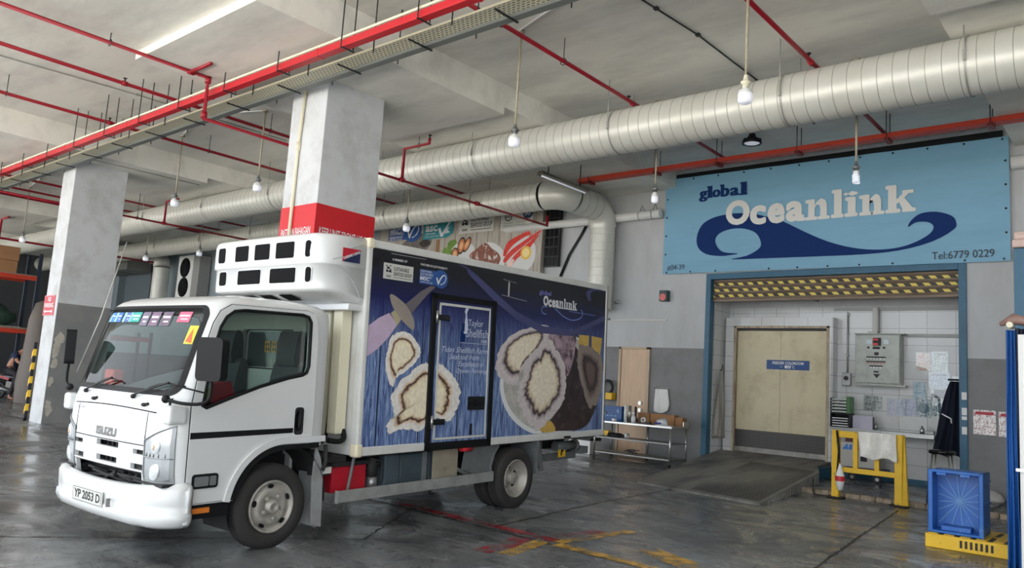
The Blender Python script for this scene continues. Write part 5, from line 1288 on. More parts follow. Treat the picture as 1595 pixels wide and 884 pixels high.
# aprons
def cloth(name, label, cat, loc, w0, w1, h, mtl, folds=5, amp=0.03, rz=0, skew=0.0, n=24):
    b = MB(mtl); vs = []; fs = []
    for j in range(n+1):
        v = j/n; w = w0+(w1-w0)*v**0.8
        for i in range(n+1):
            u = i/n-0.5
            vs.append((u*w+skew*v, -0.03-amp*(0.3+v)*math.sin(u*folds*2*PI+1.3*v)-amp*0.4*math.sin(u*13+7*v), -v*h+0.02*math.sin(u*folds*5)*v))
    for j in range(n):
        for i in range(n): k = j*(n+1)+i; fs.append((k, k+n+1, k+n+2, k+1))
    b.add(vs, fs, True); o = b.build(name, loc=loc); o.rotation_euler = (0,0,rz); o.modifiers.new('t','SOLIDIFY').thickness = 0.012
    return tag(o, label, cat)
o = cloth('coat', 'dark navy coat with a white strap hanging by the right blue post', 'coat', (-3.17, 16.25, 2.28), 0.16, 0.62, 1.35, mat('navy_cloth', (16, 24, 44), 0.85), 3, 0.06, 0, -0.10)
g = MB(M_PAPER); g.bar((-0.20,-0.13,-0.60),(-0.04,-0.15,-0.68),0.018,0.02); g.bar((-0.045,-0.15,-0.68),(-0.04,-0.14,-0.76),0.015,0.02); g.build('white_strap', o)
g = MB(M_BLACK); g.tube([(-0.12,0.0,0.03),(0.2,0.0,0.03)], 0.018, 8); g.build('hook', o)
o = cloth('apron', 'grey plastic apron hung on the tiled side wall by the left blue post', 'apron', (-7.79, 16.25, 2.30), 0.06, 0.55, 1.45, mat('grey_apron', (150, 146, 138), 0.35, var=0.1, vscale=3), 3, 0.035, math.radians(90))
g = MB(M_BLACK); g.tube([(0,0,0.0),(0,-0.05,0.05),(0,-0.05,0.14)], 0.01, 6); g.build('hook', o)

# carton on the trolley behind the rail
t = thing('trolley', 'blue two wheeled trolley base behind the yellow rail', 'trolley', (-4.72, 16.1, 0.30))
b = MB(mat('trolley_blue', (34, 48, 96), 0.5)); b.box(-0.28,0.42,-0.2,0.25,0.14,0.26); b.build('deck', t, bevel=0.02)
for x in (-0.15, 0.3):
    b = MB(M_BLACK); b.cyl((x,-0.18,0.08),(x,-0.13,0.08),0.08,16); w = b.build('wheel', t); g = MB(M_STEEL); g.cyl((x,-0.19,0.08),(x,-0.18,0.08),0.035,12); g.build('hub', w)
b = MB(mat('pale_carton', (186, 184, 178), 0.7)); b.box(-0.38,0.34,-0.18,0.22,0,0.46)
o = solo('carton', b, 'grey white carton with blue and red lettering behind the yellow rail', 'carton', (-4.72, 16.1, 0.565), 0, 0.005)
F = frame((0,-0.181,0),(1,0,0),(0,0,1))
g = MB(mat('logo_blue', (50,120,200), 0.4)); g.flat([(-0.34,0.32),(-0.24,0.44),(-0.22,0.32)], F, 0.001); g.flat([(-0.22,0.32),(-0.20,0.42),(-0.15,0.42),(-0.15,0.32)], F, 0.001); g.build('logo', o)
g = MB(mat('logo_red', (206,44,40), 0.4)); g.text('CM', F, -0.14, 0.12, 0.32, 0.43, 0.001, 0.06); g.build('lettering', o)
g = MB(M_BLACK); g.box(0.0,0.12,-0.183,-0.181,0.12,0.26); g.build('black_label', o)
b = MB(mat('maroon_crate', (92, 50, 56), 0.5)); b.box(-0.3,0.28,-0.15,0.2,0,0.16); o = solo('crate', b, 'low maroon crate on top of the grey white carton', 'crate', (-4.72,16.12,1.03), 0, 0.004)
g = MB(mat('maroon_rib', (60,30,36), 0.5)); 
for k in range(9): g.box(-0.27+0.065*k,-0.24+0.065*k,-0.155,-0.15,0.03,0.13)
g.build('slots', o)

# yellow rail
t = thing('safety_rail', 'yellow painted steel barrier frame with chipped paint in front of the tiled recess', 'barrier', (-3.83, 13.25, fz(13.25)))
rz0 = t.location[2]; H_ = 1.315-rz0
for i, x in enumerate((-0.47, 0.47)):
    b = MB(M_YEL); b.box(x-0.055, x+0.055, -0.055, 0.055, 0.02, H_); b.build('post', t, bevel=0.006)
    b = MB(M_BLACK); b.box(x-0.12, x+0.12, -0.10, 0.10, 0.0, 0.025); b.build('base_plate', t, bevel=0.006)
b = MB(M_YEL); b.box(-0.47,0.47,-0.04,0.04,H_-0.11,H_-0.01); b.build('top_bar', t, bevel=0.004)
b = MB(M_YEL); b.box(-0.42,0.42,-0.03,0.03,0.42,0.50); b.build('lower_bar', t, bevel=0.004)
for x in (-0.17, 0.15): b = MB(M_YEL); b.box(x-0.035,x+0.035,-0.028,0.028,0.50,H_-0.11); b.build('upright', t, bevel=0.004)
b = MB(M_YEL); b.add([(0.525,-0.05,0.02),(0.60,-0.02,0.02),(0.545,0.0,H_),(0.525,-0.05,H_),(0.525,0.05,0.02),(0.60,0.05,0.02),(0.545,0.05,H_),(0.525,0.05,H_)], [(0,1,2,3),(4,7,6,5),(1,5,6,2),(3,2,6,7),(0,4,5,1)]); b.build('brace', t)
o = cloth('plastic_sheet', 'crumpled white plastic sheet hung over the yellow barrier', 'plastic sheet', (-3.66, 13.17, 1.32), 0.56, 0.54, 0.40, mat('crumpled_plastic', (226, 224, 216), 0.25, var=0.05, vscale=8, bump=1.0, bscale=6), 2, 0.016, 0, 0.03)
t = thing('float_buoy', 'white and red bottle shaped float hanging on the left post of the yellow barrier', 'float', (-4.20, 13.13, 0.38))
b = MB(M_WHITE); b.lathe([(0,0),(0,0.035),(0.10,0.06),(0.14,0.07)], (0,0,0), (0,0,1), 16); b.lathe([(0.22,0.07),(0.30,0.045),(0.40,0.015),(0.42,0.0)], (0,0,0), (0,0,1), 16); b.build('body', t)
b = MB(mat('float_red', (200,40,50), 0.4)); b.lathe([(0.14,0.071),(0.18,0.073),(0.22,0.071)], (0,0,0), (0,0,1), 16); b.build('red_band', t)
b = MB(M_BLACK); b.tube([(-0.02,0.03,0.42),(-0.03,0.05,0.7),(-0.05,0.0,0.93)], 0.009, 6); b.tube([(-0.06,0.03,0.2),(-0.04,0.04,0.6),(-0.06,0.0,0.93)], 0.012, 6); b.build('cord', t)
b = MB(M_BLACK); b.tube([(0,0,0.25),(0.02,-0.06,0.06),(0.08,-0.12,0.012),(0.3,-0.15,0.012),(0.38,-0.1,0.012),(0.3,-0.04,0.012)], 0.009, 6); solo('cable', b, 'black cable lying at the foot of the yellow barrier by the ramp', 'cable', (-4.70, 13.35, fz(13.25)+0.0))

# stool
t = thing('stool', 'chrome bar stool with black seat beside the blue crate', 'stool', (-3.0, 14.35, 0.30))
b = MB(M_BLK); b.lathe([(0.74,0.0),(0.74,0.19),(0.78,0.20),(0.80,0.18),(0.80,0.0)], (0,0,0), (0,0,1), 22); b.build('seat', t)
for a in (45,135,225,315):
    c, s = math.cos(math.radians(a)), math.sin(math.radians(a)); b = MB(M_STEEL); b.cyl((0.26*c,0.26*s,0),(0.16*c,0.16*s,0.75), 0.014, 10); b.build('leg', t)
b = MB(M_STEEL); b.tube([(0.225*math.cos(a),0.225*math.sin(a),0.25) for a in [k*PI/12 for k in range(24)]], 0.010, 8, closed=True); b.build('foot_ring', t)

# blue crate on yellow pallet
t = thing('plastic_pallet', 'yellow plastic pallet with a dark deck under the blue crate', 'pallet', (-1.75, 10.65, fz(10.2)))
b = MB(M_YEL)
for y in (-0.5, 0.42): b.box(-0.55,0.75,y,y+0.06,0.0,0.15)
for y in (-0.04,): b.box(-0.55,0.75,y,y+0.06,0.0,0.15)
b.build('runner', t, bevel=0.008)
b = MB(mat('deck_dark', (46,44,38), 0.6)); b.box(-0.53,0.73,-0.44,0.46,0.12,0.145)
b.build('deck', t); b = MB(M_YEL)
for k in range(8): b.box(-0.53+0.16*k,-0.43+0.16*k,-0.44,0.46,0.145,0.155)
b.build('deck_slat', t)
b = MB(M_BLACK); 
for k in range(7): b.box(-0.20+0.05*k,-0.175+0.05*k,-0.503,-0.499,0.04,0.12)
b.build('side_slots', t)
M_CRATE = mat('crate_blue', (34, 102, 186), 0.38, var=0.08, vscale=4, dirt=(140, 180, 215), dirt_amt=0.45, dscale=5, dcut=(0.58,0.7))
M_CRATE2 = mat('crate_light_blue', (96, 150, 206), 0.4, var=0.08, vscale=6)
t = thing('blue_crate', 'big blue plastic crate standing on its side on the yellow pallet, star ribbed base showing', 'crate', (-2.02, 10.45, fz(10.2)+0.155), math.radians(2))
w, d, h = 0.265, 0.42, 0.70
b = MB(M_CRATE); b.box(-w,-w+0.03,-0.15,d,0,h); b.box(w-0.03,w,-0.15,d,0,h); b.box(-w,w,-0.15,d,0,0.03); b.box(-w,w,-0.15,d,h-0.03,h); b.box(-w+0.02,w-0.02,0.12,0.15,0.02,h-0.02); b.build('walls', t, bevel=0.006)
b = MB(M_CRATE); b.box(-w-0.015,-w+0.035,-0.19,-0.15,-0.0,h+0.012); b.box(w-0.035,w+0.015,-0.19,-0.15,-0.0,h+0.012); b.box(-w,w,-0.19,-0.15,h-0.025,h+0.012); b.box(-w,w,-0.19,-0.15,0.0,0.03); b.build('rim', t, bevel=0.01)
b = MB(M_CRATE2)
for k in range(16):
    a = 2*PI*k/16+0.1; c, s = math.cos(a), math.sin(a)
    L_ = min((w-0.05)/max(abs(c),1e-3), (h/2-0.06)/max(abs(s),1e-3)); b.bar((0,0.115,h/2),(L_*c,0.115,h/2+L_*s), 0.012, 0.012, (0,1,0))
b.cyl((0,0.10,h/2),(0,0.12,h/2),0.03,14); b.build('base_ribs', t, label='paler star shaped ribs of the crate base')
b = MB(M_CRATE)
for z in (0.10,0.35,0.6): b.box(w,w+0.012,-0.15,d,z-0.01,z+0.01)
for x in (-0.14,0.10): b.box(x-0.05,x+0.05,-0.195,-0.15,h-0.05,h-0.02)
b.box(-0.16,0.14,-0.10,0.10,0.03,0.08); b.build('stiffening_ribs', t, bevel=0.004)

# tarpaulin, white gate and post at the right edge
o = cloth('tarpaulin', 'long folded blue and navy tarpaulin hanging at the right edge', 'tarpaulin', (-1.37, 9.6, 2.60), 0.07, 0.11, 2.42, mat('tarp_blue', (28, 92, 168), 0.5, var=0.1, vscale=3), 2, 0.03, math.radians(20))
g = MB(mat('tarp_navy', (18, 24, 50), 0.6)); vs = []; fs = []
for j in range(21):
    v = j/20
    for i in range(9):
        u = i/8; vs.append((0.05+0.12*u, -0.02-0.04*math.sin(u*9+2*v), -v*2.42+0.02))
for j in range(20):
    for i in range(8): k = j*9+i; fs.append((k,k+9,k+10,k+1))
g.add(vs, fs, True); g.build('navy_fold', o)
b = MB(mat('scrap_wrap', (150,120,110), 0.4, var=0.3, vscale=12)); b.tube([(-0.12,0,0.0),(0.0,0.02,0.06),(0.15,0.05,0.03),(0.3,0.06,0.10)], [0.02,0.06,0.05,0.05], 10); b.m(M_CREAM); b.cyl((-0.02,-0.10,-0.01),(-0.02,0.08,-0.01),0.03,12)
solo('wrapped_pole_end', b, 'crumpled brown wrap and cream pole end on top of the blue tarpaulin', 'pole end', (-1.33, 9.58, 2.66))
t = thing('white_gate', 'white painted gate leaf at the right edge beside the tarpaulin', 'gate', (-1.235, 9.4, fz(9.4)))
b = MB(M_WHITE); b.box(-0.03, 1.0, -0.02, 0.03, 0.03, 2.37); b.build('leaf', t, bevel=0.006)
b = MB(M_STEEL); b.box(-0.06, 0.05, -0.05, -0.02, 1.0, 1.03); b.cyl((0.02,-0.024,1.9),(0.02,-0.02,1.9),0.012,8); b.cyl((0.02,-0.024,1.8),(0.02,-0.02,1.8),0.012,8); b.build('bolt', t)
b = MB(M_BLUEF); b.box(-0.09, 0.09, -0.07, 0.07, 0, 3.55); solo('steel_post', b, 'dark blue steel post behind the tarpaulin at the right edge', 'post', (-1.44, 11.2, fz(11.2)), 0, 0.006)
b = MB(mat('pink_wrap', (206,180,172), 0.6, var=0.2, vscale=8, stretch=(1,1,6))); b.box(-0.12,0.15,-0.12,0.12,0,0.10); b.box(-0.10,0.16,-0.1,0.12,0.10,0.20)
solo('wrapped_stack', b, 'pale pink wrapped bundle over the blue steel post at the right edge', 'bundle', (-1.42, 11.2, 3.757), 0, 0.02)
b = MB(mat('debris', (170,168,164), 0.8, var=0.2, vscale=12, bump=0.6, bscale=10)); b.sphere((0,0,0.05),0.16,12,8,(1.3,0.8,0.9)); b.v = [(x, y, max(0,z)) for x,y,z in b.v]
solo('rubble_heap', b, 'small pale rubble heap against the grey wall behind the crate', 'rubble', (-2.5, 15.4, 0.28))

# ================================================================== THE TRUCK
truck = thing('refrigerated_truck', 'white refrigerated delivery truck with an oyster picture on the side of its cargo box', 'truck', (-6.353, 4.188, 0.075))
_az = math.radians(92.4); _X = Vector((math.cos(_az), math.sin(_az), 0.035)).normalized(); _Y = Vector((0,0,1)).cross(_X).normalized(); _Z = _X.cross(_Y)
_Mt = Matrix((_X, _Y, _Z)).transposed().to_4x4(); _Mt.translation = Vector((-6.353, 4.188, 0.075)); truck.matrix_world = _Mt
TW = 1.95
M_TW = mat('truck_white', (212, 214, 214), 0.25, coat=0.6)
M_TW2 = mat('box_white', (216, 217, 214), 0.4, dirt=(170, 166, 156), dirt_amt=0.35, dscale=3)
M_CORNER = mat('corner_cream', (232, 222, 196), 0.5)
M_TRIMB = mat('black_trim', (15, 16, 18), 0.6, spec=0.3)
M_CHAS = mat('chassis_dark', (36, 36, 37), 0.7, var=0.2, vscale=6)
M_DIRTYG = mat('dirty_grey_steel', (116, 120, 122), 0.55, metal=0.2, var=0.15, vscale=5, dirt=(70,68,64), dirt_amt=0.6, dscale=5)
M_TYRE = mat('tyre_rubber', (48, 46, 45), 0.8, var=0.1, vscale=8)
M_RIM = mat('wheel_silver', (176, 172, 164), 0.5, metal=0.35, var=0.12, vscale=8, dirt=(120,108,96), dirt_amt=0.5, dscale=6)
M_SEAT = mat('seat_cloth', (54, 60, 64), 0.8)
M_CABIN = mat('cab_lining', (188, 188, 184), 0.8)
M_GLASS = glassmat('side_glass', (222, 232, 228), 0.8)
M_WGLASS = glassmat('windscreen_glass', (216, 230, 228), 0.6)

FR = [(0.45,-0.985),(0.60,-1.02),(0.75,-1.045),(1.0,-1.055),(1.2,-1.045),(1.32,-1.02),(1.40,-0.99),(1.6,-0.925),(1.9,-0.825),(2.12,-0.745),(2.20,-0.70),(2.3,-0.6)]
def Fu(w):
    if w <= FR[0][0]: return FR[0][1]
    for (a, ua), (b_, ub) in zip(FR[:-1], FR[1:]):
        if w <= b_: return ua+(ub-ua)*(w-a)/(b_-a)
    return FR[-1][1]
def Rc(w): return 0.20 if w < 1.4 else 0.20-0.06*min(1, (w-1.4)/0.7)
def Sf(v, w):
    """u of the cab's outer front skin"""
    r = Rc(w); d = min(v, TW-v); d = max(d, 0)
    u = Fu(w)+0.05*((v-TW/2)/(TW/2))**2
    if d < r: u += r-math.sqrt(max(0, r*r-(r-d)**2))
    return u
RW = 0.60
def ring(w, inset=0.0, du=0.0):
    pts = []
    r = Rc(w); vs_ = [r*(1-math.cos(a)) for a in [PI/2*k/7 for k in range(8)]]
    mids = [r+(TW-2*r)*k/12 for k in range(1, 12)]
    V = vs_ + mids + [TW-x for x in reversed(vs_)]
    ue = Sf(0, w); rr = 0.10
    near = [(RW-rr*(1-math.sin(a)), rr*(1-math.cos(a))) for a in [PI/2*k/3 for k in range(3, -1, -1)]]
    near = [(RW, rr), (RW-0.03, 0.03), (RW-rr, 0.0)]
    P = near + [(RW-rr+(ue-(RW-rr))*k/6, 0.0) for k in range(1, 6)] + [(Sf(v, w), v) for v in V]
    P += [(ue+((RW-rr)-ue)*k/6, TW) for k in range(1, 6)] + [(RW-rr, TW), (RW-0.03, TW-0.03), (RW, TW-rr)]
    cu, cv = -0.12, TW/2
    out = []
    for u, v in P:
        if inset:
            su = (RW-cu) if u > cu else (cu-(Fu(w)))
            fu = max(0, 1-inset*(1.0 if u < cu else 1.7)/su); fv = max(0, 1-inset*1.0/(TW/2))
            u = cu+(u-cu)*fu; v = cv+(v-cv)*fv
        out.append((u+du, v, w))
    return out
levels = [(0.48,0),(0.6,0),(0.75,0),(0.9,0),(1.05,0),(1.2,0),(1.32,0),(1.40,0),(1.6,0),(1.8,0),(2.0,0),(2.12,0.0),(2.17,0.008),(2.21,0.03),(2.245,0.075),(2.268,0.15),(2.285,0.28),(2.295,0.5)]
b = MB(M_TW); rings = [ring(w, i) for w, i in levels]; n = len(rings[0])
for r_ in rings: b.v += r_
for i in range(len(rings)-1):
    for k in range(n):
        k2 = (k+1) % n; b.face([i*n+k, i*n+k2, (i+1)*n+k2, (i+1)*n+k], True)
b.face([k for k in range(n)][::-1], False); b.face([(len(rings)-1)*n+k for k in range(n)], True)
cab = b.build('cab_shell', truck)
bm = bmesh.new(); bm.from_mesh(cab.data); bmesh.ops.recalc_face_normals(bm, faces=bm.faces); bm.to_mesh(cab.data); bm.free()
md = cab.modifiers.new('s', 'SOLIDIFY'); md.thickness = 0.035; md.offset = -1
SIDEWIN = [(-0.735,1.30),(-0.715,1.45),(-0.67,1.80),(-0.625,1.98),(-0.575,2.07),(-0.50,2.125),(-0.40,2.14),(0.22,2.145),(0.295,2.13),(0.33,2.08),(0.335,1.66),(0.315,1.60),(0.27,1.575),(0.11,1.545),(-0.19,1.465),(-0.48,1.365),(-0.70,1.285)]
WS = rpoly(0.075, TW-0.075, 1.395, 2.15, 0.10, 4)
cutters = []
def cutter(fn):
    c = MB(); fn(c); o = c.build('cutter'); 
    bm = bmesh.new(); bm.from_mesh(o.data); bmesh.ops.remove_doubles(bm, verts=bm.verts, dist=1e-5); bmesh.ops.recalc_face_normals(bm, faces=bm.faces); bm.to_mesh(o.data); bm.free()
    o.parent = truck; cutters.append(o)
    m = cab.modifiers.new('b', 'BOOLEAN'); m.operation = 'DIFFERENCE'; m.object = o; m.solver = 'EXACT'
SIDEF = frame((0,0,0), (1,0,0), (0,0,1))          # x = u, y = w, z = -v
FRONTF = Matrix(((0,0,1,0),(1,0,0,0),(0,1,0,0),(0,0,0,1)))   # x = v, y = w, z = u
cutter(lambda c: c.prism(SIDEWIN, SIDEF, 0.3, -TW-0.3))
cutter(lambda c: c.prism(WS, FRONTF, -1.5, -0.35))
cutter(lambda c: c.prism(rpoly(0.55, 1.4, 1.62, 2.0, 0.06), FRONTF, 0.4, 0.9))
arch = [(0.12+0.50*math.cos(a), 0.40+0.50*math.sin(a)) for a in [PI*k/14 for k in range(3, 15)]]
arch = [(0.9,0.905),(0.25,0.905)] + [p for p in arch if p[0] < 0.2] + [(-0.38,0.2),(0.9,0.2)]
cutter(lambda c: c.prism(arch, SIDEF, 0.3, -0.5))
cutter(lambda c: c.prism(arch, SIDEF, -TW+0.5, -TW-0.3))
cutter(lambda c: c.box(-1.3,-0.75,0.36,TW-0.36,0.3,0.735))
for v0, v1, w0, w1 in ((0.30,0.50,0.875,0.915),(0.745,1.15,0.895,0.945),(1.45,1.65,0.875,0.915),(0.33,0.53,0.745,0.795),(0.765,1.14,0.762,0.812),(1.42,1.62,0.745,0.795)):
    cutter(lambda c: c.box(-1.3,-0.85,v0,v1,w0,w1))
bake(cab)
for c in cutters: bpy.data.objects.remove(c, do_unlink=True)
if hasattr(cab.data, 'set_sharp_from_angle'): cab.data.set_sharp_from_angle(angle=math.radians(35))

# cab interior
b = MB(M_CABIN); b.box(0.53,0.565,0.04,TW-0.04,0.95,1.60); b.box(0.53,0.565,0.04,0.54,1.6,2.02); b.box(0.53,0.565,1.41,TW-0.04,1.6,2.02); b.box(0.53,0.565,0.04,TW-0.04,2.02,2.18); b.box(-0.5,0.53,0.06,TW-0.06,2.17,2.19); b.build('cab_lining', truck)
b = MB(M_CHAS); b.box(-0.85,0.55,0.05,TW-0.05,0.92,1.0); b.build('cab_floor', truck)
def seat(v, name='seat'):
    b = MB(M_SEAT); s = smooth_poly([(-0.10,1.02),(-0.12,1.16),(0.25,1.18),(0.33,1.12),(0.36,1.35),(0.42,1.66),(0.50,1.68),(0.51,1.5),(0.47,1.05)], 3)
    b.prism(s, frame((0, v+0.25, 0), (1,0,0), (0,0,1)), 0.0, 0.5); o = b.build(name, truck, bevel=0.04, seg=3)
    g = MB(M_SEAT); g.prism(smooth_poly([(0.385,1.66),(0.37,1.80),(0.40,1.97),(0.46,1.99),(0.50,1.90),(0.50,1.66)], 3), frame((0, v+0.15, 0), (1,0,0), (0,0,1)), 0.0, 0.30); g.build('headrest', o, bevel=0.035, seg=3)
seat(0.42); seat(1.52)
b = MB(M_SEAT); b.box(0.1,0.5,0.80,1.15,1.02,1.30); b.build('centre_seat', truck, bevel=0.03)
b = MB(mat('dashboard', (44, 48, 50), 0.6)); b.prism([(-0.93,1.0),(-0.96,1.34),(-0.80,1.37),(-0.62,1.34),(-0.52,1.22),(-0.55,1.0)], frame((0, TW-0.10, 0), (1,0,0), (0,0,1)), 0.0, TW-0.2); b.build('dashboard', truck, bevel=0.02)
b = MB(M_BLK); c = Vector((-0.42,0.42,1.42)); ax = Vector((0.55,0,0.83)).normalized(); e1 = Vector((0,1,0)); e2 = ax.cross(e1)
b.tube([c+e1*0.21*math.cos(a)+e2*0.21*math.sin(a) for a in [k*PI/14 for k in range(28)]], 0.016, 8, closed=True); b.tube([c-e1*0.2,c+e1*0.2], 0.015, 6); b.cyl(c, c-ax*0.25, 0.03, 10); b.build('steering_wheel', truck)
b = MB(mat('red_bag', (186, 24, 48), 0.5)); b.prism([(-0.78,1.25),(-0.80,1.44),(-0.42,1.50),(-0.36,1.36),(-0.5,1.25)], frame((0, 0.34, 0), (1,0,0), (0,0,1)), 0.0, 0.24); o = b.build('red_parcel', bevel=0.01); o.parent = truck
b = MB(mat('bottle_green', (170, 196, 60), 0.3)); b.lathe([(0,0),(0,0.035),(0.09,0.036)], (-0.66,0.07,1.36), (0,0,1), 14); b.m(M_PAPER); b.lathe([(0.09,0.036),(0.13,0.02),(0.15,0.014)], (-0.66,0.07,1.36), (0,0,1), 14); b.m(mat('cap_cream', (226,206,160), 0.4)); b.lathe([(0.15,0.016),(0.175,0.016),(0.175,0.0)], (-0.66,0.07,1.36), (0,0,1), 12)
b.build('drink_bottle', truck)
b = MB(M_PAPER); b.box(-0.88,-0.66,0.70,1.35,1.385,1.389); b.box(-0.86,-0.64,0.25,0.58,1.385,1.389); b.build('dash_papers', truck)
b = MB(mat('red_cloth_item', (200, 66, 50), 0.6)); b.box(-0.8,-0.68,1.5,1.68,1.40,1.55); b.build('red_dash_item', truck, bevel=0.02)
b = MB(mat('amber_glyph', (214, 160, 60), 0.5))
F = frame((0.578, TW-0.55, 1.78), (0,-1,0), (0,0,1))
for k in range(3):
    x = 0.32+0.12*k
    for q in ((0,0.0,0.09,0.015),(0,0.05,0.09,0.065),(0,0.1,0.09,0.115),(0.0,0,0.015,0.12),(0.04,0,0.055,0.12),(0.078,0.03,0.09,0.1)): b.flat([(x+q[0],q[1]),(x+q[2],q[1]),(x+q[2],q[3]),(x+q[0],q[3])], F, 0.0)
b.build('rear_window_lettering', truck, label='amber characters on the rear window')
b = MB(M_BLACK); P = rpoly(0.53, 1.42, 1.60, 2.02, 0.07)
b.tube([(0.575, v, w) for v, w in P], 0.018, 6, closed=True); b.build('rear_window_seal', truck)
b = MB(mat('dark_rear_glass', (58, 68, 70), 0.15)); b.flat(P, FRONTF, 0.585); b.build('rear_window', truck)

# glass
b = MB(M_GLASS); b.prism(SIDEWIN, SIDEF, -0.020, -0.024); gl = b.build('side_window', truck)
b = MB(M_TRIMB); b.tube([(u, -0.006, w) for u, w in SIDEWIN], 0.017, 8, closed=True); b.build('window_seal', truck)
b = MB(M_GLASS); b.prism(SIDEWIN, SIDEF, -TW+0.024, -TW+0.020); b.build('side_window', truck)
b = MB(M_TRIMB); b.tube([(u, TW+0.004, w) for u, w in SIDEWIN], 0.014, 8, closed=True); b.build('window_seal', truck)
def front_patch(b, v0, v1, w0, w1, nv, nw, off):
    o = len(b.v)
    for j in range(nw+1):
        for i in range(nv+1):
            v = v0+(v1-v0)*i/nv; w = w0+(w1-w0)*j/nw; b.v.append((Sf(v, w)+off, v, w))
    for j in range(nw):
        for i in range(nv): k = o+j*(nv+1)+i; b.face([k+1, k, k+nv+1, k+nv+2], True)
b = MB(M_WGLASS); front_patch(b, 0.03, TW-0.03, 1.36, 2.17, 60, 8, 0.022); ws = b.build('windscreen', truck)
# black ceramic border of the windscreen
def ws_band(b, inner, off, P_out, P_in):
    o = len(b.v); n = len(P_out)
    for v, w in P_out: b.v.append((Sf(v, w)+off, v, w))
    for v, w in P_in: b.v.append((Sf(v, w)+off, v, w))
    for k in range(n): k2 = (k+1) % n; b.face([o+k, o+n+k, o+n+k2, o+k2], True)
def dense(P, step=0.03):
    out = []
    for i in range(len(P)):
        a = P[i]; c = P[(i+1) % len(P)]; m = max(1, int(math.hypot(a[0]-c[0], a[1]-c[1])/step))
        for k in range(m): out.append((a[0]+(c[0]-a[0])*k/m, a[1]+(c[1]-a[1])*k/m))
    return out
PO_ = dense(rpoly(0.060, TW-0.060, 1.375, 2.165, 0.10, 6))
cv, cw = TW/2, 1.77
def insetp(P, dv, dw): return [(cv+(v-cv)*(1-dv/(TW/2)), cw+(w-cw)*(1-dw/0.39)) for v, w in P]
b = MB(M_TRIMB); ws_band(b, None, -0.004, PO_, insetp(PO_, 0.03, 0.03)); b.build('windscreen_seal', truck)
b = MB(M_TRIMB); ws_band(b, None, 0.012, insetp(PO_, 0.015, 0.015), insetp(PO_, 0.06, 0.045)); b.build('windscreen_border', truck)
# stickers along the top of the windscreen
cols = [((40,110,190),1.70,1.79,'pale blue sticker, leftmost'),((40,100,180),1.55,1.66,'blue sticker, second'),((60,90,160),1.36,1.47,'blue sticker, third'),((30,160,150),1.15,1.34,'teal sticker'),((110,96,120),0.98,1.12,'striped sticker, first'),((110,84,110),0.79,0.95,'striped sticker, second'),((96,76,96),0.59,0.75,'striped sticker, third'),((214,84,116),0.30,0.49,'pink sticker')]
for i, (c_, v0, v1, nm_) in enumerate(cols):
    b = MB(mat('sticker_%d' % i, c_, 0.5, var=0.2, vscale=20)); top = 2.105; h = 0.095 if i < 4 or i == 7 else 0.13
    front_patch(b, v0, v1, top-h, top, 6, 2, 0.015)
    b.m(M_PAPER); front_patch(b, v0+0.02, v1-0.02, top-h*0.45, top-h*0.3, 4, 1, 0.013); front_patch(b, v0+0.03, v1-0.05, top-h*0.75, top-h*0.65, 4, 1, 0.013)
    b.build('sticker', ws, label=nm_)
    if i < 4:
        b = MB(mat('pale_blue_sticker', (150, 206, 232), 0.5)); front_patch(b, v1, v1+0.045, top-h, top, 2, 2, 0.015); b.build('sticker', ws)
b = MB(mat('sticker_yellow', (240, 220, 40), 0.5)); front_patch(b, 0.13, 0.25, 1.82, 1.98, 4, 3, 0.015); b.m(mat('sticker_orange', (232, 84, 34), 0.5))
def spt(v, w, off=0.012): return (Sf(v, w)+off, v, w)
b.add([spt(0.14,1.825,0.011), spt(0.235,1.84,0.011), spt(0.185,1.96,0.011)], [(0,1,2)]); b.build('sticker', ws, label='yellow sticker with an orange triangle')

# panel seams, badges
b = MB(M_TRIMB)
b.tube([spt(0.22+1.5*k/20, 1.235+0.02*math.sin(k*PI/20), -0.0) for k in range(21)], 0.006, 6)
b.tube([spt(0.33, 0.98+0.25*k/6, 0.0) for k in range(7)], 0.004, 6); b.tube([spt(TW-0.33, 0.98+0.25*k/6, 0.0) for k in range(7)], 0.004, 6)
b.tube([spt(0.33+(TW-0.66)*k/20, 0.955, 0.0) for k in range(21)], 0.004, 6)
b.build('panel_gap', truck)
b = MB(mat('badge_chrome', (104, 104, 102), 0.35, metal=0.2))
vs, fs = text_geo('ISUZU', 0.035, 0)
ax_ = min(p[0] for p in vs); bx_ = max(p[0] for p in vs); ay_ = min(p[1] for p in vs); by_ = max(p[1] for p in vs)
o = len(b.v)
for p in vs:
    v = 1.165-(p[0]-ax_)/(bx_-ax_)*0.37; w = 0.985+(p[1]-ay_)/(by_-ay_)*0.075; b.v.append((Sf(v, w)-0.006, v, w))
for f in fs: b.face([i+o for i in f], False)
b.build('badge', truck, label='metal ISUZU badge')
b = MB(mat('badge_grey', (140, 142, 142), 0.4)); vs, fs = text_geo('RELIAPRO', 0.01, 0.2)
ax_ = min(p[0] for p in vs); bx_ = max(p[0] for p in vs); ay_ = min(p[1] for p in vs); by_ = max(p[1] for p in vs); o = len(b.v)
for p in vs:
    v = 1.66-(p[0]-ax_)/(bx_-ax_)*0.20; w = 1.185+(p[1]-ay_)/(by_-ay_)*0.03; b.v.append((Sf(v, w)-0.003, v, w))
for f in fs: b.face([i+o for i in f], False)
b.build('small_badge', truck)
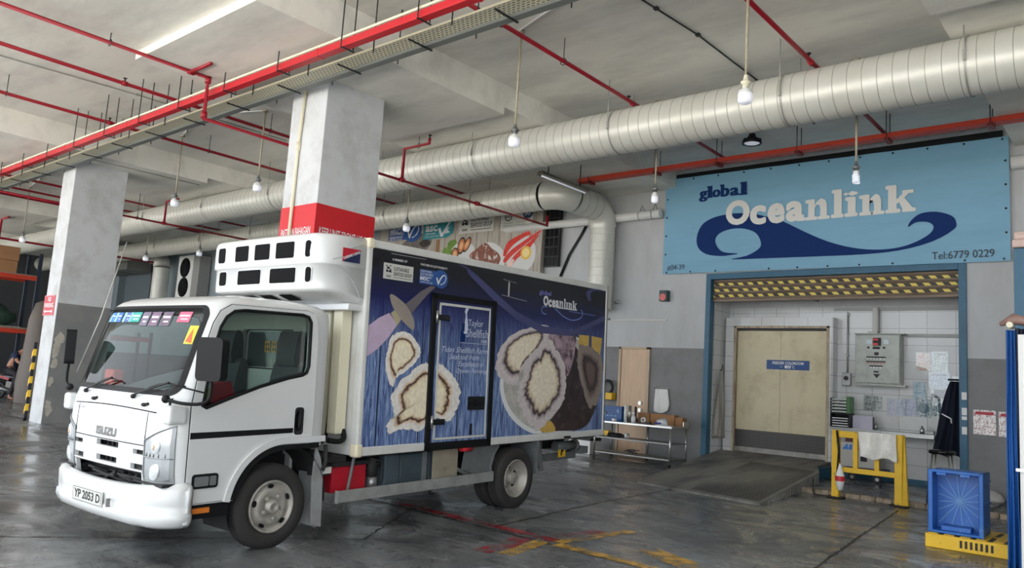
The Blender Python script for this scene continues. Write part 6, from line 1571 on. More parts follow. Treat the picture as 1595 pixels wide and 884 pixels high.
# grille fins and engine clutter behind the openings
b = MB(M_CHAS); b.box(-0.86,-0.80,0.30,TW-0.30,0.55,0.96)
for k in range(16): b.bar((-0.96,0.34+0.085*k,0.74),(-0.96,0.34+0.085*k,0.94),0.02,0.03)
b.box(-0.99,-0.95,0.3,0.55,0.74,0.92); b.box(-0.99,-0.95,TW-0.55,TW-0.3,0.74,0.92)
rnd = random.Random(6)
for k in range(18): b.bar((rnd.uniform(-1.0,-0.9),rnd.uniform(0.4,1.5),rnd.uniform(0.56,0.68)),(rnd.uniform(-1.0,-0.88),rnd.uniform(0.4,1.5),rnd.uniform(0.56,0.68)),0.03,0.02)
b.box(-1.02,-0.75,0.1,TW-0.1,0.50,0.56); b.build('grille_core', truck)
b = MB(M_TW)
front_patch(b, 0.34, TW-0.34, 0.733, 0.748, 40, 2, -0.004)
o = b.build('grille_bar', truck); sm = o.modifiers.new('t','SOLIDIFY'); sm.thickness = 0.012; sm.offset = 0

# bumper
prof = [(0.02,0.655),(-0.005,0.655),(-0.03,0.64),(-0.042,0.615),(-0.038,0.50),(-0.034,0.435),(-0.050,0.420),(-0.052,0.385),(-0.036,0.345),(0.0,0.325),(0.03,0.33)]
path = [(-0.885, -0.015)]
Rb = 0.26
def bump_path():
    P = [(-0.80, -0.015, (0,-1)), (-0.86, -0.015, (0,-1))]
    c = (-1.07+Rb+0.03, -0.015+Rb)
    for k in range(9):
        a = PI/2*k/8; P.append((c[0]-Rb*math.sin(a)*0.95, c[1]-Rb*math.cos(a), (-math.sin(a), -math.cos(a))))
    for k in range(1, 16):
        v = c[1]+(TW+0.015-Rb-c[1])*k/16; P.append((-1.07+0.03-0.013-0.035*math.sin(PI*k/16), v, (-1,0)))
    for k in range(9):
        a = PI/2*(8-k)/8; P.append((c[0]-Rb*math.sin(a)*0.95, TW+0.015-Rb+Rb*math.cos(a), (-math.sin(a), math.cos(a))))
    P += [(-0.86, TW+0.015, (0,1)), (-0.80, TW+0.015, (0,1))]
    return P
b = MB(M_TW); BP = bump_path(); m = len(prof)
for u, v, nrm in BP:
    for d, w in prof: b.v.append((u-nrm[0]*d, v-nrm[1]*d, w-max(0, w-0.5)/0.155*0.05*math.sin(PI*min(1,max(0,v/TW)))**0.6))
for i in range(len(BP)-1):
    for k in range(m-1): b.face([i*m+k, (i+1)*m+k, (i+1)*m+k+1, i*m+k+1], True)
bp_ = b.build('front_bumper', truck); sm = bp_.modifiers.new('t','SOLIDIFY'); sm.thickness = 0.02; sm.offset = 1
def bumpU(v):
    for (u0,v0,_), (u1,v1,_) in zip(BP[:-1], BP[1:]):
        if v0 <= v <= v1 and v1 > v0: return u0+(u1-u0)*(v-v0)/(v1-v0)
    return -1.06
# bumper top lip
b = MB(M_TW)
for i, (u, v, nr) in enumerate(BP): b.v += [(u-nr[0]*-0.0, v-nr[1]*-0.0, 0.655-0.05*math.sin(PI*min(1,max(0,v/TW)))**0.6), (u-nr[0]*0.06, v-nr[1]*0.06, 0.650-0.05*math.sin(PI*min(1,max(0,v/TW)))**0.6)]
for i in range(len(BP)-1): b.face([2*i,2*i+2,2*i+3,2*i+1], True)
b.build('bumper_top', truck)
ub = -1.142
b = MB(M_BLK); b.box(bumpU(0.56)-0.050,ub+0.06,0.545,0.665,0.425,0.515); b.box(bumpU(1.39)-0.050,ub+0.06,1.285,1.385,0.425,0.515); b.build('bumper_opening', truck)
b = MB(mat('tow_hook', (130,130,128), 0.5, metal=0.5)); b.bar((ub-0.02,0.60,0.43),(ub-0.02,0.60,0.50),0.03,0.02); b.build('tow_hook', truck)
pl = MB(M_LBL); pl.box(ub-0.022,ub-0.012,0.71,1.27,0.405,0.535); plt = pl.build('number_plate', truck, bevel=0.004)
b = MB(M_INK); Fp = Matrix(((0,0,-1,ub-0.0225),(-1,0,0,1.27),(0,1,0,0.405),(0,0,0,1)))
b.text('YP 2053 D', Fp, 0.035, 0.525, 0.03, 0.105, 0.001, 0.03)
for x0,x1,y0,y1 in ((0.012,0.548,0.008,0.012),(0.012,0.548,0.118,0.122),(0.012,0.016,0.008,0.122),(0.544,0.548,0.008,0.122)): b.flat([(x0,y0),(x1,y0),(x1,y1),(x0,y1)], Fp, 0.001)
b.build('plate_characters', plt)
for s in (0, 1):
    v0 = 0.13 if s == 0 else TW-0.30
    b = MB(mat('thin_gap_grey', (120,122,122), 0.6))
    P = rpoly(v0, v0+0.17, 0.43, 0.50, 0.015)
    o_ = len(b.v)
    b.tube([(bumpU(v)-0.040, v, w) for v, w in P], 0.004, 6, closed=True)
    b.build('fog_lamp_cover', truck)
# headlights
M_LENS = glassmat('lens_clear', (232, 236, 238), 1.3); M_REFL = mat('reflector', (196, 200, 202), 0.18, metal=0.9); M_HOUS = mat('lamp_housing', (150, 154, 156), 0.35, metal=0.5)
for s in (0, 1):
    def V(v): return v if s == 0 else TW-v
    def hpatch(b, off, ins=0.0, w0=0.665, nv=14, nw=10):
        o = len(b.v)
        for j in range(nw+1):
            t_ = j/nw
            for i in range(nv+1):
                k = i/nv; v = 0.035+ins+(0.285-2*ins)*k
                wt = 1.135-(1.135-1.005)*k-ins; w = w0+ins+(wt-w0-ins)*t_
                b.v.append((Sf(v, w)+off, V(v), w))
        for j in range(nw):
            for i in range(nv): q = o+j*(nv+1)+i; b.face([q, q+1, q+nv+2, q+nv+1], True)
    b = MB(M_HOUS); hpatch(b, -0.004); hl = b.build('headlight', truck)
    b = MB(M_REFL); hpatch(b, -0.007, 0.02); b.build('reflector', hl)
    b = MB(mat('lamp_glass_dim', (210,214,216), 0.1, metal=0.3)); b.sphere((Sf(0.20,0.96)+0.012, V(0.20), 0.965), 0.085, 20, 12, (0.26,1,1)); b.sphere((Sf(0.20,0.76)+0.012, V(0.20), 0.765), 0.088, 20, 12, (0.26,1,1)); b.build('lamp_bowl', hl)
    b = MB(mat('amber_bulb', (214,178,150), 0.3)); b.sphere((Sf(0.18,0.96)-0.012, V(0.18), 0.955), 0.016, 10, 8, (0.5,1,1.4)); b.build('indicator_bulb', hl)
    b = MB(M_HOUS); 
    b.tube([(Sf(0.035+0.285*k/8, 0.868)-0.010, V(0.035+0.285*k/8), 0.868) for k in range(9)], 0.006, 6)
    for k in range(5): b.tube([(Sf(0.08+0.05*k, 0.875)-0.010, V(0.08+0.05*k), 0.875), (Sf(0.08+0.05*k, 0.905)-0.010, V(0.08+0.05*k), 0.905)], 0.005, 5)
    b.tube([(Sf(v,w)-0.006, V(v), w) for v, w in dense([(0.035,0.665),(0.035,1.135),(0.32,1.005),(0.32,0.665)], 0.04)], 0.007, 6, closed=True); b.build('lamp_divider', hl)
b = MB(M_CHAS); b.box(-1.02,-0.86,0.01,0.34,0.645,0.668); b.box(-1.02,-0.86,TW-0.34,TW-0.01,0.645,0.668); b.build('bumper_bracket', truck)
# wipers and washer nozzles
b = MB(M_BLACK)
for v0, v1 in ((0.62,0.16),(1.55,1.1)):
    P = [spt(v0,1.355,-0.02)]+[spt(v0+(v1-v0)*k/8, 1.36+0.13*k/8, -0.03) for k in range(1,9)]; b.tube(P, [0.013]+[0.009]*8, 6)
    b.tube([spt(v0+0.0-(v0-v1)*(0.35+0.9*k/8), 1.425+0.055*math.sin(k*0.3), -0.014) for k in range(9)], 0.007, 6); b.sphere(spt(v0,1.35,-0.02), 0.022, 8, 6)
for v in (0.42, 1.33):
    b.sphere(spt(v,1.29,-0.01), 0.022, 8, 6, (1,1.6,0.8)); b.sphere(spt(v-0.05,1.30,-0.01), 0.014, 8, 6)
b.build('wiper', truck)
# aerial
b = MB(M_LROD); b.tube([(-0.93,1.97,1.5),(-0.75,1.97,2.05),(-0.56,1.97,2.85)], 0.006, 6); b.build('aerial', truck)

# door: raised panel with window opening
DOOR = [(-0.83,0.495),(-0.83,1.30),(-0.785,1.60),(-0.73,1.87),(-0.69,2.01),(-0.63,2.12),(-0.53,2.18),(0.28,2.185),(0.36,2.165),(0.405,2.10),(0.425,1.90),(0.43,1.2),(0.415,0.93),(0.22,0.93)]
DOOR += [(0.12+0.525*math.cos(a), 0.40+0.525*math.sin(a)) for a in [math.radians(x) for x in (90,100,112,124,136,148,160,168)]] + [(-0.40,0.495)]
b = MB(M_TW); b.prism(DOOR, SIDEF, 0.014, 0.0); dr = b.build('door', truck)
c = MB(); c.prism(SIDEWIN, SIDEF, 0.1, -0.1); co = c.build('cutter'); co.parent = truck
bm = bmesh.new(); bm.from_mesh(co.data); bmesh.ops.recalc_face_normals(bm, faces=bm.faces); bm.to_mesh(co.data); bm.free()
bm = bmesh.new(); bm.from_mesh(dr.data); bmesh.ops.remove_doubles(bm, verts=bm.verts, dist=1e-5); bmesh.ops.recalc_face_normals(bm, faces=bm.faces); bm.to_mesh(dr.data); bm.free()
m_ = dr.modifiers.new('b','BOOLEAN'); m_.object = co; m_.operation = 'DIFFERENCE'; m_.solver = 'EXACT'; bake(dr); bpy.data.objects.remove(co, do_unlink=True)
bv = dr.modifiers.new('bv','BEVEL'); bv.width = 0.004; bv.segments = 2; bv.limit_method = 'ANGLE'
b = MB(M_TRIMB); b.tube([(u, -0.003, w) for u, w in DOOR], 0.006, 6, closed=True); b.build('door_seam', dr)
b = MB(M_BLK); b.prism(rpoly(0.21,0.31,1.02,1.275,0.03), SIDEF, 0.018, 0.010); hd_ = b.build('door_handle', dr); b = MB(M_TRIMB); b.tube([(0.255,-0.02,1.06),(0.25,-0.045,1.10),(0.25,-0.05,1.18),(0.26,-0.02,1.25)], 0.014, 8); b.build('grip', hd_)
b = MB(M_TRIMB); b.flat([(-0.825,1.028),(0.20,1.04),(0.20,1.085),(-0.825,1.082)], SIDEF, 0.016); b.build('black_stripe', dr)
b = MB(M_TRIMB); b.prism(rpoly(-0.78,-0.54,0.615,0.735,0.025), SIDEF, 0.022, 0.010); sl = b.build('side_lamp', dr); b = MB(M_REFL); b.prism(rpoly(-0.76,-0.63,0.635,0.715,0.012), SIDEF, 0.026, 0.02); b.prism(rpoly(-0.62,-0.56,0.635,0.715,0.012), SIDEF, 0.026, 0.02); b.build('lamp_lens', sl)
# wheel arch flare and black trim
def arc_band(b, c, r0, r1, a0, a1, y0, y1, ext):
    P = []
    pts = [math.radians(a0+(a1-a0)*k/18) for k in range(19)]
    o = [(c[0]+r1*math.cos(a), c[1]+r1*math.sin(a)) for a in pts]; i = [(c[0]+r0*math.cos(a), c[1]+r0*math.sin(a)) for a in pts]
    if ext: o.append((ext, o[-1][1])); i.append((ext, i[-1][1]))
    b.prism(o+i[::-1], SIDEF, y0, y1)
b = MB(M_TW); arc_band(b, (0.12,0.40), 0.545, 0.60, 172, 90, 0.034, 0.0, 0.57); b.build('arch_flare', truck, bevel=0.012)
b = MB(M_TRIMB); arc_band(b, (0.12,0.40), 0.49, 0.535, 170, 90, 0.03, -0.06, 0.50); b.build('arch_trim', truck, bevel=0.006)
b = MB(M_CHAS); 
for v0, v1 in ((0.02,0.42),(TW-0.42,TW-0.02)):
    o_ = len(b.v); A = [math.radians(200-12*k) for k in range(18)]
    for a in A: 
        for v in (v0, v1): b.v.append((0.12+0.53*math.cos(a), v, 0.40+0.53*math.sin(a)))
    for k in range(17): b.face([o_+2*k, o_+2*k+2, o_+2*k+3, o_+2*k+1], True)
o = b.build('wheel_housing', truck)
# step and marker below the door
b = MB(M_TRIMB); b.box(-0.86,-0.40,0.015,0.30,0.36,0.475); b.box(-0.80,-0.42,0.30,TW-0.3,0.36,0.47); b.box(-0.86,-0.40,TW-0.30,TW-0.015,0.36,0.475)
for k in range(12): b.box(-0.85+0.038*k,-0.83+0.038*k,0.012,0.10,0.475,0.485)
b.build('step', truck, bevel=0.004)
b = MB(mat('amber_marker', (214, 120, 40), 0.3)); b.box(-0.80,-0.585,0.0,0.02,0.405,0.45); b.build('side_marker', truck, bevel=0.004)
# mirrors
def mirror(pts, head, name, sgn):
    b = MB(M_TRIMB); b.tube(smooth_poly(pts, 4, False), 0.014, 8); b.sphere(pts[0], 0.035, 10, 8); ar = b.build('mirror_arm', truck)
    b = MB(M_TRIMB); x, y, z, wu, wv, h = head
    b.prism([(a, c) for a, c in rpoly(-wv/2, wv/2, -h/2, h/2, 0.045, 5)], frame((x,y,z), (0.35*sgn,-0.94,0), (0,0,1)), -0.04, 0.05); b.build('mirror_head', truck, bevel=0.02, seg=3)
mirror([(-1.03,0.05,1.36),(-0.98,-0.10,1.335),(-0.86,-0.20,1.335),(-0.80,-0.22,1.40),(-0.80,-0.22,1.60)], (-0.80,-0.22,1.70,0.08,0.25,0.36), 'mirror', 1)
mirror([(-1.0,TW-0.03,1.36),(-0.98,TW+0.10,1.40),(-0.96,TW+0.16,1.5),(-0.95,TW+0.16,1.6)], (-0.95,TW+0.16,1.75,0.08,0.20,0.34), 'mirror', -1)
b = MB(M_TRIMB); b.tube([(-0.93,-0.005,1.46),(-0.82,-0.19,1.42)], 0.008, 6); b.build('mirror_stay', truck)
b = MB(M_TW); b.box(-1.03,-0.86,-0.02,0.10,1.15,1.31); b.box(-1.03,-0.86,TW-0.10,TW+0.02,1.15,1.31); b.build('mirror_base_cover', truck, bevel=0.03, seg=3)

# wheels
def wheel(u, v, z, R, width, kind, name='wheel', out=-1):
    """outer face at v, wheel extends away from the viewer"""
    w = width; b = MB(M_TYRE)
    pr = [(0.05,0.225),(0.02,0.24),(0.004,0.27),(0.0,0.31),(0.012,R-0.035),(0.03,R-0.008),(0.05,R)]
    for k in range(4): g = 0.05+(w-0.1)*(k+0.5)/4; pr += [(g-0.008,R),(g-0.006,R-0.012),(g+0.006,R-0.012),(g+0.008,R)]
    pr += [(w-0.05,R),(w-0.03,R-0.008),(w-0.012,R-0.035),(w,0.31),(w-0.004,0.27),(w-0.02,0.24),(w-0.05,0.225)]
    ax = (0,1,0) if out < 0 else (0,-1,0)
    b.lathe(pr, (0,0,0), ax, 48)
    ty = b.build('wheel', truck, loc=(u, v, z)); 
    s = 1 if out < 0 else -1
    b = MB(M_RIM)
    if kind == 'front':
        b.lathe([(0.06,0.23),(0.012,0.238),(0.004,0.232),(0.010,0.218),(0.035,0.205),(0.040,0.190),(0.022,0.165),(0.010,0.146),(0.012,0.135),(0.014,0.078),(0.024,0.074),(0.024,0.064),(-0.022,0.058),(-0.030,0.048),(-0.030,0.030),(-0.022,0.026),(-0.022,0.0)], (0,0,0), ax, 40)
        hole_r, hole_d, nut_r, nut_d = 0.185, 0.032, 0.103, 0.014
    else:
        b.lathe([(0.06,0.23),(0.012,0.238),(0.004,0.232),(0.012,0.222),(0.05,0.212),(0.055,0.200),(0.10,0.192),(0.105,0.180),(0.135,0.160),(0.14,0.085),(0.135,0.08),(0.06,0.075),(0.05,0.06),(0.048,0.0)], (0,0,0), ax, 40)
        hole_r, hole_d, nut_r, nut_d = 0.130, 0.139, 0.095, 0.14
    rim = b.build('rim', ty, loc=(0,0,0))
    b = MB(M_BLK); M0 = PI/2+0.1
    for k in range(5):
        a = M0+2*PI*k/5; c = (hole_r*math.cos(a), s*(hole_d-0.012 if kind == 'front' else hole_d-0.006), hole_r*math.sin(a))
        Fh = frame(c, (math.sin(a),0,-math.cos(a)), (math.cos(a),0,math.sin(a)))
        b.prism([(0.030*math.cos(t_), 0.018*math.sin(t_)) for t_ in [q*PI/8 for q in range(16)]], Fh, -0.006, 0.006)
    b.build('hand_hole', ty)
    b = MB(M_RIM)
    for k in range(5):
        a = M0+0.62+2*PI*k/5; c = Vector((nut_r*math.cos(a), s*(nut_d-0.002), nut_r*math.sin(a))); b.cyl(c, c+Vector((0,-0.026*s,0)), 0.020, 6); b.cyl(c, c+Vector((0,-0.036*s,0)), 0.010, 8)
    b.build('wheel_nut', ty)
    return ty
RT = 0.385
wheel(0.06, 0.02, RT-0.01, RT, 0.20, 'front'); wheel(0.06, TW-0.02, RT-0.01, RT, 0.20, 'front', out=1)
RZ = RT-0.072
wheel(3.70, 0.0, RZ, RT, 0.205, 'rear'); wheel(3.70, 0.235, RZ, RT, 0.205, 'rear'); wheel(3.70, TW+0.02, RZ, RT, 0.205, 'rear', out=1); wheel(3.70, TW-0.215, RZ, RT, 0.205, 'rear', out=1)
# chassis
b = MB(M_CHAS); b.box(-0.7,5.6,0.58,0.66,0.55,0.76); b.box(-0.7,5.6,1.29,1.37,0.55,0.76)
for u in (0.5,1.4,2.4,3.2,4.2,5.2): b.box(u,u+0.08,0.6,1.35,0.58,0.72)
b.cyl((0.06,0.15,0.33),(0.06,1.8,0.33),0.05,10); b.cyl((3.70,0.15,RZ),(3.70,1.8,RZ),0.07,12); b.sphere((3.70,0.98,RZ),0.18,14,10); b.cyl((0.9,0.98,0.45),(3.6,0.98,RZ+0.02),0.045,10)
b.box(-0.4,0.9,0.62,1.33,0.50,0.85); b.box(0.7,1.0,0.15,1.8,0.70,0.76); b.box(1.1,5.7,0.1,1.95,0.735,0.77)
b.build('chassis_frame', truck)
b = MB(mat('battery_red', (184, 22, 42), 0.45)); b.box(0.82,1.05,0.14,0.48,0.40,0.66); b.box(1.06,1.27,0.14,0.48,0.40,0.66); b.build('battery_box', truck, bevel=0.006)
b = MB(M_CHAS); b.box(0.80,1.30,0.12,0.5,0.66,0.70); b.cyl((1.36,0.16,0.52),(1.36,0.16,0.72),0.06,12); b.tube([(1.3,0.12,0.72),(1.45,0.1,0.68),(1.46,0.1,0.5),(1.38,0.12,0.42)],0.012,6); b.cyl((1.32,0.15,0.62),(1.45,0.15,0.66),0.04,10); b.build('battery_cover', truck)
b = MB(M_GALV); b.cyl((1.36,0.14,0.40),(1.36,0.14,0.52),0.055,12); b.build('air_canister', truck)
b = MB(mat('tank_grey_blue', (74, 88, 96), 0.45, metal=0.3, var=0.15, vscale=3)); b.box(1.50,1.72,0.10,0.5,0.36,0.735); b.box(1.74,2.16,0.12,0.5,0.37,0.73); b.box(2.18,2.56,0.12,0.5,0.37,0.73); b.build('fuel_tank', truck, bevel=0.015)
b = MB(M_DIRTYG); b.box(2.08,2.13,0.09,0.13,0.36,0.74); b.tube([(1.03,0.06,0.76),(0.93,0.06,0.24)],0.017,8); b.build('tank_strap', truck)
b = MB(mat('worn_tan_board', (150, 142, 126), 0.7, var=0.15, vscale=4, dirt=(70,64,56), dirt_amt=0.8, dscale=9, dcut=(0.58,0.66))); b.box(2.22,2.63,0.075,0.095,0.39,0.745); b.build('tan_board', truck)
b = MB(M_DIRTYG); b.m(mat('dull_aluminium', (168,170,168), 0.5, metal=0.4, var=0.1, vscale=6, dirt=(110,108,102), dirt_amt=0.5, dscale=5)); b.box(0.81,3.23,0.0,0.035,0.325,0.44); b.box(0.79,0.81,-0.004,0.04,0.32,0.445); b.build('side_guard_rail', truck, bevel=0.004)
b = MB(M_DIRTYG); b.bar((2.9,0.1,0.40),(2.62,0.12,0.52),0.04,0.04); b.box(1.7,2.4,0.3,0.7,0.22,0.30); b.build('guard_bracket', truck)
# mudguards and flaps
b = MB(M_DIRTYG)
o_ = len(b.v); A = [(3.02,0.47),(3.08,0.62),(3.22,0.76),(3.30,0.765)]
for u, w in [(3.24,0.36),(3.20,0.50),(3.26,0.64),(3.36,0.765)]:
    for v in (0.02, 0.46): b.v.append((u, v, w))
for k in range(3): b.face([o_+2*k,o_+2*k+1,o_+2*k+3,o_+2*k+2], True)
b.prism([(2.75,0.765),(3.36,0.765),(3.25,0.60),(3.20,0.40),(3.15,0.36),(2.70,0.50)], SIDEF, -0.06, -0.075)
b.build('rear_mudguard', truck)
b = MB(M_DIRTYG); b.box(4.13,4.15,0.0,0.46,0.34,0.77); o = b.build('rear_mud_flap', truck)
b = MB(M_DIRTYG); b.prism([(4.10,0.77),(4.17,0.77),(4.30,0.36),(4.22,0.36)], SIDEF, -0.01, -0.03); b.prism([(4.20,0.77),(4.26,0.77),(4.34,0.40),(4.30,0.38)], SIDEF, -0.10, -0.12); b.build('mud_flap_edge', truck)
b = MB(mat('flap_grey', (150, 152, 152), 0.6, var=0.1, vscale=5, dirt=(90,88,84), dirt_amt=0.5, dscale=4)); b.prism([(0.52,0.90),(0.58,0.78),(0.62,0.62),(0.635,0.12),(0.62,0.12),(0.52,0.16),(0.50,0.60)], SIDEF, -0.03, -0.05); b.box(0.585,0.60,0.05,0.36,0.12,0.62); b.build('front_mud_flap', truck)
b = MB(M_CHAS); b.box(0.56,0.72,0.05,0.2,0.60,0.70); b.tube([(0.62,0.02,0.9),(0.64,0.02,0.74),(0.60,0.02,0.66)],0.02,8); b.build('cab_mount', truck); b = MB(M_LBL); b.box(0.63,0.73,0.04,0.05,0.62,0.68); b.build('bracket_plate', truck)
# things behind the rear axle
b = MB(M_DIRTYG); b.box(4.55,5.5,0.3,0.34,0.42,0.52); b.box(4.6,4.64,0.3,0.34,0.5,0.75); b.cyl((4.95,0.30,0.62),(5.35,0.25,0.62),0.07,12); b.cyl((5.35,0.25,0.62),(5.40,0.245,0.62),0.085,14); b.box(5.45,5.6,0.15,1.8,0.50,0.60); b.build('rear_underframe', truck)
b = MB(M_YEL); b.box(4.98,5.14,0.24,0.26,0.47,0.60); b.m(M_BLK); b.prism([(5.02,0.49),(5.05,0.49),(5.06,0.54),(5.09,0.54),(5.09,0.58),(5.03,0.58)], SIDEF, -0.238, -0.24); b.build('warning_plate', truck)
b = MB(M_TRIMB); b.box(4.72,4.86,-0.03,0.02,0.775,0.80); b.build('marker_lamp', truck)
b = MB(mat('red_tail_lamp', (190,40,50), 0.3)); b.cyl((2.62,0.02,0.75),(2.80,0.02,0.74),0.035,12); b.build('red_strap_roll', truck)

# ---------------- cargo box
BU0, BU1, BW0, BW1, BD = 1.0, 5.775, 0.765, 3.0, 2.05
b = MB(M_TW2); b.box(BU0+0.02,BU1-0.02,0.012,BD-0.01,BW0+0.02,BW1-0.02); b.build('cargo_box', truck)
b = MB(M_TW2)
e = 0.062
for v0, v1 in ((-0.004,0.05),(BD-0.05,BD+0.004)):
    b.box(BU0,BU1,v0,v1,BW1-0.085,BW1); b.box(BU0,BU0+e,v0,v1,BW0,BW1); b.box(BU1-0.045,BU1,v0,v1,BW0,BW1)
b.box(BU0,1.975,-0.012,0.05,BW0,BW0+0.09); b.box(3.115,BU1,-0.012,0.05,BW0,BW0+0.09); b.box(BU0,BU1,BD-0.05,BD+0.004,BW0,BW0+0.09)
b.box(BU0,BU0+0.05,0.0,BD,BW1-0.08,BW1); b.box(BU0,BU0+0.05,0.0,BD,BW0,BW0+0.09); b.box(BU0-0.008,BU0+0.05,0.0,0.10,BW0,BW1); b.box(BU1-0.05,BU1,0.0,BD,BW1-0.08,BW1)
b.build('box_rail', truck, bevel=0.012)
b = MB(M_CORNER)
for u0, u1 in ((BU0-0.014, BU0+0.075),):
    for w0, w1 in ((BW0-0.012,BW0+0.125),(BW1-0.10,BW1+0.012)): b.box(u0,u1,-0.018,0.10,w0,w1); b.box(u0,u1,BD-0.10,BD+0.012,w0,w1)
b.build('corner_casting', truck, bevel=0.022, seg=2)
b = MB(M_GALV)
b.box(BU1,BU1+0.02,0.0,0.04,BW0,BW1)
for w in (1.1,2.5): b.cyl((BU1+0.0,-0.01,w),(BU1+0.06,-0.01,w),0.015,8)
b.build('rear_door_edge', truck)
# vertical pipes between cab and box
b = MB(M_CREAM); b.box(0.86,0.99,0.18,0.32,0.98,2.25); b.box(0.90,0.99,0.42,0.50,0.95,2.3); b.build('conduit_cover', truck, bevel=0.008)
b = MB(M_TRIMB); b.tube(smooth_poly([(0.93,0.36,2.25),(0.93,0.36,1.9),(0.92,0.36,1.4),(0.90,0.36,1.0),(0.85,0.34,0.9),(0.75,0.3,0.88)],3,False), 0.016, 8); b.tube(smooth_poly([(0.97,0.2,1.02),(0.96,0.16,0.94),(0.88,0.14,0.91),(0.74,0.14,0.93)],3,False), 0.028, 8); b.build('refrigerant_hose', truck)
# graphic panel
def wrap_material():
    m = bpy.data.materials.new('blue_wood_wrap'); m.use_nodes = True
    N = m.node_tree.nodes; L = m.node_tree.links; bb = N['Principled BSDF']; bb.inputs['Roughness'].default_value = 0.3
    tc = N.new('ShaderNodeTexCoord'); sp = N.new('ShaderNodeSeparateXYZ'); L.new(tc.outputs['Object'], sp.inputs[0])
    mp = N.new('ShaderNodeMapping'); mp.inputs['Scale'].default_value = (11, 1, 0.8); L.new(tc.outputs['Object'], mp.inputs[0])
    n = N.new('ShaderNodeTexNoise'); n.inputs['Scale'].default_value = 2.4; n.inputs['Detail'].default_value = 9; n.inputs['Roughness'].default_value = 0.72; n.inputs['Distortion'].default_value = 1.6
    L.new(mp.outputs[0], n.inputs['Vector'])
    r = N.new('ShaderNodeValToRGB'); L.new(n.outputs[0], r.inputs[0]); els = r.color_ramp.elements
    els[0].position = 0.36; els[0].color = (*lin((40, 54, 100)), 1); els[1].position = 0.64; els[1].color = (*lin((166, 188, 220)), 1)
    el = els.new(0.5); el.color = (*lin((98, 122, 172)), 1)
    # plank gaps
    d = N.new('ShaderNodeMath'); d.operation = 'DIVIDE'; d.inputs[1].default_value = 0.62; L.new(sp.outputs['X'], d.inputs[0])
    f = N.new('ShaderNodeMath'); f.operation = 'FRACT'; L.new(d.outputs[0], f.inputs[0])
    g = N.new('ShaderNodeMath'); g.operation = 'LESS_THAN'; g.inputs[1].default_value = 0.03; L.new(f.outputs[0], g.inputs[0])
    x = N.new('ShaderNodeMix'); x.data_type = 'RGBA'; L.new(g.outputs[0], x.inputs['Factor']); L.new(r.outputs[0], x.inputs['A']); x.inputs['B'].default_value = (*lin((18, 22, 50)), 1)
    # printed fade to navy and black at the top of the picture
    mr = N.new('ShaderNodeMapRange'); mr.inputs['From Min'].default_value = 1.70; mr.inputs['From Max'].default_value = 2.42; L.new(sp.outputs['Z'], mr.inputs['Value'])
    x2 = N.new('ShaderNodeMix'); x2.data_type = 'RGBA'; L.new(mr.outputs[0], x2.inputs['Factor']); L.new(x.outputs['Result'], x2.inputs['A']); x2.inputs['B'].default_value = (*lin((12, 20, 92)), 1)
    mr2 = N.new('ShaderNodeMapRange'); mr2.inputs['From Min'].default_value = 2.3; mr2.inputs['From Max'].default_value = 2.75; L.new(sp.outputs['Z'], mr2.inputs['Value'])
    x3 = N.new('ShaderNodeMix'); x3.data_type = 'RGBA'; L.new(mr2.outputs[0], x3.inputs['Factor']); L.new(x2.outputs['Result'], x3.inputs['A']); x3.inputs['B'].default_value = (*lin((12, 13, 22)), 1)
    L.new(x3.outputs['Result'], bb.inputs['Base Color'])
    return m
M_WRAP = wrap_material()
b = MB(M_WRAP); b.box(1.062,1.975,0.004,0.014,BW0+0.085,BW1-0.08); b.box(3.115,BU1-0.045,0.004,0.014,BW0+0.085,BW1-0.08); b.box(1.975,3.115,0.004,0.014,2.50,BW1-0.08)
pic = b.build('side_picture', truck, label='printed oyster picture on blue boards')
GY = -0.0035       # prints sit just proud of the panel
GF = frame((0, 0.003, 0), (1,0,0), (0,0,1))
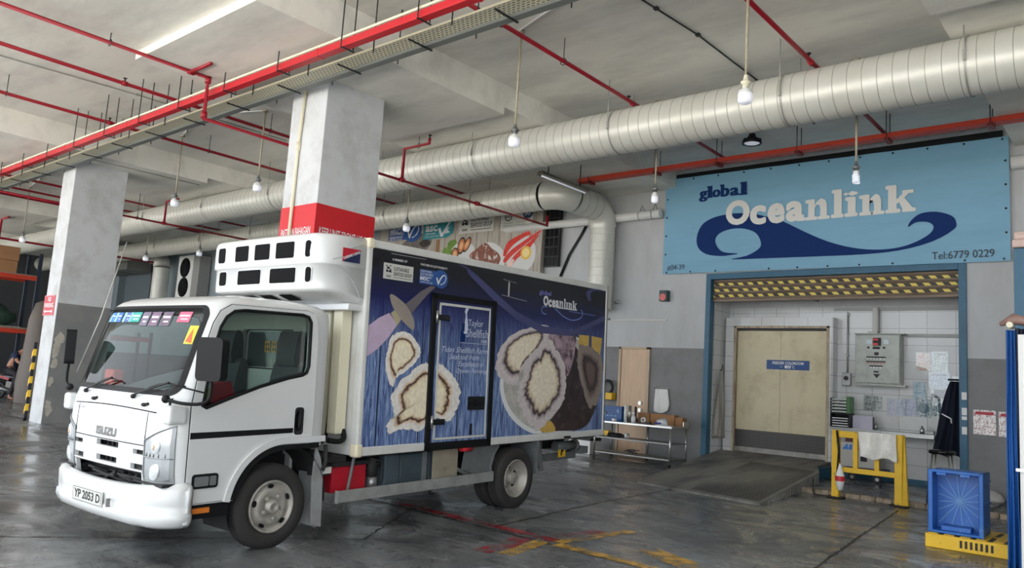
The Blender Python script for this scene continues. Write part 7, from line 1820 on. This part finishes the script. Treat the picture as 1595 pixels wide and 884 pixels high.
def shell_material(name, flesh, flesh2, ringc, rim, rim2, s0=0.50, s1=0.66, s2=0.80):
    """ring picture: u of the UV map is the radius fraction"""
    m = bpy.data.materials.new(name); m.use_nodes = True
    N = m.node_tree.nodes; L = m.node_tree.links; bb = N['Principled BSDF']; bb.inputs['Roughness'].default_value = 0.3
    at = N.new('ShaderNodeAttribute'); at.attribute_name = 'rad'
    tc = N.new('ShaderNodeTexCoord')
    n = N.new('ShaderNodeTexNoise'); n.inputs['Scale'].default_value = 4; n.inputs['Detail'].default_value = 8; n.inputs['Roughness'].default_value = 0.7; n.inputs['Distortion'].default_value = 0.5; L.new(tc.outputs['Object'], n.inputs['Vector'])
    mm = N.new('ShaderNodeMath'); mm.operation = 'MULTIPLY_ADD'; mm.inputs[1].default_value = 0.34; mm.inputs[2].default_value = -0.17; L.new(n.outputs[0], mm.inputs[0])
    ad = N.new('ShaderNodeMath'); ad.operation = 'ADD'; L.new(at.outputs['Fac'], ad.inputs[0]); L.new(mm.outputs[0], ad.inputs[1])
    r = N.new('ShaderNodeValToRGB'); L.new(ad.outputs[0], r.inputs[0]); e_ = r.color_ramp.elements
    e_[0].position = 0.0; e_[0].color = (*lin(flesh), 1); e_[1].position = 1.0; e_[1].color = (*lin(rim), 1)
    for p_, c_ in ((s0, flesh), (s0+0.09, flesh2), (s1, ringc), (s1+0.035, ringc), (s1+0.07, rim2), (s2+0.02, rim)):
        q = e_.new(p_); q.color = (*lin(c_), 1)
    n2 = N.new('ShaderNodeTexNoise'); n2.inputs['Scale'].default_value = 22; n2.inputs['Detail'].default_value = 6; L.new(tc.outputs['Object'], n2.inputs['Vector'])
    r2_ = N.new('ShaderNodeValToRGB'); L.new(n2.outputs[0], r2_.inputs[0]); r2_.color_ramp.elements[0].position = 0.35; r2_.color_ramp.elements[0].color = (0.80,0.78,0.76,1); r2_.color_ramp.elements[1].position = 0.6; r2_.color_ramp.elements[1].color = (1,1,1,1)
    x = N.new('ShaderNodeMix'); x.data_type = 'RGBA'; x.blend_type = 'MULTIPLY'; x.inputs['Factor'].default_value = 0.8; L.new(r.outputs[0], x.inputs['A']); L.new(r2_.outputs[0], x.inputs['B'])
    L.new(x.outputs['Result'], bb.inputs['Base Color'])
    return m
def shell(name, pts, m, d, parent, jag=0.02, cent=None, seed=1, clip=None):
    rnd = random.Random(seed); P = smooth_poly(pts, 6); n = len(P)
    cx, cy = cent if cent else (sum(p[0] for p in P)/n, sum(p[1] for p in P)/n)
    P = [(x+(x-cx)*rnd.uniform(-jag, jag)*2, y+(y-cy)*rnd.uniform(-jag, jag)*2) for x, y in P]
    K = 8; vs = []; rad = []; fs = []
    for j in range(K+1):
        t_ = j/K
        for x, y in P: vs.append((cx+(x-cx)*t_, cy+(y-cy)*t_)); rad.append(t_)
    for j in range(K):
        for k in range(n): k2 = (k+1) % n; fs.append((j*n+k, j*n+k2, (j+1)*n+k2, (j+1)*n+k))
    b = MB(m)
    if clip: vs = [clip(*q) for q in vs]
    for x, y in vs: b.v.append((x, 0.003-d, y))
    for f in fs: b.face(list(f), False)
    me = bpy.data.meshes.new(name); me.from_pydata(b.v, [], b.f); me.materials.append(m)
    a = me.attributes.new('rad', 'FLOAT', 'POINT'); a.data.foreach_set('value', rad)
    me.update(); o = bpy.data.objects.new(name, me); COL.objects.link(o); o.parent = parent
    return o
OYA = [(1.60,2.06),(1.72,2.01),(1.84,1.87),(1.79,1.76),(1.64,1.64),(1.49,1.56),(1.45,1.47),(1.38,1.55),(1.32,1.71),(1.35,1.87),(1.39,2.0),(1.49,2.05)]
OYB = [(1.99,1.74),(2.15,1.73),(2.28,1.67),(2.42,1.57),(2.51,1.43),(2.50,1.29),(2.44,1.17),(2.36,1.08),(2.12,1.12),(1.91,0.99),(1.64,1.02),(1.44,0.97),(1.40,1.08),(1.50,1.17),(1.44,1.32),(1.50,1.47),(1.70,1.62),(1.83,1.70)]
M_OY1 = shell_material('oyster_print', (250,240,212), (240,222,186), (86,50,40), (240,236,230), (222,196,164))
M_OY2 = shell_material('oyster_print_grey', (246,236,214), (222,204,176), (70,56,62), (216,208,208), (168,152,156))
M_OY3 = shell_material('closed_oyster_print', (110,92,88), (84,66,64), (62,50,52), (150,136,128), (96,80,78), 0.3, 0.5, 0.75)
b = MB(mat('plate_shadow_print', (190,188,184), 0.3)); PL = [(4.47+1.20*math.cos(a), 1.53+0.72*math.sin(a)) for a in [k*PI/32 for k in range(64)]]
PLc = [(min(max(x,3.2),5.725), max(y,0.86)) for x, y in PL]
b.m(mat('plate_white_print', (226,228,228), 0.3)); b.flat(PLc, GF, 0.001); b.m(mat('plate_inner_print', (176,174,168), 0.3, var=0.2, vscale=5, dirt=(220,216,206), dirt_amt=0.7, dscale=7)); b.flat([(min(x,5.70), max(y,0.87)) for x, y in [(4.47+1.13*math.cos(a), 1.55+0.68*math.sin(a)) for a in [k*PI/32 for k in range(64)]]], GF, 0.0015)
b.m(mat('dark_shell_wrap', (50,38,42), 0.3, var=0.6, vscale=5, dirt=(128,108,112), dirt_amt=0.8, dscale=7, dcut=(0.56,0.68))); b.flat(smooth_poly([(4.40,2.10),(4.75,2.12),(5.03,1.98),(5.25,1.60),(5.55,1.30),(5.45,1.05),(5.16,0.88),(4.45,0.88),(4.21,0.90),(4.67,1.27),(4.60,1.72)],4), GF, 0.002)
b.m(mat('mauve_shell_wrap', (168,146,156), 0.3, var=0.4, vscale=5, dirt=(76,52,60), dirt_amt=0.95, dscale=4, dcut=(0.46,0.58))); b.flat(smooth_poly([(4.25,2.22),(4.60,2.26),(4.94,2.24),(4.90,1.86),(4.75,1.62),(4.60,1.88),(4.42,2.02)],4), GF, 0.0025)
b.m(mat('lemon_wrap', (206,170,84), 0.3, var=0.15, vscale=8)); b.flat([(5.02,2.22),(5.30,2.22),(5.28,1.9),(5.04,1.9)], GF, 0.0022); b.flat([(5.36,2.22),(5.66,2.20),(5.60,1.85),(5.38,1.9)], GF, 0.0022); b.flat(smooth_poly([(4.22,0.98),(4.40,1.02),(4.52,0.88),(4.20,0.88)],3), GF, 0.0030)
b.build('plate_print', pic)
shell('oyster_print', [(3.21,1.91),(3.47,2.13),(3.94,2.27),(4.29,2.27),(4.14,2.0),(3.85,1.80),(3.67,1.65),(3.60,1.49),(3.38,1.54),(3.19,1.66)], M_OY2, 0.0028, pic, 0.02, (3.75,1.98), 3)
shell('oyster_print', [(4.27,2.14),(4.47,1.99),(4.68,1.77),(4.72,1.52),(4.69,1.27),(4.44,1.08),(4.17,0.92),(3.93,1.0),(3.72,1.18),(3.62,1.41),(3.72,1.57),(3.80,1.83),(4.05,1.99)], M_OY2, 0.0040, pic, 0.03, (4.22,1.55), 4)
shell('oyster_print', [(5.03,2.03),(5.22,2.08),(5.53,2.0),(5.68,1.86),(5.70,1.53),(5.57,1.25),(5.35,1.20),(5.17,1.46),(5.02,1.75)], M_OY3, 0.0035, pic, 0.03, None, 5)
shell('oyster_print', OYA, M_OY1, 0.0025, pic, 0.02, (1.56,1.82), 6)
shell('oyster_print', OYB, M_OY1, 0.0025, pic, 0.02, (1.95,1.36), 7, clip=lambda x, y: (min(x, 1.974), y))
b = MB(mat('knife_handle_print', (196,176,204), 0.3, var=0.06, vscale=4, dirt=(170,150,150), dirt_amt=0.5, dscale=5)); b.flat([(1.063,2.10),(1.20,2.19),(1.34,2.25),(1.46,2.13),(1.36,2.0),(1.20,1.86),(1.063,1.78)], GF, 0.003)
b.m(mat('brass_print', (196,184,150), 0.2, metal=0.3)); b.flat([(1.36,2.25),(1.45,2.31),(1.54,2.22),(1.46,2.12)], GF, 0.0032); b.m(mat('steel_print', (104,98,104), 0.25)); b.flat([(1.52,2.33),(1.80,2.53),(1.94,2.60),(2.03,2.60),(1.90,2.50),(1.66,2.26)], GF, 0.0034)
b.m(mat('guard_print', (150,140,132), 0.25, var=0.1, vscale=4)); b.flat(smooth_poly([(1.34,2.45),(1.41,2.44),(1.57,2.36),(1.67,2.26),(1.72,2.17),(1.71,2.09),(1.63,2.12),(1.51,2.2),(1.39,2.31),(1.34,2.4)],3), GF, 0.0038)
b.build('oyster_knife_print', pic)
b = MB(mat('swoosh_print', (66,70,116), 0.3)); b.flat([(2.37,2.905),(2.7,2.83),(3.1,2.64),(3.53,2.44),(4.12,2.29),(4.86,2.27),(5.725,2.55),(5.725,2.47),(4.86,2.19),(4.12,2.19),(3.53,2.34),(3.07,2.54),(2.59,2.80),(2.50,2.905)], GF, 0.0045)
b.flat(smooth_poly([(5.7,2.90),(5.48,2.90),(5.30,2.85),(5.31,2.74),(5.24,2.73),(5.17,2.84),(5.35,2.915),(5.70,2.915)],2), GF, 0.0045); b.build('swoosh_print', pic)
b = MB(); wwf_label(b, GF, 1.22, 1.66, 2.61, 2.78, 0.003, 0.3); msc_label(b, GF, 1.76, 2.20, 2.60, 2.79, 0.003, 0.33); b.m(M_PAPER); b.text('A MEMBER OF', GF, 1.34, 1.56, 2.815, 2.84, 0.003, 0.01); b.text('PARTNERS IN SUSTAINABILITY', GF, 1.77, 2.21, 2.815, 2.84, 0.003, 0.01)
b.flat([(1.32,2.885),(1.85,2.89),(1.85,2.893),(1.32,2.888)], GF, 0.003); b.build('certificate_print', pic)
b = MB(mat('global_print', (110,110,180), 0.3)); b.text('global', GF, 4.02, 4.30, 2.69, 2.77, 0.005, 0.04)
b.m(M_PAPER)
sw_ = 0.82/3.79
serif_word(b, GF, [(ch, 4.12+(a0-(-7.483))*sw_, 4.12+(a1-(-7.483))*sw_, 2.555+(z0-5.39)*sw_*1.15, 2.555+(z1-5.39)*sw_*1.15) for ch, a0, a1, z0, z1 in OL], 0.005, 0.07, sw_)
b.m(mat('wave_line_print', (120,150,220), 0.3))
for pts in (smooth_poly([(4.22,2.55),(4.12,2.55),(4.09,2.50),(4.12,2.46),(4.20,2.45)],4,False), smooth_poly([(4.39,2.545),(4.50,2.50),(4.59,2.46),(4.75,2.42),(4.90,2.42),(5.05,2.46),(5.10,2.53),(5.05,2.58)],4,False)):
    for (x0_, y0_), (x1_, y1_) in zip(pts[:-1], pts[1:]):
        d_ = Vector((x1_-x0_, y1_-y0_)); n_ = Vector((-d_.y, d_.x)).normalized()*0.006; b.flat([(x0_-n_.x,y0_-n_.y),(x1_-n_.x,y1_-n_.y),(x1_+n_.x,y1_+n_.y),(x0_+n_.x,y0_+n_.y)], GF, 0.005)
b.flat([(4.74,2.53),(5.44,2.52),(5.44,2.526),(4.74,2.536)], GF, 0.005)
b.build('oceanlink_print', pic)
# bolt plate scars
b = MB(M_LBL); b.flat([(3.22,2.62),(3.75,2.585),(3.75,2.59),(3.22,2.625)], GF, 0.005); b.flat([(3.35,2.80),(3.38,2.80),(3.38,2.62),(3.35,2.62)], GF, 0.005); b.flat([(3.24,2.82),(3.52,2.80),(3.52,2.804),(3.24,2.824)], GF, 0.005); b.build('fitting_marks', pic)
# side door of the box
b = MB(M_TRIMB); 
b.box(1.975,2.055,-0.022,0.012,0.76,2.53); b.box(3.035,3.118,-0.022,0.012,0.76,2.53); b.box(1.975,3.118,-0.022,0.012,2.46,2.53); b.box(1.975,3.118,-0.022,0.012,0.76,0.85)
fr_ = b.build('side_door_frame', truck, bevel=0.006)
b = MB(M_WRAP); b.box(2.055,3.035,-0.012,0.010,0.85,2.46); sd = b.build('side_door', truck)
b = MB(M_LBL); 
for x0_, x1_, y0_, y1_ in ((2.095,2.125,0.875,2.43),(2.985,3.01,0.875,2.43),(2.095,3.01,2.40,2.43),(2.095,3.01,0.875,0.90)): b.box(x0_,x1_,-0.018,-0.012,y0_,y1_)
b.build('white_edging', sd, bevel=0.003)
DF = frame((0,-0.0125,0),(1,0,0),(0,0,1))
o = shell('oyster_print', OYB, M_OY1, 0.0185, sd, 0.02, (1.95,1.36), 7, clip=lambda x, y: (max(x, 2.126), y))
b = MB(mat('printed_white', (206,214,232), 0.4)); b.text('Taylor', DF, 2.60, 2.88, 2.17, 2.27, 0.002, 0.0); b.text('Shellfish', DF, 2.57, 2.98, 2.06, 2.16, 0.002, 0.0); b.text('FARMS', DF, 2.85, 2.97, 2.00, 2.04, 0.002, 0.01); b.flat([(2.47,1.985),(2.97,1.985),(2.97,1.99),(2.47,1.99)], DF, 0.002)
for s_, x0_, x1_, z_ in (('Tides Shellfish Farm', 2.17, 2.98, 1.87), ('Seafood from', 2.30, 2.83, 1.79), ('Excellence in', 2.46, 2.92, 1.71), ('Oyster Farming.', 2.42, 2.99, 1.62)): b.text(s_, DF, x0_, x1_, z_, z_+0.065, 0.002, 0.0, 0.4)
b.flat(smooth_poly([(2.52,2.12),(2.55,2.30),(2.53,2.36),(2.57,2.42),(2.60,2.40),(2.57,2.33),(2.60,2.20),(2.585,2.10)],3), DF, 0.002); b.m(M_NAVY); b.flat([(2.47,2.0),(2.56,2.0),(2.56,2.12),(2.47,2.12)], DF, 0.0015); b.flat([(2.50,2.12),(2.54,2.12),(2.54,2.22),(2.50,2.22)], DF, 0.003)
b.build('taylor_lettering', sd, label='white farm lettering on the side door')
b = MB(M_BLK); b.prism(rpoly(2.66,2.96,1.20,1.36,0.015), DF, 0.0, 0.012); lt = b.build('latch', sd); b = MB(M_TRIMB); b.box(2.69,2.93,-0.034,-0.024,1.25,1.31); b.box(2.79,2.83,-0.042,-0.03,1.24,1.32); b.build('latch_lever', lt)
for w in (2.26, 1.08):
    b = MB(M_BLK); b.box(2.045,2.26,-0.034,-0.012,w-0.035,w+0.03); h_ = b.build('hinge', sd, bevel=0.005); b = MB(M_STEEL); b.cyl((2.045,-0.032,w-0.07),(2.045,-0.032,w+0.07),0.016,10); b.build('hinge_pin', h_)
b = MB(M_BLK); b.box(2.72,2.75,-0.02,-0.012,0.91,1.04); b.build('keeper', sd)

# ---------------- refrigeration unit over the cab
RU0, RU1, RV0, RV1 = 0.42, 1.0, 0.02, 2.03
b = MB(M_TW)
def runit(z):
    """outline (u, v) of the unit at height z"""
    if z >= 2.42: f = RU0
    else: f = RU0+(RU1-0.12-RU0)*((2.42-z)/0.12)**0.9*0.9
    r = 0.20
    P = [(RU1, RV0)]
    P += [(f+r*1.5*(1-math.sin(a)), RV0+r*(1-math.cos(a))) for a in [PI/2*k/8 for k in range(9)]]
    P += [(f-0.02*math.sin(PI*k/10), RV0+r+(RV1-RV0-2*r)*k/10) for k in range(1, 10)]
    P += [(f+r*1.5*(1-math.sin(a)), RV1-r*(1-math.cos(a))) for a in [PI/2*k/8 for k in range(8, -1, -1)]]
    P += [(RU1, RV1)]
    return P
LV = [(2.30,0),(2.335,0),(2.37,0),(2.40,0),(2.42,0),(2.44,0.002),(2.47,0.0),(2.665,0.0),(2.672,-0.018),(2.69,-0.020),(2.70,-0.020),(2.92,-0.018),(2.96,-0.008),(2.985,0.02),(2.995,0.06),(3.0,0.10)]
cu_ = RU1; n = len(runit(2.6))
for z, ins in LV:
    for u, v in runit(z):
        k = (RU1-u)/(RU1-RU0) if RU1 > u else 0
        b.v.append((u+ins*min(1, k*2), v+(ins if v < 0.6 else -ins if v > 1.4 else 0)*0.8*(1 if k > 0.05 else 0.3), z))
for i in range(len(LV)-1):
    for k in range(n-1): b.face([i*n+k, i*n+k+1, (i+1)*n+k+1, (i+1)*n+k], True)
b.face(list(range(n))[::-1], False); b.face([(len(LV)-1)*n+k for k in range(n)], False)
for i in range(len(LV)-1): b.face([i*n+n-1, i*n, (i+1)*n, (i+1)*n+n-1], False)
ru = b.build('refrigeration_unit', truck)
bm = bmesh.new(); bm.from_mesh(ru.data); bmesh.ops.recalc_face_normals(bm, faces=bm.faces); bm.to_mesh(ru.data); bm.free()
# openings on its front
M_GR = mat('unit_grille', (22, 22, 24), 0.8, spec=0.1)
def fgrille(v0, v1, w0, w1, r=0.02, off=0.022):
    b = MB(M_GR); P = dense(rpoly(v0, v1, w0, w1, r), 0.05); c = ((v0+v1)/2, (w0+w1)/2)
    def U(v):
        d = min(v-RV0, RV1-v); rr = 0.20; f = RU0-0.02*math.sin(PI*max(0,min(1,(v-RV0-rr)/(RV1-RV0-2*rr))))
        if d < rr: f = RU0+rr*1.5*(1-math.sqrt(max(0, 1-((rr-d)/rr)**2)))
        return f
    n_ = len(P); b.v += [(U(c[0])-off-0.001, c[0], c[1])] + [(U(v)-off, v, w) for v, w in P]
    for k in range(n_): b.face([0, 1+k, 1+(k+1) % n_], False)
    g = b.build('air_grille', ru); 
    t2_ = MB(M_TW); t2_.tube([(U(v)-off+0.002, v, w) for v, w in P], 0.006, 5, closed=True); t2_.build('grille_rim', g)
for v0, v1 in ((0.17,0.26),(0.42,0.73),(0.82,1.10),(1.20,1.47),(1.66,1.82)): fgrille(v0, v1, 2.735, 2.91, 0.035 if v1-v0 < 0.2 else 0.025)
for v0, v1 in ((0.17,0.26),(0.40,0.83),(0.98,1.42),(1.64,1.80)): fgrille(v0, v1, 2.485, 2.645, 0.035 if v1-v0 < 0.2 else 0.025, 0.004)
b = MB(M_GR)
for v in (0.62,0.97,1.30): b.add([(0.53,v,2.382),(0.53,v+0.22,2.382),(0.68,v+0.22,2.334),(0.68,v,2.334)], [(0,1,2,3)])
b.build('underside_vent', ru)
RF = frame((0,RV0-0.020,0),(1,0,0),(0,0,1))
b = MB(mat('brand_red', (190,30,50), 0.4)); b.flat([(0.66,2.72),(0.66,2.86),(0.89,2.86)], RF, 0.004); b.m(mat('brand_navy', (24,36,80), 0.4)); b.flat([(0.66,2.72),(0.89,2.86),(0.89,2.72)], RF, 0.004); b.m(M_PAPER)
_ang = math.atan2(0.10, 0.24); b.text('THERMO KING', RF @ Matrix.Translation((0.67,2.735,0)) @ Matrix.Rotation(_ang, 4, 'Z'), 0, 0.235, 0, 0.028, 0.006, 0.03)
b.build('brand_badge', ru)
b = MB(M_GALV)
for w in (2.42,2.65,2.88): b.sphere((0.975,RV0-0.002,w),0.010,8,6)
b.build('screw', ru)
b = MB(mat('moulding_grey', (196,198,198), 0.4)); b.tube(smooth_poly([(0.60,RV0+0.012,2.675),(0.72,RV0+0.001,2.63),(0.84,RV0+0.001,2.52),(0.92,RV0+0.001,2.40),(0.95,RV0,2.32)],4,False), 0.005, 6); b.tube(smooth_poly([(0.56,RV0+0.0,2.73),(0.68,RV0-0.015,2.78),(0.80,RV0-0.016,2.88),(0.93,RV0-0.016,2.93)],4,False), 0.004, 6); b.build('moulding_line', ru)
b = MB(M_TW); b.box(0.80,1.0,0.03,2.02,2.24,2.31); b.build('unit_base', truck, bevel=0.01)

# ------------------------------------------------------------------ each repeated piece is a part of its own
def split_pieces(o):
    me = o.data; n = len(me.vertices)
    par = list(range(n))
    def find(x):
        while par[x] != x: par[x] = par[par[x]]; x = par[x]
        return x
    for p in me.polygons:
        v = p.vertices; a = find(v[0])
        for q in v[1:]: par[find(q)] = a
    groups = {}
    for p in me.polygons: groups.setdefault(find(p.vertices[0]), []).append(p)
    if len(groups) < 2: return
    name = o.name.split('.')[0]
    for g in groups.values():
        idx = {}; vs = []; fs = []; mi = []; sm = []
        for p in g:
            f = []
            for v in p.vertices:
                if v not in idx: idx[v] = len(vs); vs.append(tuple(me.vertices[v].co))
                f.append(idx[v])
            fs.append(f); mi.append(p.material_index); sm.append(p.use_smooth)
        m2 = bpy.data.meshes.new(name); m2.from_pydata(vs, [], fs)
        for m in me.materials: m2.materials.append(m)
        m2.polygons.foreach_set('material_index', mi); m2.polygons.foreach_set('use_smooth', sm); m2.update()
        q = bpy.data.objects.new(name, m2); COL.objects.link(q); q.parent = o.parent; q.matrix_local = o.matrix_local.copy()
        for k in o.keys():
            if k in ('label',): q[k] = o[k]
        for md in o.modifiers:
            if md.type == 'BEVEL':
                b2 = q.modifiers.new('bevel', 'BEVEL'); b2.width = md.width; b2.segments = md.segments; b2.limit_method = 'ANGLE'; b2.angle_limit = md.angle_limit
    bpy.data.objects.remove(o, do_unlink=True)
SPLIT = ('cross_strut', 'support_bracket', 'fixing_bolt', 'deck_slat', 'tank_strap', 'mirror_base_cover', 'wheel_housing', 'runner', 'hinge_pin', 'wiper',
         'corner_casting', 'screw', 'hazard_tape', 'lock', 'mud_flap_edge', 'grille_bar', 'bumper_opening', 'step', 'conduit_cover', 'underside_vent', 'base_ribs',
         'grip_groove', 'ribbed_side', 'battery_box', 'fuel_tank', 'joint_collar', 'wheel_nut', 'hand_hole', 'meter', 'hanger_rod', 'rain_hood', 'stiffening_ribs', 'red_window', 'pipe_clip', 'bumper_bracket', 'refrigerant_hose', 'dash_papers')
for o in [x for x in bpy.data.objects if x.type == 'MESH' and x.parent and x.name.split('.')[0] in SPLIT]:
    if o.children: continue
    if o.name.split('.')[0] in ('wheel_nut',): continue
    split_pieces(o)
